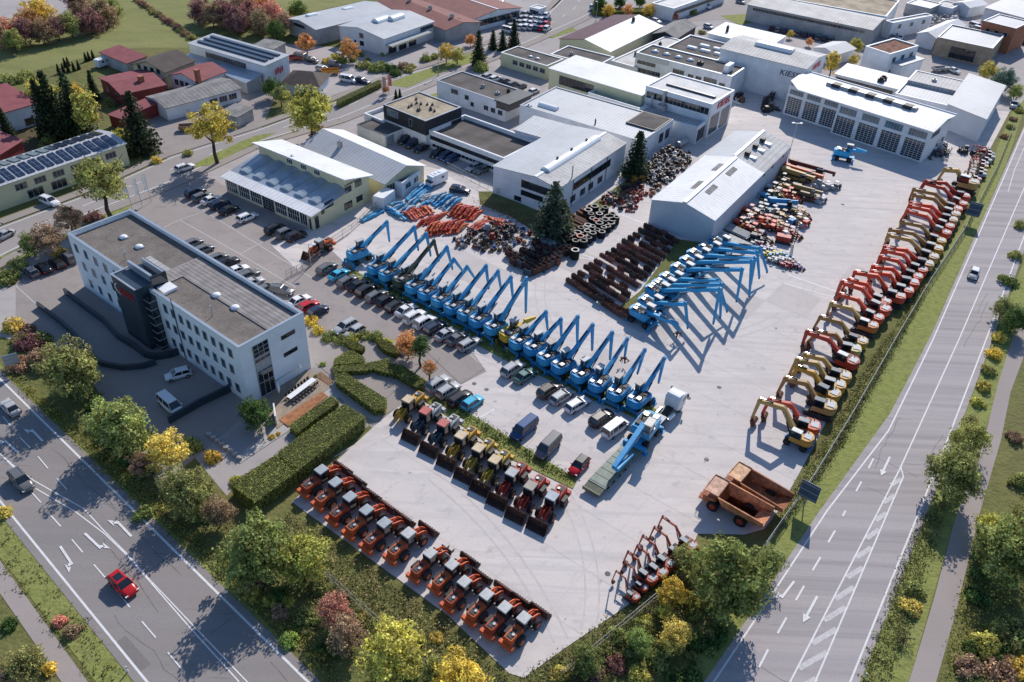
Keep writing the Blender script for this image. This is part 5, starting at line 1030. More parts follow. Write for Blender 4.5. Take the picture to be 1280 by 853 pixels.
ex=[(Zc(1060,170,6.561),[((1000,400),(800,285),(745,370),TAN,TAN,'large tan excavator with white cab, biggest at the far end of the row',1.35),((960,492),(650,380),(590,470),RED,DRD,'red'),((940,556),(640,400),(600,470),RED,DRD,'red'),((890,602),(545,488),(505,600),RED,BRN,'pink faded red, brown boom'),((870,645),(560,560),(510,640),CRM,BRN,'cream, brown boom'),((850,690),(535,590),(500,650),CRM,RED,'cream, red boom'),((825,742),(525,612),(490,670),RED,RED,'red'),((800,795),(500,645),(455,705),RED,RED,'red')]),
 (Zc(980,290,6.095),[((1190,70),(900,5),(850,70),YEL,BRN,'yellow, brown boom'),((1165,128),(822,8),(820,80),YEL,BRN,'yellow, dark brown boom'),((1130,192),(810,100),(760,195),CRM,TAN,'cream, tan boom'),((1092,245),(790,150),(758,215),CRM,RED,'cream, red boom'),((1050,288),(765,205),(740,290),RED,RED,'red'),((1012,340),(732,250),(712,330),RED,RED,'red'),((975,390),(705,300),(680,370),RED,RED,'red'),((940,445),(690,320),(655,410),RED,RED,'red'),((875,492),(570,330),(530,440),RED,RED,'large red'),((770,530),(510,380),(460,460),RED,RED,'red'),((757,590),(468,435),(452,500),RED,RED,'red'),((715,650),(430,490),(385,560),RED,RED,'red'),((672,712),(372,555),(348,640),ORG,TAN,'orange yellow with light cab, tan boom'),((590,832),(292,660),(240,750),YEL,BRN,'yellow, brown boom')]),
 (Zc(930,420,5.689),[((785,92),(540,-10),(470,60),(.5,.47,.18),BRN,'olive yellow'),((762,182),(482,5),(488,100),DRD,DRD,'dark red with white cab'),((712,285),(447,150),(402,225),YEL,TAN,'yellow'),((668,350),(402,195),(352,295),YEL,TAN,'yellow'),((628,412),(395,292),(365,330),YEL,YEL,'yellow'),((600,500),(325,332),(272,430),TAN,BRN,'tan with black deck'),((488,640),(202,472),(152,570),(.6,.1,.03),(.5,.08,.05),'orange red'),((445,722),(132,462),(72,600),(.6,.3,.06),TAN,'orange with blue chassis and white cab, on wheels')])]
k=0
for z,l in ex:
    for e in l:
        b,p,t,c,bc,nm=e[:6]; sc=e[6] if len(e)>6 else 1.
        last=nm.endswith('on wheels'); pr=EXW if last else EX
        b0,a,pk,tp=solve_arm(z(b),z(p),z(t),1.9,.9)
        a0=math.radians(147)
        if abs((a-a0+pi)%(2*pi)-pi)>.35: b0,a,pk,tp=solve_arm(z(b),z(p),z(t),1.9,.9,a0)
        d=Vector((math.cos(a),math.sin(a),0)); off_=1.0; b1=b0+d*off_
        pk=(min(max(pk[0]-off_,4.4),7.2),min(max(pk[1],3.2),4.6)); tp=(min(max(tp[0]-off_,pk[0]+.1),pk[0]+1.6),.9)
        wc='white cab' in nm or 'light cab' in nm
        lab=(nm if nm.startswith('large tan') else f'{nm} excavator, {ordw(k-1)} along the fence row' if not last else 'orange wheeled excavator with blue chassis and white cab beside the dump trucks')
        o=dup(pr,(b1.x,b1.y,3*Z),a,lab,{'upper_body':c,'cab_roof':(.7,.7,.68) if wc else random.choice([(.13,.15,.17),(.25,.28,.3),(.35,.36,.36),(.1,.1,.12)]),'undercarriage':(.03,.16,.35)},'excavators in the row along the fence',sc*random.uniform(1.04,1.16))
        if sc!=1: pk=(pk[0]/sc,pk[1]/sc); tp=(tp[0]/sc,tp[1]/sc)
        mid=(pk[0]*.48,max(pk[1]+.15,2.9)); arm(o,[(.55,1.7),mid,(pk[0],pk[1]*.93),tp],bc,.54,grab='bucket'); k+=1
# small machines at the far end of the fence row
for i,(x,y,c) in enumerate([(1165,165,(.3,.3,.32)),(1140,192,(.35,.36,.38)),(1112,215,(.5,.5,.5)),(1110,242,YEL),(1100,277,CRM),(1095,305,(.3,.35,.45)),(1050,345,(.6,.3,.3)),(1165,140,(.2,.2,.25)),(1120,130,(.1,.12,.2))]):
    p=G(1060+x/6.561,170+y/6.561,1.2); o=dup(EX,(p.x,p.y,3*Z),math.radians(155),f'small excavator with pale roof, {ordw(i)} in the cluster at the far fence corner',{'upper_body':c,'cab_roof':(.75,.75,.74)},'small machines at the far fence corner',.62)
    arm(o,[(.55,1.7),(2.2,3.6),(4.2,3.2),(4.6,.9)],random.choice([DRD,BRN,RED]),.34,grab='bucket')
# compact red diggers at the lower edge of the yard
zD=Zc(760,640,7.107)
for i,(b,p,t) in enumerate([((705,262),(470,105),(448,190)),((612,345),(400,188),(362,275)),((507,420),(300,260),(270,370)),((435,495),(245,375),(232,430)),((345,545),(160,440),(130,560)),((300,620),(155,570),(145,600)),((222,705),(100,615),(80,700))]):
    b0,a,pk,tp=solve_arm(zD(b),zD(p),zD(t),1.5,.6,math.radians(138)); sc=.74 if i<5 else .5
    o=dup(EX,(b0.x,b0.y,3*Z),a,f'compact orange red digger with grey canopy, {ordw(i)} from the dump trucks in the short row',{'upper_body':(.42,.07,.03),'cab_roof':(.33,.36,.38)},'compact diggers at the lower yard edge',sc)
    q=(min(max(pk[0],2.6),4.8)/sc,min(max(pk[1],2.2),3.9)/sc); arm(o,[(.9,1.5),(q[0]*.5,q[1]),(q[0],q[1]),(q[0]+.3/sc,.6/sc)],(.38,.08,.045),.3,grab='bucket')
drop(EX);drop(EXW)
# ---- wheel loaders
def loader_proto():
    r=thing('wheel_loader','loader','wheel loader'); mb=MB()
    mb.bev(-3.0,-.55,-.62,.62,.95,1.95,.12); mb.build('engine_hood','paint',r,(.5,.1,.03))
    mb=MB(); mb.box(-3.35,-2.85,-1.0,1.0,.55,1.15); mb.build('counterweight','paint',r,(.5,.1,.03))
    mb=MB(); mb.mi(0).box(-2.5,-.6,-.5,.5,.5,.95); mb.box(-2.7,-1.9,-.4,.4,1.95,2.02); mb.cyl((-1.5,.35,1.9),(-1.5,.35,2.5),.07,6); mb.mi(1).cyl((-2.1,-.2,2.0),(-2.1,-.2,2.12),.2,10); mb.box(-.6,.9,-.35,.35,.5,.9); mb.build('rear_frame',['dark_metal','light_metal'],r)
    for s in (-1,1):
        m=MB(); m.prism([(-2.35,1.1),(-2.15,1.42),(-1.0,1.42),(-.8,1.1),(-.9,1.1),(-1.08,1.34),(-2.08,1.34),(-2.25,1.1)],s*.95-.25,s*.95+.25); m.build('mudguard','paint_dark',r)
    mb=MB(); mb.mi(0).bev(-.62,.72,-.62,.62,1.15,2.72,.08); mb.mi(1)
    for x in (-.6,.68):
        for y in (-.6,.6): mb.box(x-.05,x+.05,y-.05,y+.05,1.1,2.72)
    mb.box(-.68,.75,-.66,.66,1.0,1.2); cb=mb.build('cab',['glass','paint_dark'],r); mb=MB(); mb.bev(-.7,.78,-.68,.68,2.72,2.86,.07); mb.build('cab_roof','paint',cb,(.4,.42,.42))
    mb=MB(); mb.box(.8,1.9,-.42,.42,.55,1.5); mb.box(.9,1.3,-.42,-.3,1.3,1.95); mb.box(.9,1.3,.3,.42,1.3,1.95); mb.build('front_frame','paint',r,(.5,.1,.03))
    for x in (-1.55,1.45):
        for s in (-1,1): wheel(r,x,s*.95,.68,.46,'paint_worn',rimcol=(.4,.1,.05))
    for s in (-1,1):
        m=MB(); m.beam((1.1,s*.42,1.8),(2.2,s*.42,1.35),.12,.36); m.beam((2.2,s*.42,1.38),(3.0,s*.42,.55),.12,.34,.12,.2); m.build('lift_arm','paint',r,(.5,.1,.03))
    mb=MB(); mb.beam((1.5,0,1.4),(2.1,0,2.0),.16,.2); mb.beam((2.1,0,2.0),(2.95,0,.95),.14,.16); mb.cyl((1.0,0,1.75),(2.1,0,1.95),.09,6); mb.build('tilt_link','paint',r,(.5,.1,.03))
    mb=MB(); pr=[(3.05,1.35),(2.85,.6),(3.0,.14),(4.0,.05),(4.0,.09),(3.06,.2),(2.93,.6),(3.13,1.33)]; w=1.3; mb.prism(pr,-w,w)
    for s in (-1,1): mb.prism([(3.05,1.35),(2.85,.6),(3.0,.14),(4.0,.05),(3.35,1.15)],s*w-.03,s*w+.03)
    for k in range(7): mb.box(3.85,4.1,-w+.1+.38*k,-w+.2+.38*k,.04,.1)
    mb.build('bucket','rust_obj',r,(.10,.05,.035)); return freeze(r)
LP=loader_proto()
def loader(p,a,lab,col,roof,sc=1.,group='wheel loaders',bucket=(.10,.05,.035),skip=(),hood=None):
    o=dup(LP,(p.x,p.y,3*Z),a,lab,{'engine_hood':hood or col,'counterweight':col,'front_frame':col,'lift_arm':col,'tilt_link':col,'cab_roof':roof,'bucket':bucket,'rim':tuple(min(1,c*.8+.05) for c in col)},group,sc,skip); return o
zL=Zc(480,480,4.267); YO=(.64,.35,.05); OR=(.68,.13,.04)
cabs=[((130,90),YO,(.62,.48,.30),'yellow'),((222,152),(.5,.5,.5),(.5,.12,.10),'white'),((318,217),(.5,.5,.5),(.5,.13,.11),'white'),((412,282),YO,(.62,.5,.33),'yellow'),((505,350),(.55,.37,.07),(.62,.5,.33),'olive yellow'),((592,412),(.58,.38,.06),(.6,.48,.3),'olive yellow'),((683,480),DRD,(.42,.44,.44),'red'),((782,552),DRD,(.34,.31,.26),'red'),((897,607),DRD,(.38,.43,.47),'red')]
a1=az(G(480+592/4.267,480+412/4.267,2.3),G(480+492/4.267,480+575/4.267,.5)); a9=a1
for i,(c,col,rf,nm) in enumerate(cabs):
    p=G(*zL(c),2.55); 
    o=loader(p,a1,f'{nm} wheel loader, {ordw(i)} from the left in the upper loader row'+(' with reddish cab roof' if i in (1,2) else ''),col,rf,1.03,'wheel loaders in the upper row',skip=('bucket',) if i in (0,) else ())
    if i in (1,2):
        for ch in COL.objects:
            if ch.parent==o and stem(ch.name) in('lift_arm','front_frame','tilt_link'): ch.color=(.07,.10,.13,1)
zL=Zc(365,560,3.28)
low=[((120,97),0),((178,148),0),((237,208),0),((305,262),0),((378,315),0),((476,357),1),((566,435),2),((655,482),3),((706,552),0),((797,605),4),((872,657),0),((950,700),0)]
a2=az(G(*zL((237,208)),2.3),G(*zL((338,180)),.5)); a2b=az(G(*zL((872,657)),2.3),G(*zL((945,612)),.5)); a2=(a2+a2b)/2
for i,(c,v) in enumerate(low):
    p=G(*zL(c),2.5); sc=1.0 if i<6 else .93
    lab=f'orange wheel loader with dark hood, {ordw(i)} from the left in the lower loader row'
    if v==1: lab='lighter orange wheel loader with grilled bucket at the gap of the lower row'
    if v==2: lab='small orange wheel loader without bucket right of the gap in the lower row'
    o=loader(p,a2,lab,OR,(.36,.40,.42) if i<5 else (.5,.51,.5),sc,'wheel loaders in the lower row',hood=(.6,.13,.04) if i%2 else (.42,.08,.035),bucket=(.07,.035,.03) if i%3 else (.13,.06,.05),skip=('bucket',) if v==2 else ())
    mb=MB(); mb.box(-2.75,-1.3,-.2,.2,1.955,1.99); mb.build('hood_stripe','paint_dark',o)
    if v==1:
        mb=MB(); 
        for k in range(8): mb.box(3.0,3.05,-1.2+.34*k,-1.16+.34*k,.9,1.5)
        mb.box(3.0,3.05,-1.22,1.22,1.5,1.55); mb.build('bucket_grille','rust',o)
    if v==2:
        mb=MB(); mb.box(2.9,3.0,-.8,.8,.1,1.1); mb.box(3.0,4.0,-.5,-.38,.1,.18); mb.box(3.0,4.0,.38,.5,.1,.18); mb.build('pallet_fork','dark_metal',o)
p=G(388,314,1.); q=G(377,318,1.); 
zq=Zc(270,160,4.74); loader(G(*zq((612,675)),2.3),az(G(*zq((640,690)),1),G(*zq((520,775)),.5)),'orange wheel loader with lowered bucket standing by the gate near the workshop',OR,(.45,.46,.45),.95,'wheel loaders')
# ---- dump trucks
def dump_proto():
    r=thing('dump_truck','dumper','dump truck'); mb=MB(); mb.mi(1).box(-3.4,3.2,-.6,.6,.75,1.25); mb.mi(0).bev(2.2,4.1,-1.35,1.35,1.0,1.9,.1); mb.box(3.9,4.6,-1.3,1.3,.9,1.15); mb.build('chassis',['rust_obj','dark_metal'],r,(.5,.17,.08))
    for s in (-1,1):
        wheel(r,2.4,s*1.35,.82,.6,'rust_obj',18,rimcol=(.45,.06,.03)); w=wheel(r,-1.7,s*1.3,.9,.9,'rust_obj',18,rimcol=(.45,.06,.03))
    mb=MB(); mb.mi(0).bev(2.3,3.7,-1.3,-.1,1.9,2.9,.08); mb.mi(1).box(2.25,3.75,-1.35,-.05,1.8,2.0); mb.box(2.25,2.35,-1.35,-.05,1.9,2.95); cb=mb.build('cab',['glass','rust_obj'],r,(.42,.12,.04))
    c=(.58,.26,.13); mb=MB()
    # hopper with sloped floor, open at top; x from -4.6 to 1.9
    def wall(pts): mb._add(pts,[tuple(range(len(pts))),tuple(range(len(pts)-1,-1,-1))])
    yT,yB=1.75,1.25; A=[(1.9,-yT,3.15),(1.9,yT,3.15),(-4.7,yT,2.85),(-4.7,-yT,2.85)]; Bt=[(1.2,-yB,1.45),(1.2,yB,1.45),(-3.0,yB,1.35),(-3.0,-yB,1.35)]
    tail=[(-4.75,-yT*.97,2.15),(-4.75,yT*.97,2.15)]
    for i,(a,b) in enumerate(((0,3),(1,2))):
        s=-1 if i==0 else 1
        for o_ in (0,.09): wall([(A[a][0],s*(yT+o_),A[a][2]),(Bt[a][0],s*(yB+o_),Bt[a][2]),(Bt[b][0],s*(yB+o_),Bt[b][2]),(tail[0][0],s*(yT*.97+o_),tail[0][2]),(A[b][0],s*(yT+o_),A[b][2])])
        mb.beam((1.9,s*(yT+.05),3.17),(-4.7,s*(yT+.05),2.87),.2,.12)
        for k in range(6): x=1-.95*k; mb.beam((x,s*(yT+.1),2.95),(x,s*(yB+.14),1.5),.12,.1)
    wall([A[0],A[1],Bt[1],Bt[0]]); wall(Bt); wall([Bt[3],Bt[2],tail[1],tail[0]]); 
    mb.box(1.88,1.96,-yT,yT,3.0,3.3)
    hp=mb.build('hopper','rust_obj',r,c)
    mb=MB(); mb.box(1.9,4.0,-yT,yT,3.2,3.3); mb.box(1.9,4.0,-yT-.05,-yT+.05,3.25,3.45); mb.box(1.9,4.0,yT-.05,yT+.05,3.25,3.45); mb.box(3.95,4.05,-yT,yT,3.25,3.45); mb.build('cab_guard','rust_obj',r,(.68,.42,.30))
    mb=MB()
    for s in (-1,1): mb.cyl((4.5,s*1.25,1.1),(4.5,s*1.25,2.0),.03,5); mb.cyl((4.5,s*1.25,2.0),(3.6,s*1.3,2.0),.03,5)
    mb.cyl((4.5,-1.25,1.6),(4.5,1.25,1.6),.03,5)
    mb.build('handrail','light_metal',r); return freeze(r)
DP=dump_proto()
zE=Zc(860,540,5.333); f1=G(*zE((165,492)),.8); r1=G(*zE((350,592)),.8); aD=az(r1,f1); L0=(f1-r1).length; sc=max(.8,min(1.15,L0/4.1)); n=Vector((math.sin(aD),-math.cos(aD),0)); cen=(f1+r1)/2-n*0
side=Vector((-math.sin(aD),math.cos(aD),0)); cen=(f1+r1)/2-side*1.3*sc if side.y<0 else (f1+r1)/2+side*1.3*sc
cen.z=3*Z; cen-=Vector((math.cos(aD),math.sin(aD),0))*.35*sc
o=dup(DP,cen,aD,'rusty orange dump truck with empty hopper, nearer of the pair',None,'rusty dump trucks',sc)
c2=cen+side*(1 if side.y>0 else -1)*4.35*sc-Vector((math.cos(aD),math.sin(aD),0))*1.2*sc
o2=dup(DP,c2,aD-.05,'rusty dump truck with faded yellow cab guard standing behind the other',{'cab_guard':(.62,.38,.22),'hopper':(.50,.21,.10)},'rusty dump trucks',sc*.97)
drop(DP)
# ---- low loader with tractor unit and a loaded handler
A_=G(742,612,.6); B_=G(846,503,.6); aT=az(A_,B_); LT=(B_-A_).length; k=LT/15.5
def tr(name,label,cat,x,sc=k):
    p=A_+(B_-A_).normalized()*x; o=thing(name,label,cat,(p.x,p.y,3*Z),aT); o.scale=(1.42,1.0,1.05); return o
r=tr('tractor_unit','white truck tractor unit with chrome tanks coupled to the low loader','truck',LT*.85); mb=MB(); mb.box(-3.2,2.6,-.45,.45,.6,.95); mb.box(-2.6,-1.2,-.9,.9,.95,1.05); mb.build('chassis','dark_metal',r)
mb=MB(); mb.bev(1.0,2.6,-1.2,1.2,.75,2.7,.12); mb.prism([(1.05,2.7),(2.3,2.7),(1.5,3.05),(1.1,3.05)],-1.0,1.0); c_=mb.build('cab','white_wall',r); mb=MB(); mb.box(2.61,2.64,-1.1,1.1,1.7,2.5); mb.box(1.8,2.35,-1.22,1.22,1.75,2.4); mb.build('windscreen','glass',c_)
for x in (-2.2,1.7):
    for s in (-1,1): wheel(r,x,s*1.0,.5,.5 if x<0 else .34)
mb=MB(); mb.cyl((-.9,1.0,.75),(.3,1.0,.75),.3,10); mb.cyl((-.9,-1.0,.75),(.3,-1.0,.75),.3,10); mb.build('fuel_tank','chrome',r); mb=MB(); 
for s in (-1,1): mb.box(2.5,2.65,s*1.35-.12,s*1.35+.12,2.0,2.6)
mb.build('mirror','paint_dark',r)
r=tr('low_loader_trailer','long green grey low loader trailer with gooseneck and sloping tail ramps','trailer',LT*.36); g=(.15,.20,.165)
mb=MB(); mb.box(-5.2,2.6,-1.3,1.3,.75,.95)
for q in range(8): mb.box(-5+q*.95,-4.94+q*.95,-1.28,1.28,.95,.99)
mb.build('deck','paint_worn',r,g); mb=MB(); mb.mi(0).box(2.6,6.6,-.9,.9,1.25,1.45); mb.beam((2.3,0,.85),(3.1,0,1.35),1.8,.25); mb.mi(1).box(3.4,5.8,-.7,.7,1.45,1.55); mb.box(4.0,4.6,-.4,.3,1.55,2.0); mb.cyl((5,.3,1.7),(5.6,.3,1.7),.2,8); mb.build('gooseneck',['trim_grey','dark_metal'],r)
mb=MB(); mb.beam((-5.2,0,.84),(-6.1,0,.6),2.5,.1); mb.box(-6.15,-6.05,-1.3,1.3,.4,.9); mb.build('tail_board','paint_worn',r,(.14,.15,.10))
for x in (-4.2,-3.2,-2.2,-1.2):
    for s in (-1,1): wheel(r,x,s*1.12,.38,.3)
p=A_+(B_-A_).normalized()*LT*.56; o=dup(HP,(p.x,p.y,3*Z+.42),aT+pi+.08,'blue material handler with lowered boom riding on the low loader trailer',{'upper_body':BL2,'undercarriage':BLUE,'stabiliser':BLUE,'cab_roof':(.6,.58,.52)},'blue material handlers',1.2)
mb=MB(); mb.beam((.5,0,2.6),(7.6,0,1.6),.6,.75,.5,.6); mb.build('boom','paint',o,BLUE); mb=MB(); mb.beam((7.6,.35,1.5),(4.2,.6,1.2),.4,.5,.3,.35); mb.build('stick','paint',o,BL2)
mb=MB(); mb.cyl((.9,.3,2.3),(3.2,.3,2.0),.1,6); mb.build('boom_cylinder','chrome',o)
drop(HP)
# ---------------------------------------------------------------- stored parts
def drop(r):
    for c in [o for o in COL.objects if o.parent==r]: drop(c)
    bpy.data.objects.remove(r)
drop(LP)
RP=random.Random(11)
def inpoly(x,y,poly):
    c=False
    for i in range(len(poly)):
        a,b=poly[i],poly[i-1]
        if (a[1]>y)!=(b[1]>y) and x<(b[0]-a[0])*(y-a[1])/(b[1]-a[1])+a[0]: c=not c
    return c
def scatter(poly,step,jit=.3,z=None):
    """jittered grid of ground points inside a surveyed outline"""
    q=[G(*p) for p in poly]; pl=[(p.x,p.y) for p in q]; xs=[p[0] for p in pl]; ys=[p[1] for p in pl]; a=math.radians(-32); c,s=math.cos(a),math.sin(a); out=[]
    cx,cy=sum(xs)/len(xs),sum(ys)/len(ys); R=max(max(xs)-min(xs),max(ys)-min(ys)); n=int(R/step)+1
    for i in range(-n,n+1):
        for j in range(-n,n+1):
            u=i*step+RP.uniform(-jit,jit)*step; v=j*step+RP.uniform(-jit,jit)*step; x=cx+u*c-v*s; y=cy+u*s+v*c
            if inpoly(x,y,pl): out.append((x,y))
    return out
ROWA=az(G(708,355,.8),G(785,400,.8))
# buckets
def bucket_mesh(w):
    mb=MB(); mb.T=Matrix.Translation((0,0,.62))@Matrix.Rotation(math.radians(-78),4,'Y')@Matrix.Translation((-.1,0,-.55)); pr=[(.75,1.0),(.2,1.12),(-.35,.95),(-.6,.5),(-.45,.08),(.0,0),(.7,.05),(.7,.1),(.0,.07),(-.38,.14),(-.52,.5),(-.3,.88),(.2,1.05),(.75,.95)]; mb.prism(pr,-w/2,w/2)
    for s in (-1,1): mb.prism([(.75,1.0),(.2,1.12),(-.35,.95),(-.6,.5),(-.45,.08),(.0,0),(.7,.05)],s*w/2-.03,s*w/2+.03)
    for k in range(5): y=-w/2+.08+(w-.16)*k/4; mb.box(.68,.95,y-.05,y+.05,0,.08)
    for s in (-1,1): mb.box(-.1,.35,s*.25-.04,s*.25+.04,1.05,1.4)
    return mb.mesh('digging_bucket','rust_obj')
BM=[bucket_mesh(w) for w in (1.1,1.35,1.6)]
BCOL=[(.20,.085,.07),(.26,.11,.08),(.12,.065,.055),(.32,.13,.09),(.10,.075,.07),(.24,.09,.06)]
n=0; rows=15; LA=(709,350);LB=(806,283);RA=(770,389);RB_=(847,302)
dd=Vector((math.cos(ROWA),math.sin(ROWA),0))
for r in range(rows):
    t=r/(rows-1); a=G(LA[0]+(LB[0]-LA[0])*t,LA[1]+(LB[1]-LA[1])*t,.5); b=G(RA[0]+(RB_[0]-RA[0])*t,RA[1]+(RB_[1]-RA[1])*t,.5)
    if r==0: b=G(784,399,.5)
    if r==1: b=G(789,397,.5)
    m=max(6,int((b-a).length/1.42)); rf=RP.uniform(.35,.95)
    for i in range(m):
        if RP.random()<.05: continue
        p=a.lerp(b,(i+.5)/m); o=obj('digging_bucket',BM[1+RP.randrange(2)],None,tuple(v*rf for v in RP.choice(BCOL)),(p.x,p.y,3*Z+(0 if RP.random()<.85 else .4)),ROWA+pi/2+RP.uniform(-.04,.04)); sc=RP.uniform(.9,1.1); o.scale=(sc*.6,1.02,sc*RP.uniform(.68,.85))
        tag(o,'rusty digging bucket standing in the long rows beside the strip of grass','bucket','rusty buckets in rows beside the storage hall'); n+=1
# dark boxes and buckets left of the ring stacks
zP=Zc(470,210,4.414)
for (x0,y0,x1,y1,m) in [(735,480,850,540,5),(760,525,835,550,3),(815,470,900,500,4),(850,560,1000,500,8),(835,585,990,520,7),(900,450,1060,460,6),(940,480,1080,470,5),(880,425,960,400,3)]:
    for i in range(m):
        p=G(*zP((x0+(x1-x0)*i/max(1,m-1),y0+(y1-y0)*i/max(1,m-1))),.5); o=obj('digging_bucket',BM[RP.randrange(3)],None,RP.choice([tuple(v*.55 for v in c) for c in BCOL]+[(.09,.09,.09),(.05,.09,.11)]),(p.x,p.y,3*Z),ROWA+pi/2+RP.uniform(-.1,.1)); o.scale=(1.1,.9,1.1)
        tag(o,'dark worn bucket in the block left of the ring stacks','bucket','dark buckets beside the spruce tree')
mb=MB(); mb.bev(-1.5,1.5,-.9,.9,0,1.3,.06); 
p=G(*zP((945,410)),1); tag(obj('steel_tank',mb.mesh('steel_tank','zinc'),None,None,(p.x,p.y,3*Z),ROWA),'blue green steel tank lying on the dark bucket block','tank')
# ring stacks (rolled tracks)
def ring_mesh():
    mb=MB(); n=16
    for (ro,ri,z0,z1,mi) in ((.82,.54,0,1.45,0),):
        V=[];F=[]
        for (rr,zz) in ((ro,z0),(ro,z1),(ri,z1),(ri,z0+.2)): V+=[(rr*math.cos(2*pi*i/n)*(1+.04*math.sin(i*5)),rr*math.sin(2*pi*i/n),zz) for i in range(n)]
        mb._add(V,[(k*n+i,k*n+(i+1)%n,(k+1)*n+(i+1)%n,(k+1)*n+i) for k in (0,2) for i in range(n)]); mb.mi(1); mb._add(V,[(n+i,n+(i+1)%n,2*n+(i+1)%n,2*n+i) for i in range(n)]); mb.mi(0)
        for k in range(7): 
            a=[(ro*1.04*math.cos(2*pi*i/n),ro*1.04*math.sin(2*pi*i/n)) for i in range(n)]
            z=.1+k*.2
            for i in range(n): mb.beam((a[i][0],a[i][1],z),(a[(i+1)%n][0],a[(i+1)%n][1],z),.06,.08)
        mb.mi(0)._add([(ri*math.cos(2*pi*i/n),ri*math.sin(2*pi*i/n),.25) for i in range(n)],[tuple(range(n))])
    return mb.mesh('track_roll',['rubber','paint_worn'])
RM=ring_mesh(); zT=Zc(700,160,6.094)
for i,(x,y) in enumerate([(265,590),(215,620),(300,655),(325,680),(250,685),(275,705),(300,725),(345,695),(365,665),(400,690),(390,710),(365,740),(215,730),(250,740),(200,745),(160,760),(210,780),(285,765),(320,785),(335,750),(100,800),(135,795),(70,820),(155,825),(220,825),(400,655),(345,605),(185,800),(250,800),(430,680),(235,655),(320,620),(120,850),(180,855)]):
    p=G(*zT((x,y)),1.5); red=i in (22,23,5)
    o=obj('track_roll',RM,None,(.45,.12,.10) if red else RP.choice([(.24,.23,.22),(.14,.14,.13),(.34,.32,.30),(.06,.06,.06)]),(p.x,p.y,3*Z),RP.uniform(0,6)); sc=RP.uniform(.75,1.05); o.scale=(sc,sc,RP.uniform(.8,1.1))
    tag(o,'rolled track with red painted top in the ring stacks' if red else 'rolled dark track with pale top in the ring stacks beside the spruce','rolled track','rolled tracks stored beside the spruce tree')
p=G(*zP((1100,452)),1.9); o=obj('track_roll',RM,None,(.5,.47,.44),(p.x,p.y,3*Z),0); o.scale=(.95,.95,1.3); tag(o,'tall rolled track standing alone at the front corner of the ring stacks','rolled track')
# long bundles of track behind the rings
tb=MB(); 
for k in range(12): tb.box(-2.6+.44*k,-2.25+.44*k,-.28,.28,.05,.7)
tb.box(-2.6,2.6,-.2,.2,0,.6); TBM=tb.mesh('track_chain','rust')
for (x,y) in [(1060,330),(1080,310),(1100,295),(1125,280),(1150,262),(1170,250),(1190,240),(1075,345),(1215,230),(1140,300)]:
    p=G(*zP((x,y)),.5); o=obj('track_chain',TBM,None,None,(p.x,p.y,3*Z),ROWA+RP.uniform(-.05,.05)); o.scale=(.8,1,1); tag(o,'straight rusty track chain lying behind the ring stacks','track chain','track chains behind the ring stacks')
# stored booms
def boom_mesh(L,bend,w=.42):
    mb=MB(); a,b,c=Vector((-L/2,0,.3)),Vector((-L*.05,0,.3+bend)),Vector((L/2,0,.28)); mb.beam(a,b,w*.7,w*.7,w,w*1.3); mb.beam(b,c,w,w*1.3,w*.6,w*.6)
    for p in (a,b,c): mb.cyl((p.x,-w*.6,p.z),(p.x,w*.6,p.z),w*.45,8)
    mb.cyl((-L*.3,0,.65+bend*.3),(L*.2,0,.6+bend*.4),.09,6); return mb.mesh('stored_boom','paint')
BO=[boom_mesh(4.6,.25),boom_mesh(3.8,.45),boom_mesh(3.2,.15),boom_mesh(5.4,.1,.5)]
def booms(a,b,m,d,cols,which,lab,grp,h=0,jit=.2,name='stored_boom'):
    a=G(*zP(a),.4); b=G(*zP(b),.4)
    for i in range(m):
        p=a.lerp(b,i/max(1,m-1)); p0=G(*zP((0,0)),.4); q=G(*zP(d),.4)-G(*zP((0,0)),.4); an=math.atan2(q.y,q.x)
        o=obj(name,RP.choice(which),None,RP.choice(cols),(p.x+RP.uniform(-jit,jit),p.y+RP.uniform(-jit,jit),3*Z+h),an+RP.uniform(-.07,.07)+(pi if RP.random()<.4 else 0)); tag(o,lab,'boom',grp)
# direction reference is evaluated near the pile: shift origin
def dirat(x,y,dx,dy): a=G(*zP((x,y)),.4); b=G(*zP((x+dx,y+dy)),.4); return az(a,b)
def rack(a,b,m,dxy,cols,which,lab,grp,h=0,jit=.2,sx=1.,hh=None):
    A=G(*zP(a),.4+h); B=G(*zP(b),.4+h); an=dirat(a[0],a[1],*dxy)
    for i in range(m):
        p=A.lerp(B,i/max(1,m-1)); o=obj('stored_boom',RP.choice(which),None,RP.choice(cols),(p.x+RP.uniform(-jit,jit),p.y+RP.uniform(-jit,jit),3*Z+h),an+RP.uniform(-.07,.07)+(pi if RP.random()<.4 else 0)); o.scale=(sx,1,1); tag(o,lab,'boom',grp)
lb='blue handler boom lying in the parts rack behind the container'; gb='blue booms stored behind the cream workshop'; bc=[BL2,BLUE,(.05,.28,.5),(.3,.42,.5)]
rack((210,130),(262,150),4,(95,-85),bc,[BO[3]],lb,gb,sx=1.35); rack((190,185),(250,205),3,(80,-60),bc,[BO[0],BO[1]],lb,gb); rack((335,165),(430,205),8,(90,-60),bc,[BO[0],BO[3]],lb,gb); rack((350,150),(440,190),5,(90,-60),bc,[BO[0]],lb,gb,h=.6,sx=.8); rack((80,225),(120,262),3,(110,45),bc,[BO[1],BO[0]],lb,gb); rack((90,200),(180,230),5,(70,-40),bc+[(.5,.55,.6)],[BO[1],BO[2]],lb,gb); rack((250,160),(330,170),5,(70,-50),[(.5,.52,.54),(.4,.45,.5)],[BO[2],BO[1]],lb.replace('blue','pale'),gb)
rack((-35,255),(-15,262),2,(95,-50),bc,[BO[3]],'blue boom section lying by the fence below the white container','blue boom sections by the fence')
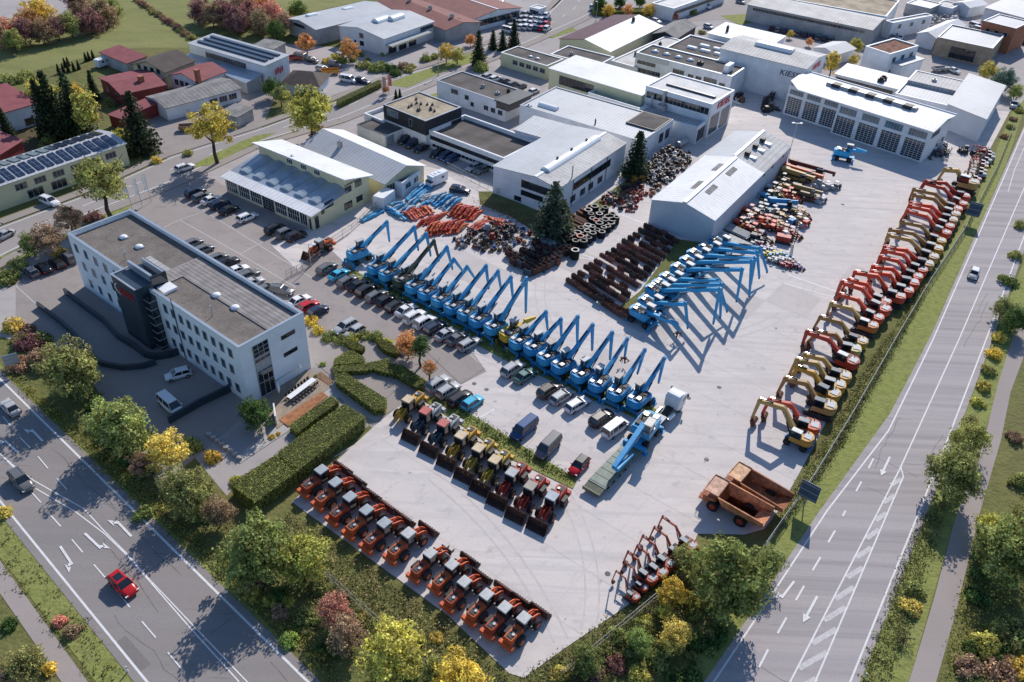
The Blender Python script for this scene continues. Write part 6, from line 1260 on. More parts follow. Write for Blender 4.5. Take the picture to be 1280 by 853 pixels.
lr='red excavator boom lying in the crowded boom store'; gr='red booms stored in front of the grey hall'; rc=[(.58,.09,.035),(.5,.06,.03),(.62,.16,.06),(.42,.05,.035)]
rack((175,265),(290,225),9,(70,50),rc,[BO[1],BO[2]],lr,gr); rack((260,300),(365,265),8,(60,-45),rc,[BO[1],BO[2]],lr,gr); rack((290,345),(480,330),15,(65,-60),rc,[BO[0],BO[1]],lr,gr); rack((300,325),(470,310),9,(65,-60),rc,[BO[1]],lr,gr,h=.55); rack((430,235),(560,265),12,(70,-55),rc,[BO[0],BO[1]],lr,gr); rack((445,220),(540,245),7,(70,-55),rc,[BO[1]],lr,gr,h=.55); rack((560,300),(610,320),4,(90,-45),rc+[(.55,.3,.2)],[BO[3]],lr,gr); rack((640,290),(720,305),6,(80,40),rc,[BO[0]],lr,gr)
# small parts
def part_mesh(k):
    mb=MB(); R=random.Random(100+k)
    if k==0: mb.box(-.6,.6,-.35,.35,0,.5); mb.cyl((-.5,0,.6),(.5,0,.6),.22,8); mb.box(-.2,.4,-.3,.3,.5,.95); mb.cyl((.6,0,.3),(.85,0,.3),.25,8)
    elif k==1: mb.cyl((-1.1,0,.15),(.3,0,.15),.13,8); mb.cyl((.3,0,.15),(1.1,0,.15),.07,8); mb.cyl((-1.0,.35,.15),(.4,.35,.15),.13,8); mb.cyl((.4,.35,.15),(1.0,.35,.15),.07,8)
    elif k==2: mb.cyl((0,0,0),(0,0,.35),.5,12); mb.cyl((0,0,.35),(0,0,.6),.3,10); mb.box(-.7,-.3,-.2,.2,0,.5)
    elif k==3: mb.box(-.5,.5,-.5,.5,0,.12); mb.cyl((-.3,-.2,.12),(-.3,-.2,.9),.16,8); mb.box(0,.45,-.3,.35,.12,.7); mb.cyl((.2,0,.7),(.2,0,1.0),.08,6)
    elif k==4: mb.beam((-.8,-.3,.15),(.8,-.3,.15),.15,.2); mb.beam((-.8,.3,.15),(.8,.3,.15),.15,.2); mb.beam((-.5,-.3,.3),(-.5,.3,.3),.15,.15); mb.cyl((.3,-.45,.35),(.3,.45,.35),.28,10)
    else:
        for _ in range(6): x,y=R.uniform(-.6,.6),R.uniform(-.5,.5); s=R.uniform(.12,.3); mb.bev(x-s,x+s,y-s,y+s,0,R.uniform(.3,.9),.04)
    for _ in range(3): x,y=R.uniform(-.4,.4),R.uniform(-.3,.3); mb.cyl((x,y,.4),(x+R.uniform(-.3,.3),y+R.uniform(-.3,.3),R.uniform(.7,1.1)),.05,5)
    return mb.mesh('machine_part',['paint_worn'])
PM=[part_mesh(k) for k in range(6)]; PN=['engine_block','hydraulic_ram','swivel_joint','pump_unit','axle_unit','valve_assembly']; PL=['engine block','hydraulic rams','swivel joint','pump unit','axle','valve assembly']
def pile(poly,step,cols,lab,grp,z0=0,sc=(.8,1.3),zf=Zc(700,160,6.094),jit=.35,tilt=.3):
    k=0
    for x,y in scatter([zf(p) for p in poly],step,jit):
        q_=RP.randrange(6); o=obj(PN[q_],PM[q_],None,RP.choice(cols),(x,y,3*Z+z0),RP.uniform(0,6.28)); s=RP.uniform(*sc); o.scale=(s,s,s*RP.uniform(.9,1.4)); o.rotation_euler.x=RP.uniform(-tilt,tilt)*.3; tag(o,lab.replace('machine part',PL[q_]),PL[q_],grp+' - '+PL[q_]); k+=1
    return k
DK=[(.02,.02,.025),(.03,.02,.02),(.12,.05,.04),(.03,.03,.035),(.04,.04,.05),(.06,.06,.065),(.09,.08,.08),(.4,.4,.42),(.03,.03,.04),(.15,.09,.07),(.03,.03,.03),(.7,.7,.7)]
pile([(660,260),(820,150),(1000,190),(1010,260),(900,350),(820,450),(700,470),(640,400)],1.18,DK,'small black or pale machine part in the dense store left of the storage hall','machine parts between the halls',sc=(.6,.95))
pile([(690,250),(830,170),(950,230),(880,350),(780,440),(660,380)],1.9,DK,'small black or pale machine part in the dense store left of the storage hall','machine parts between the halls',z0=.8,sc=(.6,.9))
pile([(280,560),(480,460),(620,440),(660,540),(540,650),(420,620)],1.15,[(.28,.035,.03),(.35,.06,.04),(.2,.03,.03),(.04,.04,.05),(.2,.2,.2),(.25,.1,.06),(.4,.1,.06)],'small dark red machine part in the store behind the ring stacks','red machine parts behind the ring stacks',sc=(.6,1.))
pile([(440,500),(520,400),(640,380),(600,450)],1.3,[(.05,.05,.06),(.08,.05,.05)],'small dark machine part beneath the tall cypress','dark machine parts beneath the cypress',sc=(.7,1.))
pile([(660,470),(760,450),(760,500),(700,530)],1.3,[(.3,.13,.05),(.25,.08,.04),(.3,.28,.26)],'rusty orange machine part at the edge of the dense store','orange machine parts by the storage hall',sc=(.6,1))
ZP4=Zc(470,210,4.414)
pile([(420,400),(520,350),(640,310),(760,310),(870,370),(830,430),(700,460),(640,480),(540,460),(440,430)],1.15,[(.03,.03,.035),(.05,.05,.06),(.08,.07,.07),(.22,.22,.23),(.04,.04,.05),(.3,.05,.03),(.16,.1,.05),(.04,.12,.3),(.15,.1,.08),(.3,.15,.1)],'oily machine part in the mixed heap before the spruce tree','machine parts before the spruce tree',sc=(.6,1.05),zf=ZP4)
pile([(560,360),(700,330),(800,370),(700,430),(570,430)],2.2,[(.04,.04,.05),(.5,.5,.52),(.3,.05,.03),(.05,.04,.04)],'oily machine part in the mixed heap before the spruce tree','machine parts before the spruce tree',z0=.7,sc=(.9,1.2),zf=ZP4)
# yellow frame and silver tank
mb=MB(); mb.mi(0).box(-1.6,1.6,-.8,.8,.2,.6); mb.box(-1.2,.2,-.7,.7,.6,1.4); mb.beam((.2,0,1.2),(1.8,0,.8),.5,.5)
p=G(*zT((590,390)),.6); tag(mb.build('undercarriage_frame','paint_worn',None,(.45,.26,.04),False,(p.x,p.y,3*Z),.4),'ochre machine frame lying between red parts and the cypress','machine frame')
mb=MB(); mb.cyl((-1.9,0,.8),(1.9,0,.8),.75,14); mb.box(-1.2,-.9,-.5,.5,0,.3); mb.box(.9,1.2,-.5,.5,0,.3)
p=G(*zT((930,115)),.8); tag(mb.build('storage_tank','light_metal',None,None,False,(p.x,p.y,3*Z),math.radians(50)),'silver cylindrical tank beside the low white wing','tank')
# ---- machine park right of the storage hall
def compact_proto():
    r=thing('compact_machine','machine','machine'); mb=MB(); mb.bev(-1.5,-.2,-.55,.55,.45,1.2,.1); mb.box(-.2,1.2,-.4,.4,.4,.8); mb.build('body','paint',r,(.4,.1,.05))
    for x in (-.95,.85):
        for s in (-1,1): wheel(r,x,s*.68,.42,.3,'light_metal',12)
    mb=MB(); mb.mi(0)
    for x in (-.35,.5):
        for s in (-1,1): mb.cyl((x,s*.42,1.0),(x,s*.42,1.95),.035,5)
    mb.box(-.25,.1,-.25,.25,.8,1.25); mb.build('cab_frame','paint_dark',r); mb=MB(); mb.bev(-.4,.5,-.42,.42,1.95,2.03,.03); mb.build('cab_roof','paint',r,(.7,.7,.7))
    mb=MB(); mb.beam((.6,.35,1.1),(1.9,.35,.5),.1,.2); mb.beam((.6,-.35,1.1),(1.9,-.35,.5),.1,.2); mb.build('lift_arm','paint',r,(.4,.1,.05))
    mb=MB(); mb.prism([(1.85,.7),(1.8,.3),(1.9,.08),(2.4,.04),(1.98,.14),(1.9,.35),(1.95,.68)],-.75,.75); mb.prism([(1.85,.7),(1.8,.3),(1.9,.08),(2.4,.04)],-.77,-.72); mb.prism([(1.85,.7),(1.8,.3),(1.9,.08),(2.4,.04)],.72,.77); mb.build('bucket','rust',r); return freeze(r)
CP=compact_proto(); zR=Zc(860,190,5.333); WHT=(.48,.48,.48)
LL=[(640,165,TAN,WHT),(575,235,WHT,WHT),(635,210,TAN,WHT),(720,160,(.1,.16,.08),WHT),(680,265,RED,RED),(700,290,RED,(.4,.2,.15)),(540,290,BL2,WHT),(515,340,(.3,.4,.4),WHT),(520,372,(.2,.3,.3),WHT),(415,385,RED,(.6,.25,.2)),(395,415,RED,(.6,.3,.25)),(455,412,TAN,WHT),(410,445,WHT,WHT),(358,465,RED,(.6,.3,.25)),(520,440,RED,RED),(545,455,RED,(.5,.2,.15)),(530,475,RED,DRD),(440,505,DRD,RED),(395,490,YEL,CRM),(600,480,TAN,BRN),(620,495,BRN,TAN),(640,410,BRN,(.2,.15,.12)),(620,440,(.15,.1,.08),TAN),(740,385,TAN,(.4,.3,.2)),(760,405,BRN,TAN),(650,515,RED,(.5,.3,.25)),(690,525,DRD,(.5,.4,.4)),(480,560,(.06,.06,.07),(.2,.2,.2)),(590,400,(.3,.3,.3),WHT),(575,380,(.04,.2,.3),WHT),(600,270,TAN,(.5,.45,.35)),(480,390,(.3,.3,.3),WHT)]
for i,(x,y,c,rf) in enumerate(LL):
    p=G(*zR((x,y)),1.3); nmc={RED:'red',TAN:'tan',BRN:'brown',DRD:'dark red',WHT:'white',YEL:'yellow',BL2:'blue'}.get(c,'dark')
    dup(CP,(p.x,p.y,3*Z),math.radians(RP.choice([-35,-40,-30,145])+RP.uniform(-8,8)),f'{nmc} compact loader {ordw(i)} in the machine park right of the storage hall',{'body':c,'lift_arm':c,'cab_roof':rf},'compact machines right of the storage hall',RP.uniform(.95,1.2))
k=0
for r in range(4):
    for i in range(6):
        x=450+i*42+r*38; y=602+i*17+r*36-(8 if i%2 else 0)
        if r==3 and i>2: continue
        p=G(*zR((x,y)),.9); c=[WHT,(.5,.52,.6),WHT,(.2,.15,.35),BLUE,(.45,.04,.08),(.6,.5,.05)][(k*5+r)%7]
        dup(CP,(p.x,p.y,3*Z),math.radians(-35+RP.uniform(-6,6)),'very small machine with pale canopy in the tight block beside the long blue booms',{'body':c,'lift_arm':c,'cab_roof':(.42,.43,.48) if k%4 else c},'very small machines in a tight block',.62); k+=1
drop(CP)
def crane(x0,y0,x1,y1,col,lab,w=.9,cabp=None):
    a=G(*zR((x0,y0)),2.2); b=G(*zR((x1,y1)),1.7); r=thing('telescopic_crane',lab,'crane',(a.x,a.y,3*Z),az(a,b),'telescopic cranes beside the storage hall'); L=(b-a).length
    mb=MB(); mb.bev(-.5,L*.75,-w/2,w/2,1.6,2.5,.1); mb.box(L*.75,L*1.0,-w*.38,w*.38,1.7,2.35); mb.box(L,L*1.05,-w*.5,w*.5,1.3,2.4); mb.build('telescopic_boom','paint',r,col)
    mb=MB(); mb.box(-.8,L*.8,-1.0,1.0,.7,1.25); mb.bev(-.8,1.2,.2,1.1,1.25,2.4,.1); mb.build('chassis','paint_worn',r,tuple(c*.6 for c in col)); mb=MB(); mb.bev(L*.62,L*.8,-1.05,-.25,1.25,2.35,.1); mb.build('cab','glass',r)
    for t in (.05,.3,.6,.75):
        for s in (-1,1): wheel(r,L*t,s*1.0,.5,.35,'light_metal',12)
crane(640,85,885,175,(.55,.12,.04),'orange red telescopic crane with thick boom beside the far end of the storage hall'); crane(690,60,965,150,(.12,.05,.05),'long dark crane with red boom tip, outermost of the parked cranes',.6); crane(640,110,830,185,TAN,'tan telescopic crane parked inside the orange red one'); crane(715,225,885,285,(.30,.2,.07),'tan crane with lowered boom and white cab',.6); crane(560,320,720,345,BLUE,'blue telescopic handler with long arm among the compact loaders',.5)
def roller(x,y,c,lab,sc=1.):
    p=G(*zR((x,y)),.8); r=thing('road_roller',lab,'road roller',(p.x,p.y,3*Z),math.radians(40),'rollers and drums on the yard'); mb=MB(); mb.cyl((-.9,-.6,.5),(-.9,.6,.5),.5,14); mb.build('drum','light_metal',r); mb=MB(); mb.bev(-.2,1.4,-.55,.55,.5,1.15,.1); mb.box(-1.5,.0,-.68,-.6,.4,.8); mb.box(-1.5,.0,.6,.68,.4,.8); mb.build('body','paint',r,c); mb=MB(); mb.bev(-.3,.6,-.5,.5,1.7,1.8,.04)
    for xx in (-.2,.5):
        for s in (-1,1): mb.cyl((xx,s*.4,1.1),(xx,s*.4,1.7),.03,5)
    mb.build('canopy','paint',r,(.6,.6,.6)); 
    for s in (-1,1): wheel(r,.95,s*.6,.42,.25); r.scale=(sc,)*3
for x,y,c,l in [(870,215,(.5,.5,.5),'grey roller beside the tan crane'),(925,228,(.45,.45,.47),'grey roller right of its twin'),(985,228,(.15,.15,.17),'small dark roller outermost at the crane ends'),(888,318,(.5,.5,.5),'white canopied roller at the tip of the lowest crane'),(680,465,BLUE,'blue round nosed roller by the tan machines'),(775,475,RED,'small red roller standing alone on the yard'),(735,445,TAN,'tan roller between blue and red ones'),(640,560,(.6,.6,.6),'white and red machine beside the dark mast')]: roller(x,y,c,l)
mb=MB(); mb.box(-1.4,1.4,-.8,.8,0,.9); mb.prism([(1.4,0),(1.9,.8),(1.4,.9)],-.8,.8); p=G(*zR((820,315)),.5); tag(mb.build('skip_container','rust',None,None,False,(p.x,p.y,3*Z),math.radians(-20)),'dark steel skip beside the white canopied roller','skip')
r=thing('drilling_rig','dark drilling rig with tall lattice mast and red engine housing','drilling rig',(*G(*zR((640,590)),.5).xy,3*Z),math.radians(-20)); mb=MB(); mb.bev(-1.6,1.2,-.8,.8,.5,1.5,.1); mb.build('engine_housing','paint',r,DRD); mb=MB(); mb.box(-1.6,1.5,-1.0,-.6,0,.5); mb.box(-1.6,1.5,.6,1.0,0,.5); mb.build('track','dark_metal',r); mb=MB()
for s in (-1,1):
    for q in (-1,1): mb.cyl((1.8+q*.2,s*.2,.2),(1.8+q*.2,s*.2,5.2),.05,5)
for k in range(10): mb.beam((1.6,-.2,.4+.5*k),(2.0,.2,.8+.5*k),.05,.05); mb.box(1.6,2.0,-.22,.22,.4+.5*k,.45+.5*k)
mb.build('mast','paint_dark',r)
# flat racks beside the storage hall corner
for i,(x,y,m_) in enumerate([(300,585,'lightgrey_roof_x'),(310,520,'metal_roof_x')]):
    p=G(*zR((x,y)),.8); mb=MB(); mb.box(-3.6,3.6,-1.3,1.3,.7,.85); mb.box(-3.4,3.4,-.3,.3,.3,.7); 
    for xx in (-3,3):
        for s in (-1,1): mb.box(xx-.1,xx+.1,s*1.1-.1,s*1.1+.1,0,.7)
    for k in range(7*i): mb.beam((-3.4,-1.1+.35*k,.95),(3.4,-1.1+.35*k,.95),.12,.2)
    tag(mb.build('flat_rack',m_,None,None,False,(p.x,p.y,3*Z),ROWA),['plain grey flat rack beside the topmost blue handler','flat rack loaded with pale beams beside the storage hall'][i],'flat rack')
# dark machines by the repair hall corner
zK=Zc(1060,170,6.561)
pile([(660,100),(780,60),(840,130),(820,210),(760,200),(640,190)],1.35,[(.04,.06,.08),(.05,.1,.14),(.5,.5,.5),(.3,.04,.03),(.1,.12,.14)],'dark machine part heaped at the repair hall corner','machine parts at the repair hall corner',sc=(.9,1.3),zf=zK)
pile([(860,110),(1060,120),(1180,140),(1170,200),(1080,180),(940,150)],1.9,[(.04,.05,.07),(.3,.3,.3),(.06,.06,.07),(.5,.5,.5)],'dark machine part along the lane beside the metal shed','machine parts beside the metal shed',sc=(1.,1.5),zf=zK)
zz9=Zc(640,0,4)
pile([(1115,450),(1150,455),(1140,525),(1112,520)],1.5,DK,'machine part stacked beside the lettered building','machine parts beside the lettered building',zf=zz9,sc=(1,1.5)); pile([(1220,520),(1290,480),(1330,560),(1270,570)],1.6,DK,'machine part stacked in the shade of the high white hall','machine parts below the high hall',zf=zz9,sc=(1,1.5))
pile([(1165,55),(1200,45),(1226,48),(1215,62),(1180,66)],2.0,[(.5,.5,.5),(.6,.6,.62),(.3,.3,.32)],'pale machine part in the store at the top right','pale fittings at the top right',zf=lambda p:(p[0]-20,p[1]-32),sc=(1.2,2.))
# camper and caravan
def camper(px,py,d,lab,sc=1.):
    p=G(px,py,1.5); r=thing('camper_van',lab,'camper',(p.x,p.y,3*Z),az(p,G(px+d[0],py+d[1],1.5))); mb=MB(); mb.bev(-3,1.6,-1.1,1.1,.5,2.9,.15); mb.prism([(1.4,.5),(3.0,.5),(3.0,1.2),(2.2,1.9),(2.6,2.3),(2.3,2.8),(1.4,2.8)],-1.0,1.0); mb.build('body','dome_white',r); mb=MB(); mb.box(-1.5,-.6,-1.13,-1.1,1.6,2.2); mb.box(.3,1.1,-1.13,-1.1,1.6,2.2); mb.box(-1.5,-.6,1.1,1.13,1.6,2.2); mb.box(2.1,2.9,-1.02,1.02,1.3,1.7); mb.build('window','glass',r); mb=MB(); mb.bev(-1.2,-.5,-.4,.4,2.9,3.05,.05); mb.bev(.2,.8,-.35,.35,2.9,3.05,.05); mb.build('roof_hatch','trim_white',r)
    for x in (-1.6,2.1):
        for s in (-1,1): wheel(r,x,s*.95,.36,.24)
    r.scale=(sc,)*3
camper(546,222,(-14,6),'white camper van parked at the end of the blue boom rack',.85); camper(129,76,(14,-5),'white camper parked beside the maroon roofed shed',.8)
# ---------------------------------------------------------------- vegetation
RG=random.Random(21)
def leafquad(V,F,c,nrm,s,R):
    t=Vector((R.gauss(0,1),R.gauss(0,1),R.gauss(0,1))); n=(nrm+t*.75).normalized(); a=n.cross(Vector((R.gauss(0,1),R.gauss(0,1),R.gauss(0,1)))).normalized(); b=n.cross(a); o=len(V); s1=s*R.uniform(.6,1.3); s2=s1*R.uniform(.5,.9)
    V+=[tuple(c+a*s1),tuple(c+b*s2),tuple(c-a*s1),tuple(c-b*s2)]; F.append((o,o+1,o+2,o+3))
def crown_mesh(seed,n_cl=70,per=70,leaf=.06,shape=(1,1,.85),gap=.0,clr=.26,low=-.75):
    R=random.Random(seed); V=[];F=[]; ax=[(R.uniform(.75,1.15)) for _ in range(8)]
    for k in range(n_cl):
        while True:
            d=Vector((R.gauss(0,1),R.gauss(0,1),R.gauss(0,1))).normalized()
            if d.z>low: break
        ang=math.atan2(d.y,d.x); lob=ax[int((ang+pi)/(2*pi)*8)%8]; rr=R.uniform(.45,.86)*(.85+.15*lob) if k%5 else R.uniform(.1,.5)
        c=Vector((d.x*shape[0],d.y*shape[1],d.z*shape[2]))*rr*lob; cr=clr*R.uniform(.6,1.3)
        for j in range(per):
            e=Vector((R.gauss(0,1),R.gauss(0,1),R.gauss(0,1))).normalized(); q=c+Vector((e.x,e.y,e.z*.75))*cr*R.uniform(.55,1.)
            leafquad(V,F,q,(e+d*.6+Vector((0,0,.5))).normalized(),leaf,R)
    me=bpy.data.meshes.new('crown'); me.from_pydata(V,[],F); me.materials.append(M['leaf']); me.update(); return me
CM=[crown_mesh(s,125,68,.042,(1,1,.98)) for s in (1,2,3)]+[crown_mesh(s,85,62,.045,(1,1,.98),clr=.23) for s in (4,5)]      # 0-2 dense, 3-4 loose
CT=[crown_mesh(s,80,50,.055,(.72,.72,1.25)) for s in (6,7)]                                              # tall
BU=[crown_mesh(s,34,60,.085,(1,1,.75),low=-.15,clr=.38) for s in (8,9,10)]                               # bushes
def bare_mesh():
    R=random.Random(5); mb=MB()
    def br(p,d,L,r,k):
        q=p+d*L; mb.cyl(p,q,r,4,r*.6,False)
        if k==0: return
        for _ in range(4): br(q,(d+Vector((R.gauss(0,.6),R.gauss(0,.6),R.gauss(0,.3)))).normalized(),L*.65,r*.55,k-1)
    for _ in range(7): br(Vector((R.uniform(-.2,.2),R.uniform(-.2,.2),0)),Vector((R.gauss(0,.5),R.gauss(0,.5),1)).normalized(),.45,.03,3)
    return mb.mesh('crown','bark')
BARE=bare_mesh()
def conifer_mesh(seed,w=.36,tiers=26,open_=.3):
    R=random.Random(seed); V=[];F=[]
    for t in range(tiers):
        z=t/tiers; rad=w*min(1,(1-z)*1.15)**.72*(.8+.2*min(1,z*5))+.01; nb=int(16+20*(1-z)); ph=R.uniform(0,6)
        for b in range(nb):
            a=ph+b*2*pi/nb+R.uniform(-.2,.2); L=rad*R.uniform(.65,1.12)
            for s in range(max(3,int(L*22))):
                u=(s+R.random())/max(3,int(L*22)); p=Vector((math.cos(a)*L*u+R.gauss(0,.012),math.sin(a)*L*u+R.gauss(0,.012),z+.02-.10*u*u*L/ w+R.gauss(0,.012))); leafquad(V,F,p,Vector((math.cos(a)*.4,math.sin(a)*.4,.8)),.024+.008*(1-z),R)
    me=bpy.data.meshes.new('crown'); me.from_pydata(V,[],F); me.materials.append(M['leaf']); me.update(); return me
CO=[conifer_mesh(11,.34),conifer_mesh(12,.26),conifer_mesh(13,.18)]
def trunk_mesh(seed,limbs=6):
    R=random.Random(seed); mb=MB(); p=Vector((0,0,0)); 
    for k in range(4): q=p+Vector((R.uniform(-.05,.05),R.uniform(-.05,.05),.3)); mb.cyl(p,q,.07*(1-.18*k),8,.07*(1-.18*(k+1)),False); p=q
    for k in range(limbs):
        a=k*2.4; s=Vector((0,0,.5+.1*k)); e=s+Vector((math.cos(a)*.5,math.sin(a)*.5,.45)); mb.cyl(s,e,.035,5,.012,False); mb.cyl(e,e+Vector((math.cos(a+.5)*.25,math.sin(a+.5)*.25,.2)),.012,4,.005,False)
    return mb.mesh('trunk','bark')
TM=[trunk_mesh(1),trunk_mesh(2)]
mb=MB(); mb.cyl((0,0,0),(0,0,.95),.02,7,.003); TCM=mb.mesh('trunk','bark')
GR=dict(green=(.100,.112,.035),olive=(.135,.135,.045),dark=(.04,.065,.018),yel=(.32,.255,.07),ygreen=(.20,.185,.045),gold=(.32,.24,.05),red=(.18,.085,.065),dred=(.11,.055,.05),rbrown=(.155,.105,.065),orange=(.33,.18,.07),pink=(.26,.13,.09),bright=(.13,.165,.045),con=(.045,.07,.03),bcon=(.075,.10,.075),bare=(.1,.06,.05))
GN=dict(green='green',olive='olive green',dark='dark green',yel='bright yellow',ygreen='yellow green',gold='golden',red='red leaved',dred='dark red',rbrown='reddish brown',orange='orange',pink='pinkish red',bright='fresh green',con='dark green',bcon='blue green',bare='bare purplish')
def tree(px,py,rp,c,where,kind='dense',hk=None,name=None,grp='autumn trees around the site',sq=1.):
    """px,py is the middle of the crown as surveyed, rp its radius"""
    r=rp/PXM(px,py)*1.02
    for _ in range(3): 
        hc=r*(1.12 if kind in('dense','loose') else 1.6 if kind=='tall' else .45 if kind=='bush' else 1.2) if hk is None else hk; p=G(px,py,hc); r=rp*((p-Vector((0,0,CH))).dot(FW))/CF
    gg=RG.uniform(2.4,3.1)*(.8 if c in('yel','gold','orange') else 1); col=tuple(v*gg*RG.uniform(.95,1.05) for v in GR[c]); rz=RG.uniform(0,6.28)
    if kind=='bush':
        cat='shrub'; nm=name or 'shrub'; o=thing(nm,f'{GN[c]} {nm.replace("_"," ")} {where}',cat,(p.x,p.y,0),rz,grp); k=obj('foliage',RG.choice(BU),o,col,(0,0,r*.1)); k.scale=(r,r*RG.uniform(.85,1.1),r*1.15*sq)
        q=obj('stem',TM[0],o,None,(0,0,0)); q.scale=(r*.6,r*.6,r*.5); return o
    if kind=='bare':
        o=thing('bare_shrub',f'{GN[c]} shrub {where}','shrub',(p.x,p.y,0),rz); k=obj('branches',BARE,o,None,(0,0,0)); k.scale=(r*.9,)*3; return o
    o=thing(name or 'autumn_tree',f'{GN[c]} {"broad leaved" if kind!="tall" else "tall"} tree {where}','tree',(p.x,p.y,0),rz,grp)
    me=RG.choice({'dense':CM[:3],'loose':CM[3:],'tall':CT}[kind]); k=obj('crown',me,o,col,(0,0,hc)); k.scale=(r*1.06,r*RG.uniform(.98,1.12),r*RG.uniform(1.05,1.2)*sq)
    q=obj('trunk',RG.choice(TM),o,None,(0,0,0)); q.scale=(hc*.75,hc*.75,hc*.95); return o
def conifer(bx,by,tx,ty,c,where,k=0,w=1.):
    """base and tip as surveyed"""
    b=G(bx,by,0); d=Vector((0,1,0)); r=ray(tx,ty); t=(b.y)/r.y if r.y else 1; h=CH+r.z*t; h=max(2.5,h)
    o=thing('conifer_tree',f'{GN[c]} {"conifer" if k<2 else "slim cypress"} {where}','tree',(b.x,b.y,0),RG.uniform(0,6),'conifers on the estate'); q=obj('crown',CO[k],o,tuple(v*RG.uniform(.9,1.1) for v in GR[c])); q.scale=(h*w,h*w,h); q=obj('trunk',TCM,o); q.scale=(h,h,h); return o
T=tree
# along the left road
for a in [(88,462,38,'olive','left of the office forecourt along the left road','dense'),(147,530,38,'olive','opposite the white van, along the left road','dense'),(207,562,28,'yel','between two olive crowns near the garden wall','loose'),(175,580,18,'rbrown','low beside the yellow tree on the left road bank','loose'),(232,612,34,'olive','left of the big hedge along the left road','dense'),(272,640,22,'rbrown','in front of the long hedge corner','dense'),(322,690,47,'green','largest crown below the long hedge','dense'),(380,697,35,'ygreen','touching the largest crown at the fence start','dense'),(418,762,24,'red','in the bank below the orange loaders','loose'),(433,792,25,'rbrown','just below the red leaved one','dense'),(490,816,44,'ygreen','large at the bottom below the orange loaders','dense'),(575,850,38,'gold','cut by the bottom edge under the yard tip','dense'),(545,838,20,'olive','between the two yellowish crowns at the bottom edge','dense'),(100,455,20,'gold','behind the second big crown on the left bank','loose')]: T(*a)
for a in [(15,406,15,'yel','at the left edge by the kerb','bush'),(35,425,18,'dred','beside the yellow shrub at the left edge','bush'),(55,448,22,'rbrown','above the big olive crown on the left bank','bush'),(20,455,16,'rbrown','behind the blue road sign','bush'),(8,345,16,'green','at the left edge of the side car park','bush'),(20,330,14,'olive','next to the green one by the side car park','bush'),(265,570,13,'gold','round one in the planting bed above the hedge','bush'),(240,555,14,'olive','low in the planting bed beside the bricked drive','bush'),(215,610,16,'dred','low under the yellow tree on the bank','bush'),(295,600,10,'ygreen','at the left end of the long hedge','bush'),(250,640,16,'green','low on the bank below the olive crowns','bush'),(180,640,14,'green','low on the road verge bank','bush'),(120,505,16,'dark','low between the first two olive crowns','bush'),(380,770,16,'green','low on the shaded bank by the left road','bush'),(360,800,14,'bright','by the white road line near the bottom','bush'),(520,800,12,'ygreen','behind the loaders at the lower fence','bush'),(545,797,9,'yel','tiny on the bank below the loaders','bush')]: T(*a,grp='shrubs along the left road')
for a in [(38,305,16,'green','before the dark cars at the left','dense'),(60,300,22,'rbrown','over the dark cars left of the office','loose'),(86,272,20,'rbrown','left of the office roof corner','loose'),(100,290,12,'gold','at the office roof corner','bush'),(116,270,13,'dred','right beside the office roof corner','bush'),(75,315,12,'gold','under the reddish trees by the dark cars','bush')]: T(*a)
# bigger single trees by the back road
T(125,222,36,'olive','standing alone before the solar building','loose',hk=9); T(263,158,30,'gold','standing alone above the white driving car','loose',hk=8.5); T(388,138,34,'ygreen','tall above the white hall beside the back road','loose',hk=7.5); T(400,165,14,'rbrown','low behind the white hall','bush'); T(350,118,14,'olive','beside the hipped roof house','loose')
for a in [(50,118,20,'ygreen','behind the left white warehouse','dense'),(107,140,26,'ygreen','beside the big dark spruce','tall'),(95,118,14,'gold','behind the dark conifers at the left','dense'),(137,128,9,'green','round one before the red house','bush'),(150,168,14,'ygreen','under the big dark spruce','bush'),(12,98,12,'olive','at the meadow edge left','bush'),(30,95,12,'olive','second at the meadow edge left','bush')]: T(*a)
conifer(100,172,84,92,'con','left of the yellow green tree among red roofs',0,.9); conifer(62,170,50,100,'con','directly behind the white walled warehouse',1,.9); conifer(178,190,170,115,'con','largest, in front of the red roofed annex',0,1.); conifer(120,125,107,88,'con','beside the wide red house',2,1.1); conifer(12,172,5,135,'con','small at the left edge before the warehouse',1); conifer(75,170,66,90,'con','second behind the warehouse at the left',1)
for i,(x,y) in enumerate([(74,92),(80,91),(86,90),(93,89),(82,84),(86,83),(99,87),(108,77),(112,76),(117,74)]): conifer(x,y,x-1,y-9,'con',f'{ordw(i)} in the tiny garden rows on the meadow edge',2,1.3)
for i,(x,y,r,c) in enumerate([(8,42,20,'pink'),(28,40,18,'dred'),(48,18,22,'gold'),(35,25,15,'orange'),(52,40,18,'rbrown'),(70,36,16,'dred'),(88,32,16,'olive'),(103,12,16,'rbrown'),(112,28,17,'dred'),(125,18,20,'rbrown'),(140,12,14,'olive'),(95,2,16,'dred'),(15,50,14,'olive'),(250,15,16,'dred'),(265,20,17,'rbrown'),(282,18,18,'dred'),(296,26,17,'dred'),(312,15,18,'red'),(325,28,17,'rbrown'),(340,18,18,'pink'),(355,28,14,'rbrown'),(330,8,16,'orange'),(372,12,12,'green'),(300,8,14,'rbrown'),(345,38,12,'dark')]): T(x,y,r,c,f'{ordw(i)} from the left in the thickets beyond the meadow','dense',hk=3.5,grp='thicket trees beyond the meadow')
for i in range(22):
    t=i/21; x=172+(240-172)*t+RG.uniform(-1,1); y=-1+47*t; T(x,y,4.5+RG.random()*2,RG.choice(['rbrown','olive','dred']),'in the thin hedge line crossing the meadow','bush',grp='shrubs of the meadow hedge')
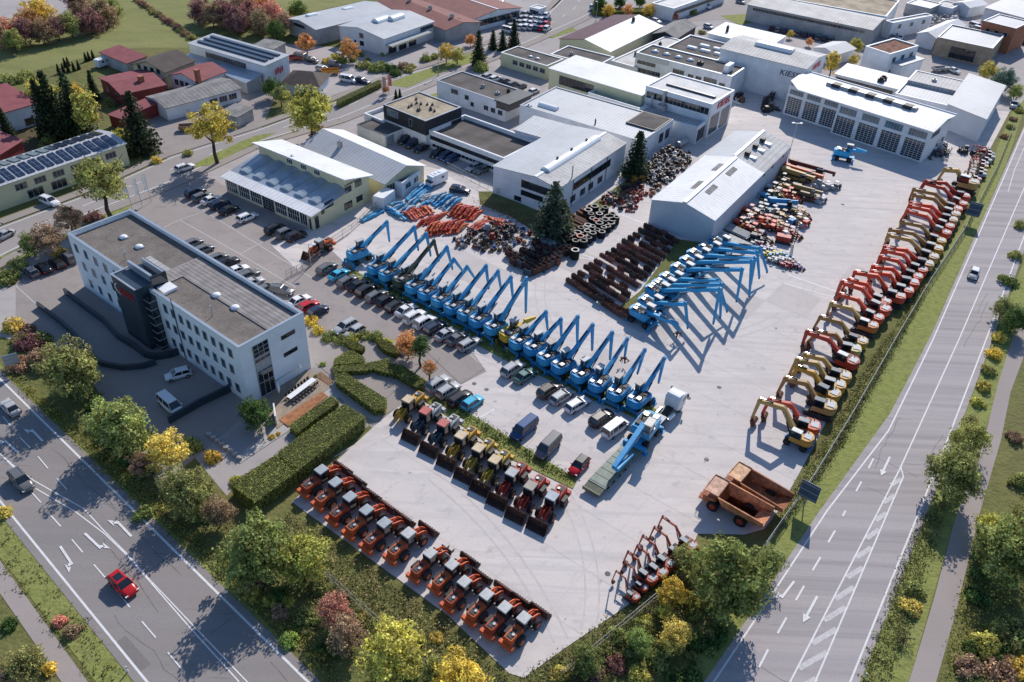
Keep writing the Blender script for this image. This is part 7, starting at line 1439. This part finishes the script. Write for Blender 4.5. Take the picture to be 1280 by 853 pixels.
for a in [(383,53,13,'orange','before the grey barn','loose'),(437,62,14,'orange','before the pale blue showroom','loose'),(420,72,9,'ygreen','left among the showroom shrubs','bush'),(455,80,10,'olive','second among the showroom shrubs','bush'),(470,84,11,'green','third among the showroom shrubs','bush'),(488,84,10,'dark','fourth among the showroom shrubs','bush'),(504,82,9,'rbrown','rounded last one of the showroom shrubs','bush'),(495,90,9,'dark','low before the showroom shrubs','bush'),(410,75,8,'gold','left end of the showroom shrubs','bush'),(532,72,9,'olive','on the island by the showroom entrance','bush'),(543,70,7,'olive','right one on the island by the entrance','bush'),(558,66,12,'gold','left of two beside the back road bend','loose'),(572,69,10,'ygreen','right of two beside the back road bend','loose'),(588,50,7,'orange','round beside the dark conifers','dense'),(601,83,11,'green','round clipped one below the dark conifers','bush'),(482,112,5,'orange','tiny by the pink flags at the back road','dense'),(340,110,13,'dark','left of the hipped roof house','dense'),(376,118,8,'green','before the hipped roof house','bush'),(205,95,6,'green','beside the chimney house','bush'),(235,190,8,'olive','low beside the back road verge','bush'),(180,185,10,'olive','low right of the big spruce','bush'),(195,200,8,'gold','on the verge before the spruce','bush')]: T(*a)
conifer(598,82,598,38,'con','left one above the white two storey block',1); conifer(616,62,614,37,'con','middle one above the two storey block',1,1.1); conifer(628,63,627,38,'con','right one above the two storey block',1,1.2); conifer(642,60,643,24,'con','by the used car lot',1); conifer(495,124,495,115,'con','left of the tiny pair by the tan roofed office',2,1.3); conifer(500,123,500,115,'con','right of the tiny pair by the tan roofed office',2,1.3)
conifer(690,298,689,228,'bcon','with pointed top before the wide grey hall',0,1.15); conifer(793,222,797,164,'con','tall dark one between halls and parts store',1,1.25)
o=conifer(702,292,700,250,'olive','lower second trunk hugging the blue green spruce',0,1.2)
for i,x in enumerate((761,785,811)): T(x,13,8,'gold' if i!=1 else 'orange',f'{ordw(i)} of the small round row at the top','dense',hk=2.2,grp='round trees at the top')
for a in [(844,21,5,'red','small at the top street','dense'),(878,40,5,'olive','by the dark barn','bush'),(750,5,9,'dark','left at the top','dense'),(775,3,9,'dark','second at the top','dense'),(800,2,8,'dark','third at the top','dense'),(1041,78,13,'gold','between the lettered hall and the tall office','tall'),(1070,57,9,'ygreen','left of the tall office','dense'),(1067,75,6,'yel','below the olive one by the tall office','dense'),(1012,53,5,'orange','second small before the long grey hall','dense'),(988,43,5,'gold','first small before the long grey hall','dense'),(1237,90,13,'ygreen','left of the blue green one behind the metal shed','loose'),(1256,100,15,'bcon','behind the metal shed corner','dense'),(1270,115,10,'olive','right of the blue green tree behind the metal shed','dense'),(1123,30,6,'rbrown','small by the long grey hall end','loose'),(760,52,6,'bright','by the lean-to of the purple hall','bush'),(1120,152,0.1,'olive','x','bush')][:-1]: T(*a)
for i,(x,y) in enumerate([(1274,138),(1268,148),(1264,158),(1256,170)]): T(x,y,6,'rbrown' if i%2 else 'olive',f'{ordw(i)} of four in the verge behind the metal shed','bush')
# right side
for a in [(1195,592,37,'olive','largest beside the cycle path','dense'),(1213,548,24,'olive','behind the largest one beside the cycle path','dense'),(1262,690,44,'olive','right of the cycle path, half cut by the edge','dense'),(1240,665,25,'ygreen','behind the big one at the right edge','dense'),(1270,400,18,'dark','at the right edge above the path','dense'),(1255,385,15,'olive','beside the dark one at the right edge','dense'),(912,722,52,'green','very large below the dump trucks','dense'),(960,705,22,'green','joined to the very large crown','dense'),(840,742,24,'gold','left of the very large crown','loose'),(858,700,20,'olive','touching the compact diggers','dense'),(843,795,23,'yel','brightest, below the very large crown','dense'),(800,802,18,'bright','left of the brightest yellow one','dense'),(735,823,22,'green','on the bank near the yard tip','dense'),(830,765,14,'ygreen','small between the golden and bright yellow ones','loose')]: T(*a)
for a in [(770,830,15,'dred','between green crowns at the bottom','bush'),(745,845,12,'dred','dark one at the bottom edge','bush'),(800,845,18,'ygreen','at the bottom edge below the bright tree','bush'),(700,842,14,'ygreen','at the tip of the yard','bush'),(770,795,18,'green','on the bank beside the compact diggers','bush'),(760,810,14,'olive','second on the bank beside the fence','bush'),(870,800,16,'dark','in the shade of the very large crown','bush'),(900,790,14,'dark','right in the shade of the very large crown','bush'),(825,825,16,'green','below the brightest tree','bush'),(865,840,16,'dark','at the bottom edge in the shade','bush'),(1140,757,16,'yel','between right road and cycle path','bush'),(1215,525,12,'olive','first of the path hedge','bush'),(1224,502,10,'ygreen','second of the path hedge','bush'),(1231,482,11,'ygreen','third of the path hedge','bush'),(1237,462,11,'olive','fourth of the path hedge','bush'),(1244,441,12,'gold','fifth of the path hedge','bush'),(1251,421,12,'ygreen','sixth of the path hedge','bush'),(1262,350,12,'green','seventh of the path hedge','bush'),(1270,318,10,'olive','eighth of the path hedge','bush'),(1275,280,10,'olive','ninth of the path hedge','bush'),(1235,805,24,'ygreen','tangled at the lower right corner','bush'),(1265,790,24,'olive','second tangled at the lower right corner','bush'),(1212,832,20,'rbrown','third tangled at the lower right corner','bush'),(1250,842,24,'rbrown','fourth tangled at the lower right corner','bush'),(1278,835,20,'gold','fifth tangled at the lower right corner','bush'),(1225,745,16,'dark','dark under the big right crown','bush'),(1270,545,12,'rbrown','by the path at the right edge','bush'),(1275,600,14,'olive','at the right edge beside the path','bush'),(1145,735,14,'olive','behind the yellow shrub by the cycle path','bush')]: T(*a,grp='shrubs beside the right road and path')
T(1136,790,17,'bare','between right road and cycle path','bare')
for a in [(30,832,26,'olive','at the lower left corner','dense'),(5,850,20,'rbrown','at the very lower left corner','dense')]: T(*a)
for a in [(75,775,11,'pink','upper one between path and left road','bush'),(90,787,13,'rbrown','lower one between path and left road','bush'),(2,640,13,'yel','at the left edge beyond the left road','bush'),(10,780,12,'dark','beside the path at the left edge','bush'),(60,835,12,'gold','right of the corner tree','bush')]: T(*a,grp='shrubs along the left path')
# garden
T(319,516,22,'dark','round and dense beside the terrace','dense',hk=2.6); T(525,433,16,'dark','slim beside the orange ones on the car park edge','tall',hk=4); T(510,432,19,'orange','left of the dark garden tree','dense',hk=2.6); T(537,460,10,'orange','small right of the dark garden tree','loose',hk=3)
for i,(x,y,r,c) in enumerate([(388,400,10,'gold'),(397,412,9,'gold'),(410,420,10,'green'),(425,425,10,'green'),(440,422,10,'ygreen'),(455,418,9,'olive'),(470,420,10,'green'),(483,428,9,'ygreen'),(340,546,5,'gold'),(348,542,4,'gold'),(395,470,4,'bright'),(403,455,5,'bright'),(385,383,6,'gold'),(375,372,5,'gold')]): T(x,y,r,c,f'{ordw(i)} in the office garden beds','bush',grp='shrubs in the office garden')
def filler(poly,n,cs,where,grp,r0=7,r1=14):
    k=0
    while k<n:
        xs=[p[0] for p in poly]; ys=[p[1] for p in poly]; x=RG.uniform(min(xs),max(xs)); y=RG.uniform(min(ys),max(ys))
        if inpoly(x,y,poly): T(x,y,RG.uniform(r0,r1),RG.choice(cs),where,'bush',grp=grp); k+=1
filler([(70,480),(160,590),(250,680),(330,760),(440,840),(520,850),(470,780),(380,700),(300,650),(200,560),(110,480)],60,['green','olive','rbrown','dark','ygreen','dark'],'in the undergrowth of the left bank','undergrowth shrubs of the left bank')
filler([(700,850),(760,800),(850,730),(960,680),(950,720),(890,830),(880,853)],34,['green','olive','dark','ygreen','green'],'in the undergrowth right of the yard tip','undergrowth shrubs right of the yard tip')
filler([(1195,853),(1215,760),(1225,680),(1280,640),(1280,853)],30,['green','olive','rbrown','ygreen','dark'],'in the rough growth right of the cycle path','undergrowth shrubs right of the cycle path')
filler([(0,395),(30,400),(110,470),(90,500),(0,430)],14,['rbrown','dred','olive','green'],'on the bank at the left edge','undergrowth shrubs at the left edge')
filler([(410,700),(470,760),(560,840),(520,830),(420,740)],10,['green','olive','ygreen'],'along the lower wire fence','undergrowth shrubs along the lower fence',4,8)
filler([(400,60),(420,75),(510,88),(530,75),(500,68),(440,60)],12,['green','olive','rbrown','dark'],'among the showroom shrubs','undergrowth shrubs by the showroom',4,8)
filler([(0,110),(120,110),(150,160),(130,185),(60,190),(0,140)],18,['green','olive','dark','ygreen'],'among the gardens between the red roofs','undergrowth shrubs among the red roofs',5,11)
# clipped hedges: boxes with leafy skin
def hedge(pts,h,c,lab):
    q=P(*[(x,y,h) for x,y in pts]); q=[Vector((p.x,p.y,0)) for p in q]; r=tag(obj('clipped_hedge',None),lab,'hedge','clipped hedges of the office garden'); mb=MB(); cx=sum((p.x for p in q))/len(q); cy=sum((p.y for p in q))/len(q); q2=[Vector((cx+(p.x-cx)*.96,cy+(p.y-cy)*.96,0)) for p in q]
    ar=sum(q2[i-1].x*q2[i].y-q2[i].x*q2[i-1].y for i in range(len(q2)))
    if ar<0: q2=q2[::-1]; q=q[::-1]
    mb.slab([(p.x,p.y) for p in q2],0,h-.12); mb.build('core','hedge_core',r)
    V=[];F=[]; R=RG; pl=[(p.x,p.y) for p in q]; xs=[p[0] for p in pl]; ys=[p[1] for p in pl]
    n=int(abs(ar)/2*110)
    for _ in range(n*2):
        x=R.uniform(min(xs),max(xs)); y=R.uniform(min(ys),max(ys))
        if inpoly(x,y,pl): leafquad(V,F,Vector((x,y,h+R.gauss(0,.03)-.05)),Vector((0,0,1)),.07,R)
    for i in range(len(q)):
        a,b=q[i-1],q[i]; L=(b-a).length; nn=Vector(((b-a).y,-(b-a).x,0)).normalized()
        for _ in range(int(L*h*110)): p=a.lerp(b,R.random()); leafquad(V,F,Vector((p.x,p.y,R.uniform(0,h)))+nn*R.gauss(0,.05),nn,.07,R)
    me=bpy.data.meshes.new('foliage'); me.from_pydata(V,[],F); me.materials.append(M['hedge_leaf']); me.update(); obj('foliage',me,r,GR[c])
def empty_hedge(): pass
GR['drygrass']=(.26,.20,.10); GR['hedge']=(.30,.315,.085); GR['hedgey']=(.17,.17,.03)
_obj=obj
hedge([(345,566),(430,504),(457,521),(372,588)],2.2,'hedge','long broad clipped hedge, right half beside the lower yard'); hedge([(287,604),(344,568),(370,590),(318,628)],2.2,'hedge','long broad clipped hedge, left half with yellow twig strip'); hedge([(361,531),(414,494),(424,501),(371,541)],1.3,'hedge','narrow clipped hedge beside the orange basin'); hedge([(418,466),(431,465),(483,498),(481,510),(468,512),(420,477)],1.4,'hedge','clipped hedge slanting through the gravel garden'); hedge([(417,449),(432,439),(441,438),(456,447),(452,453),(418,455)],1.1,'hedge','wedge shaped clipped hedge, uppermost in the garden'); hedge([(416,457),(455,454),(487,447),(488,453),(457,463),(417,464)],1.0,'hedge','bow shaped clipped hedge below the wedge'); hedge([(467,456),(485,453),(503,456),(534,476),(530,484),(520,483),(495,468),(468,462)],1.0,'hedge','curved clipped hedge reaching the parked estate cars'); hedge([(430,426),(440,424),(456,433),(452,438),(440,436)],1.0,'hedgey','yellowish clipped hedge next to the car park'); hedge([(470,425),(483,424),(500,437),(495,443),(478,436)],1.0,'hedgey','short clipped hedge left of the orange shrubs')
hedge([(420,124),(475,99),(477,103),(423,129)],1.5,'hedge','dark hedge along the back road by the truck lot')
hedge([(740,10),(870,9),(872,14),(742,15)],1.4,'hedge','dark hedge below the small round trees at the top')
# weeds and rough growth on the banks
def weeds(poly,n,c,h,name='weeds',lab='rough weeds and grass tufts on the banks'):
    q=P(*poly); pl=[(p.x,p.y) for p in q]; xs=[p[0] for p in pl]; ys=[p[1] for p in pl]; V=[];F=[];R=RG;k=0
    while k<n:
        x=R.uniform(min(xs),max(xs)); y=R.uniform(min(ys),max(ys))
        if not inpoly(x,y,pl): continue
        hh=h*R.uniform(.3,1.2)
        for _ in range(7): leafquad(V,F,Vector((x+R.gauss(0,.3),y+R.gauss(0,.3),.1+hh*R.random())),Vector((0,0,.7)),.11,R)
        k+=1
    me=bpy.data.meshes.new(name); me.from_pydata(V,[],F); me.materials.append(M['leaf']); me.update(); return tag(obj(name,me,None,tuple(v*1.5 for v in GR[c])),lab,'weeds',None,'stuff')
bank=[(365,640),(450,700),(560,780),(640,852),(560,870),(400,760),(340,660)]
weeds(bank,900,'green',.5,lab='green weeds on the bank below the orange loaders'); weeds(bank,500,'drygrass',.5,lab='dry stalks on the bank below the orange loaders')
bk2=[(640,853),(700,818),(790,758),(860,712),(900,720),(820,800),(740,870),(650,880)]
weeds(bk2,700,'green',.6,lab='green weeds on the bank right of the yard tip'); weeds(bk2,300,'rbrown',.5,lab='brown stalks on the bank right of the yard tip')
bk3=[(980,640),(1005,595),(1040,535),(1085,455),(1130,395),(1160,350),(1150,380),(1095,480),(1050,560),(1005,625),(960,680)]
weeds(bk3,900,'green',.35,lab='green weeds between yard and fence on the right'); weeds(bk3,350,'drygrass',.3,lab='dry weeds between yard and fence on the right')
weeds([(0,460),(60,500),(230,650),(400,800),(420,860),(330,775),(200,650),(60,520)],900,'ygreen',.25,lab='long grass on the left road bank')
weeds([(60,470),(240,600),(330,680),(440,790),(420,850),(300,750),(120,590)],700,'olive',.35,lab='brown undergrowth beneath the trees of the left bank')
weeds([(0,650),(170,853),(120,860),(0,710)],120,'olive',.12,lab='rough grass between left road and path'); weeds([(1190,620),(1150,730),(1110,860),(1070,860),(1150,650)],600,'olive',.3,lab='rough grass between right road and cycle path'); weeds([(1200,740),(1290,600),(1300,870),(1175,870)],900,'ygreen',.5,lab='rough meadow right of the cycle path')
gs=[(425,342),(436,336),(830,517),(812,531),(640,455)]
weeds(gs,420,'dark',.45,lab='ground cover in the strip below the blue handlers'); weeds([(536,498),(548,494),(722,600),(714,606),(640,566)],330,'dark',.6,lab='ground cover in the strip above the yellow loaders')
weeds([(590,250),(640,258),(700,300),(660,285),(600,262)],200,'rbrown',.8,lab='dry scrub behind the red boom store')
# ---------------------------------------------------------------- fences, signs, lamps, garden things
def fence(name,label,pts,h=1.7,step=2.6,m='post_grey'):
    r=thing(name,label,'fence',(pts[0].x,pts[0].y,0)); o=pts[0]; panel=MB()
    for a,b in zip(pts,pts[1:]):
        L=(b-a).length; n=max(1,round(L/step)); d=(b-a).normalized()
        for i in range(n):
            p=a.lerp(b,i/n)-o; q=MB(); q.cyl((p.x,p.y,0),(p.x,p.y,h+.05),.04,6); q.build('post',m,r)
        k=int(L/.22)
        for z in (.1,h*.5,h): A=a-o;B_=b-o; panel.beam((A.x,A.y,z),(B_.x,B_.y,z),.03,.05 if z<h else .07)
        for i in range(k): p=a.lerp(b,i/k)-o; panel.beam((p.x,p.y,.1),(p.x,p.y,h),.018,.018,up=(1,0,0))
    panel.build('mesh_panel',m,r); return r
fence('wire_fence','long grey wire fence between the yard and the right road',P((954,689),(1015,602),(1063,524),(1120,425),(1160,358),(1205,290),(1244,214),(1264,165)))
fence('wire_fence','wire fence on the bank between left road trees and orange loaders',P((399,715),(455,767),(520,822),(560,852)))
fence('wire_fence','wire fence on the bank between compact diggers and yellow tree',P((700,850),(747,812),(815,755),(860,720)))
fence('wire_fence','wire fence beside the cream workshop and blue boom rack',P((392,322),(440,290),(470,262),(484,250)),1.6)
fence('wire_fence','wire fence behind the red boom store',P((560,212),(610,238),(625,246)),1.6)
r=fence('sliding_gate','sliding gate between car park and yard',P((358,348),(385,335),(402,322)),1.5,1.2)
def billboard(label,tl,tr,base,ht,hb,m):
    a=G(*tl,ht); b=G(*tr,ht); c=(a+b)/2; r=thing('road_sign',label,'road sign',(c.x,c.y,0),az(a,b)); w=(b-a).length; mb=MB(); mb.box(-w/2,w/2,-.04,.04,hb,ht); mb.build('board',m,r); mb=MB()
    for x in (-w*.28,w*.28) if w>3 else (0,): mb.cyl((x,.1,0),(x,.1,ht-.1),.08,8)
    mb.build('post','post_grey',r); mb=MB()
    for z in (hb+.3,(hb+ht)/2,ht-.3): mb.box(-w/2+.05,w/2-.05,-.09,-.04,z-.04,z+.04)
    mb.build('brace','trim_grey',r); return r
billboard('dark back of a large road sign beside the dump trucks',(1004,599),(1027,611),None,4.6,1.8,'sign_back')
billboard('dark back of a large road sign beside the far excavators',(1214,252),(1230.5,256),None,4.6,1.6,'sign_back')
r=billboard('pale blue direction sign at the left edge of the left road',(1,446),(20,441),None,3.4,1.6,'zinc')
def lamp(px,py,h,label,heads=2,a=0.):
    p=G(px,py); r=thing('lamp_post',label,'lamp post',(p.x,p.y,0),a); mb=MB(); mb.cyl((0,0,0),(0,0,h),.1,8,.06); mb.cyl((0,0,0),(0,0,.4),.16,8); mb.box(-.8,.8,-.05,.05,h-.05,h+.05) if heads==2 else mb.cyl((0,0,h),(1.2,0,h+.15),.04,6); mb.build('pole','light_metal',r)
    for s in ((-1,1) if heads==2 else (1,)): mb=MB(); mb.mi(0).bev(s*.9-.35,s*.9+.35,-.25,.25,h,h+.18,.05); mb.build('lamp_head','dome_white',r)
lamp(988,187,6.5,'double headed floodlight mast before the repair hall'); lamp(1043,372,3.,'thin short pole on the white yard line',1); lamp(389,333,4.5,'lamp post at the sliding gate',1); lamp(1008,196,1,'x') if False else None
lamp(745,27,6,'street lamp on the bend of the back road',1,2.); lamp(548,95,6,'street lamp on the back road beside the white block',1,2.); lamp(1042,50,6,'lamp beside the very long grey hall',1)
lamp(935,112,6,'double headed lamp beside the high white hall'); lamp(952,118,6,'second double headed lamp beside the high white hall')
for i,(x,y) in enumerate([(166,264),(178,259),(189,253)]):
    p=G(x,y); r=thing('flagpole',f'white company flag, {ordw(i)} of three behind the office roof','flag',(p.x,p.y,0),0,'flags behind the office'); mb=MB(); mb.cyl((0,0,0),(0,0,6.2),.05,6,.035); mb.build('pole','light_metal',r); mb=MB(); V=[]
    for k in range(9):
        z=6.1-.42*k; V+=[(-.02,.0,z),(-.55-.1*math.sin(k),.12*math.sin(k*1.2),z-.15),(-.8+.1*math.sin(k*1.3),.2*math.cos(k),z-.35)]
    F=[]
    for k in range(8): a=3*k; F+=[(a,a+1,a+4,a+3),(a+1,a+2,a+5,a+4)]
    mb._add(V,F); mb.build('flag','cloth_white',r)
p=G(573,43); 
for i,(x,y,c) in enumerate([(572,43,(.6,.35,.02)),(563,45,(.3,.5,.6)),(486,118,(.6,.2,.2)),(479,120,(.6,.3,.3))]):
    p=G(x,y); r=thing('flagpole',['yellow flag before the brown red shed','pale blue flag before the brown red shed','right pink flag by the back road','left pink flag by the back road'][i],'flag',(p.x,p.y,0),0); mb=MB(); mb.cyl((0,0,0),(0,0,5),.06,6); mb.build('pole','light_metal',r); mb=MB(); mb.box(.06,.9,-.02,.02,2.2,4.9); mb.build('flag','paint',r,c)
for i,(x,y) in enumerate([(1080,848),(1137,690),(1196,590),(160,840),(104,578),(283,742),(1010,700),(885,640)][:6]):
    p=G(x,y); mb=MB(); mb.mi(0).box(-.06,.06,-.05,.05,0,.95); mb.mi(1).box(-.065,.065,-.055,.055,.68,.85); tag(mb.build('marker_post',['dome_white','trim_dark'],None,None,False,(p.x,p.y,.03)),['white marker post at the bottom by the right road','white marker post right of the hatched area','white marker post below the large path tree','white marker post at the bottom by the left road','white marker post in the shade of the left bank','white marker post near the largest left bank tree'][i],'marker post')
# terrace
def flatthing(name,label,cat,pts,z0,z1,m):
    q=P(*pts); ar=sum(q[i-1].x*q[i].y-q[i].x*q[i-1].y for i in range(len(q))); q=q if ar>0 else q[::-1]; mb=MB(); mb.slab([(p.x,p.y) for p in q],z0,z1); return mb.build(name,m)
struct(flatthing('terrace','','',[(336,497),(372,465),(386,463),(415,483),(347,537),(330,515)],0,.16,'wood'))
tag(flatthing('water_basin','x','basin',[(349,526),(403,491),(410,497),(361,535)],.1,.24,'rust_obj'),'long rusty orange basin between terrace deck and narrow hedge','basin').color=(.36,.15,.06,1)
tag(flatthing('water_basin','x','basin',[(393,471),(401,466),(417,478),(411,483)],.1,.2,'rust_obj'),'short brown basin at the right end of the terrace','basin').color=(.24,.13,.07,1)
struct(flatthing('garden_path','','',[(417,478),(424,474),(445,490),(478,520),(470,528),(440,512),(424,497),(300,580),(292,574)],0,.1,'kerbstone'))
p=G(377,486,.8); q=G(389,477,.8); a=az(p,q)
r=thing('long_table','long pale table on the terrace deck','table',(p.x,p.y,.16),a); mb=MB(); mb.box(-2.6,2.6,-.45,.45,.7,.76); mb.build('tabletop','dome_white',r)
for x in (-2.2,2.2):
    for s in (-1,1): mb=MB(); mb.box(x-.04,x+.04,s*.35-.04,s*.35+.04,0,.7); mb.build('leg','trim_dark',r)
chm=MB(); chm.box(-.22,.22,-.22,.22,.42,.46); chm.box(-.22,.22,.2,.24,.46,.9)
for x in (-.2,.2):
    for y in (-.2,.2): chm.box(x-.015,x+.015,y-.015,y+.015,0,.42)
CHM=chm.mesh('terrace_chair','trim_dark')
for i in range(8):
    for s in (-1,1): 
        v=Vector((-2.2+.63*i,s*.75,0)); v.rotate(Matrix.Rotation(a,3,'Z')); tag(obj('terrace_chair',CHM,None,None,(p.x+v.x,p.y+v.y,.16),a+(0 if s>0 else pi)),'dark slim chair pulled up to the long terrace table','chair','chairs around the terrace table')
for i,(x,y,h) in enumerate([(375,464,3),(348.5,489,3)]):
    p=G(x,y,1.5); r=thing('parasol',['closed white parasol at the upper end of the terrace','closed white parasol at the lower end of the terrace'][i],'parasol',(p.x,p.y,.16)); mb=MB(); mb.cyl((0,0,0),(0,0,2.9),.03,6); mb.build('pole','light_metal',r); mb=MB(); mb.cyl((0,0,1.1),(0,0,1.9),.10,9,.26); mb.cyl((0,0,1.9),(0,0,2.9),.26,9,.04); mb.build('canopy','cloth_white',r)
mb=MB(); a_=G(342,487); b_=G(371,468); mb.beam((a_.x,a_.y,1.6),(b_.x,b_.y,1.6),.9,.06); 
for t in (0,.33,.66,1): q=a_.lerp(b_,t); mb.box(q.x-.04,q.x+.04,q.y-.04,q.y+.04,0,1.6)
tag(mb.build('pergola','trim_grey'),'narrow grey pergola along the office end wall','pergola')
wallpath('garden_wall','white end wall closing the terrace near the round tree',P((344,516),(346,532)),1.8,.2,'white_wall')
mb=MB(); a_=G(262,545); b_=G(300,574)
for i in range(8): q=a_.lerp(b_,i/7); mb.box(q.x-.35,q.x+.35,q.y-.25,q.y+.25,0,.5)
tag(mb.build('gabion_row','kerbstone'),'row of square stone blocks edging the drive','stone blocks')
for i,(x,y) in enumerate([(437,432),(447,438),(459,446)]): 
    p=G(x+45,y-3); mb=MB(); mb.bev(-.5,.5,-.4,.4,0,.6,.15); tag(mb.build('boulder','kerbstone',None,None,False,(p.x,p.y,0),i),f'pale boulder, {ordw(i)} of three beside the curved hedge','boulder','boulders in the gravel garden')
# junk by the truck lot and barn
for i,(x,y,c,l) in enumerate([(413,90,(.6,.25,.03),'orange flatbed body on the truck dealer lot'),(372,73,(.3,.05,.04),'dark red truck body on the truck dealer lot'),(1175,87,(.35,.35,.36),'grey flatbed truck body on the far street'),(237,160,(.3,.2,.12),'brown timber stack by the low grey shed'),(160,40+210,(.5,.5,.5),'x')][:4]):
    p=G(x,y,.6); mb=MB(); mb.box(-2.4,2.4,-1,1,.6,.8); mb.box(-2.4,2.4,-1,-.94,.8,1.3); mb.box(-2.4,2.4,.94,1,.8,1.3); mb.box(-2.4,-2.3,-.94,.94,.8,1.3)
    for xx in (-1.5,1.5): mb.cyl((xx,-.9,.4),(xx,.9,.4),.4,10)
    tag(mb.build('flatbed_trailer','paint_worn',None,c,False,(p.x,p.y,.06),.3),l,'trailer')
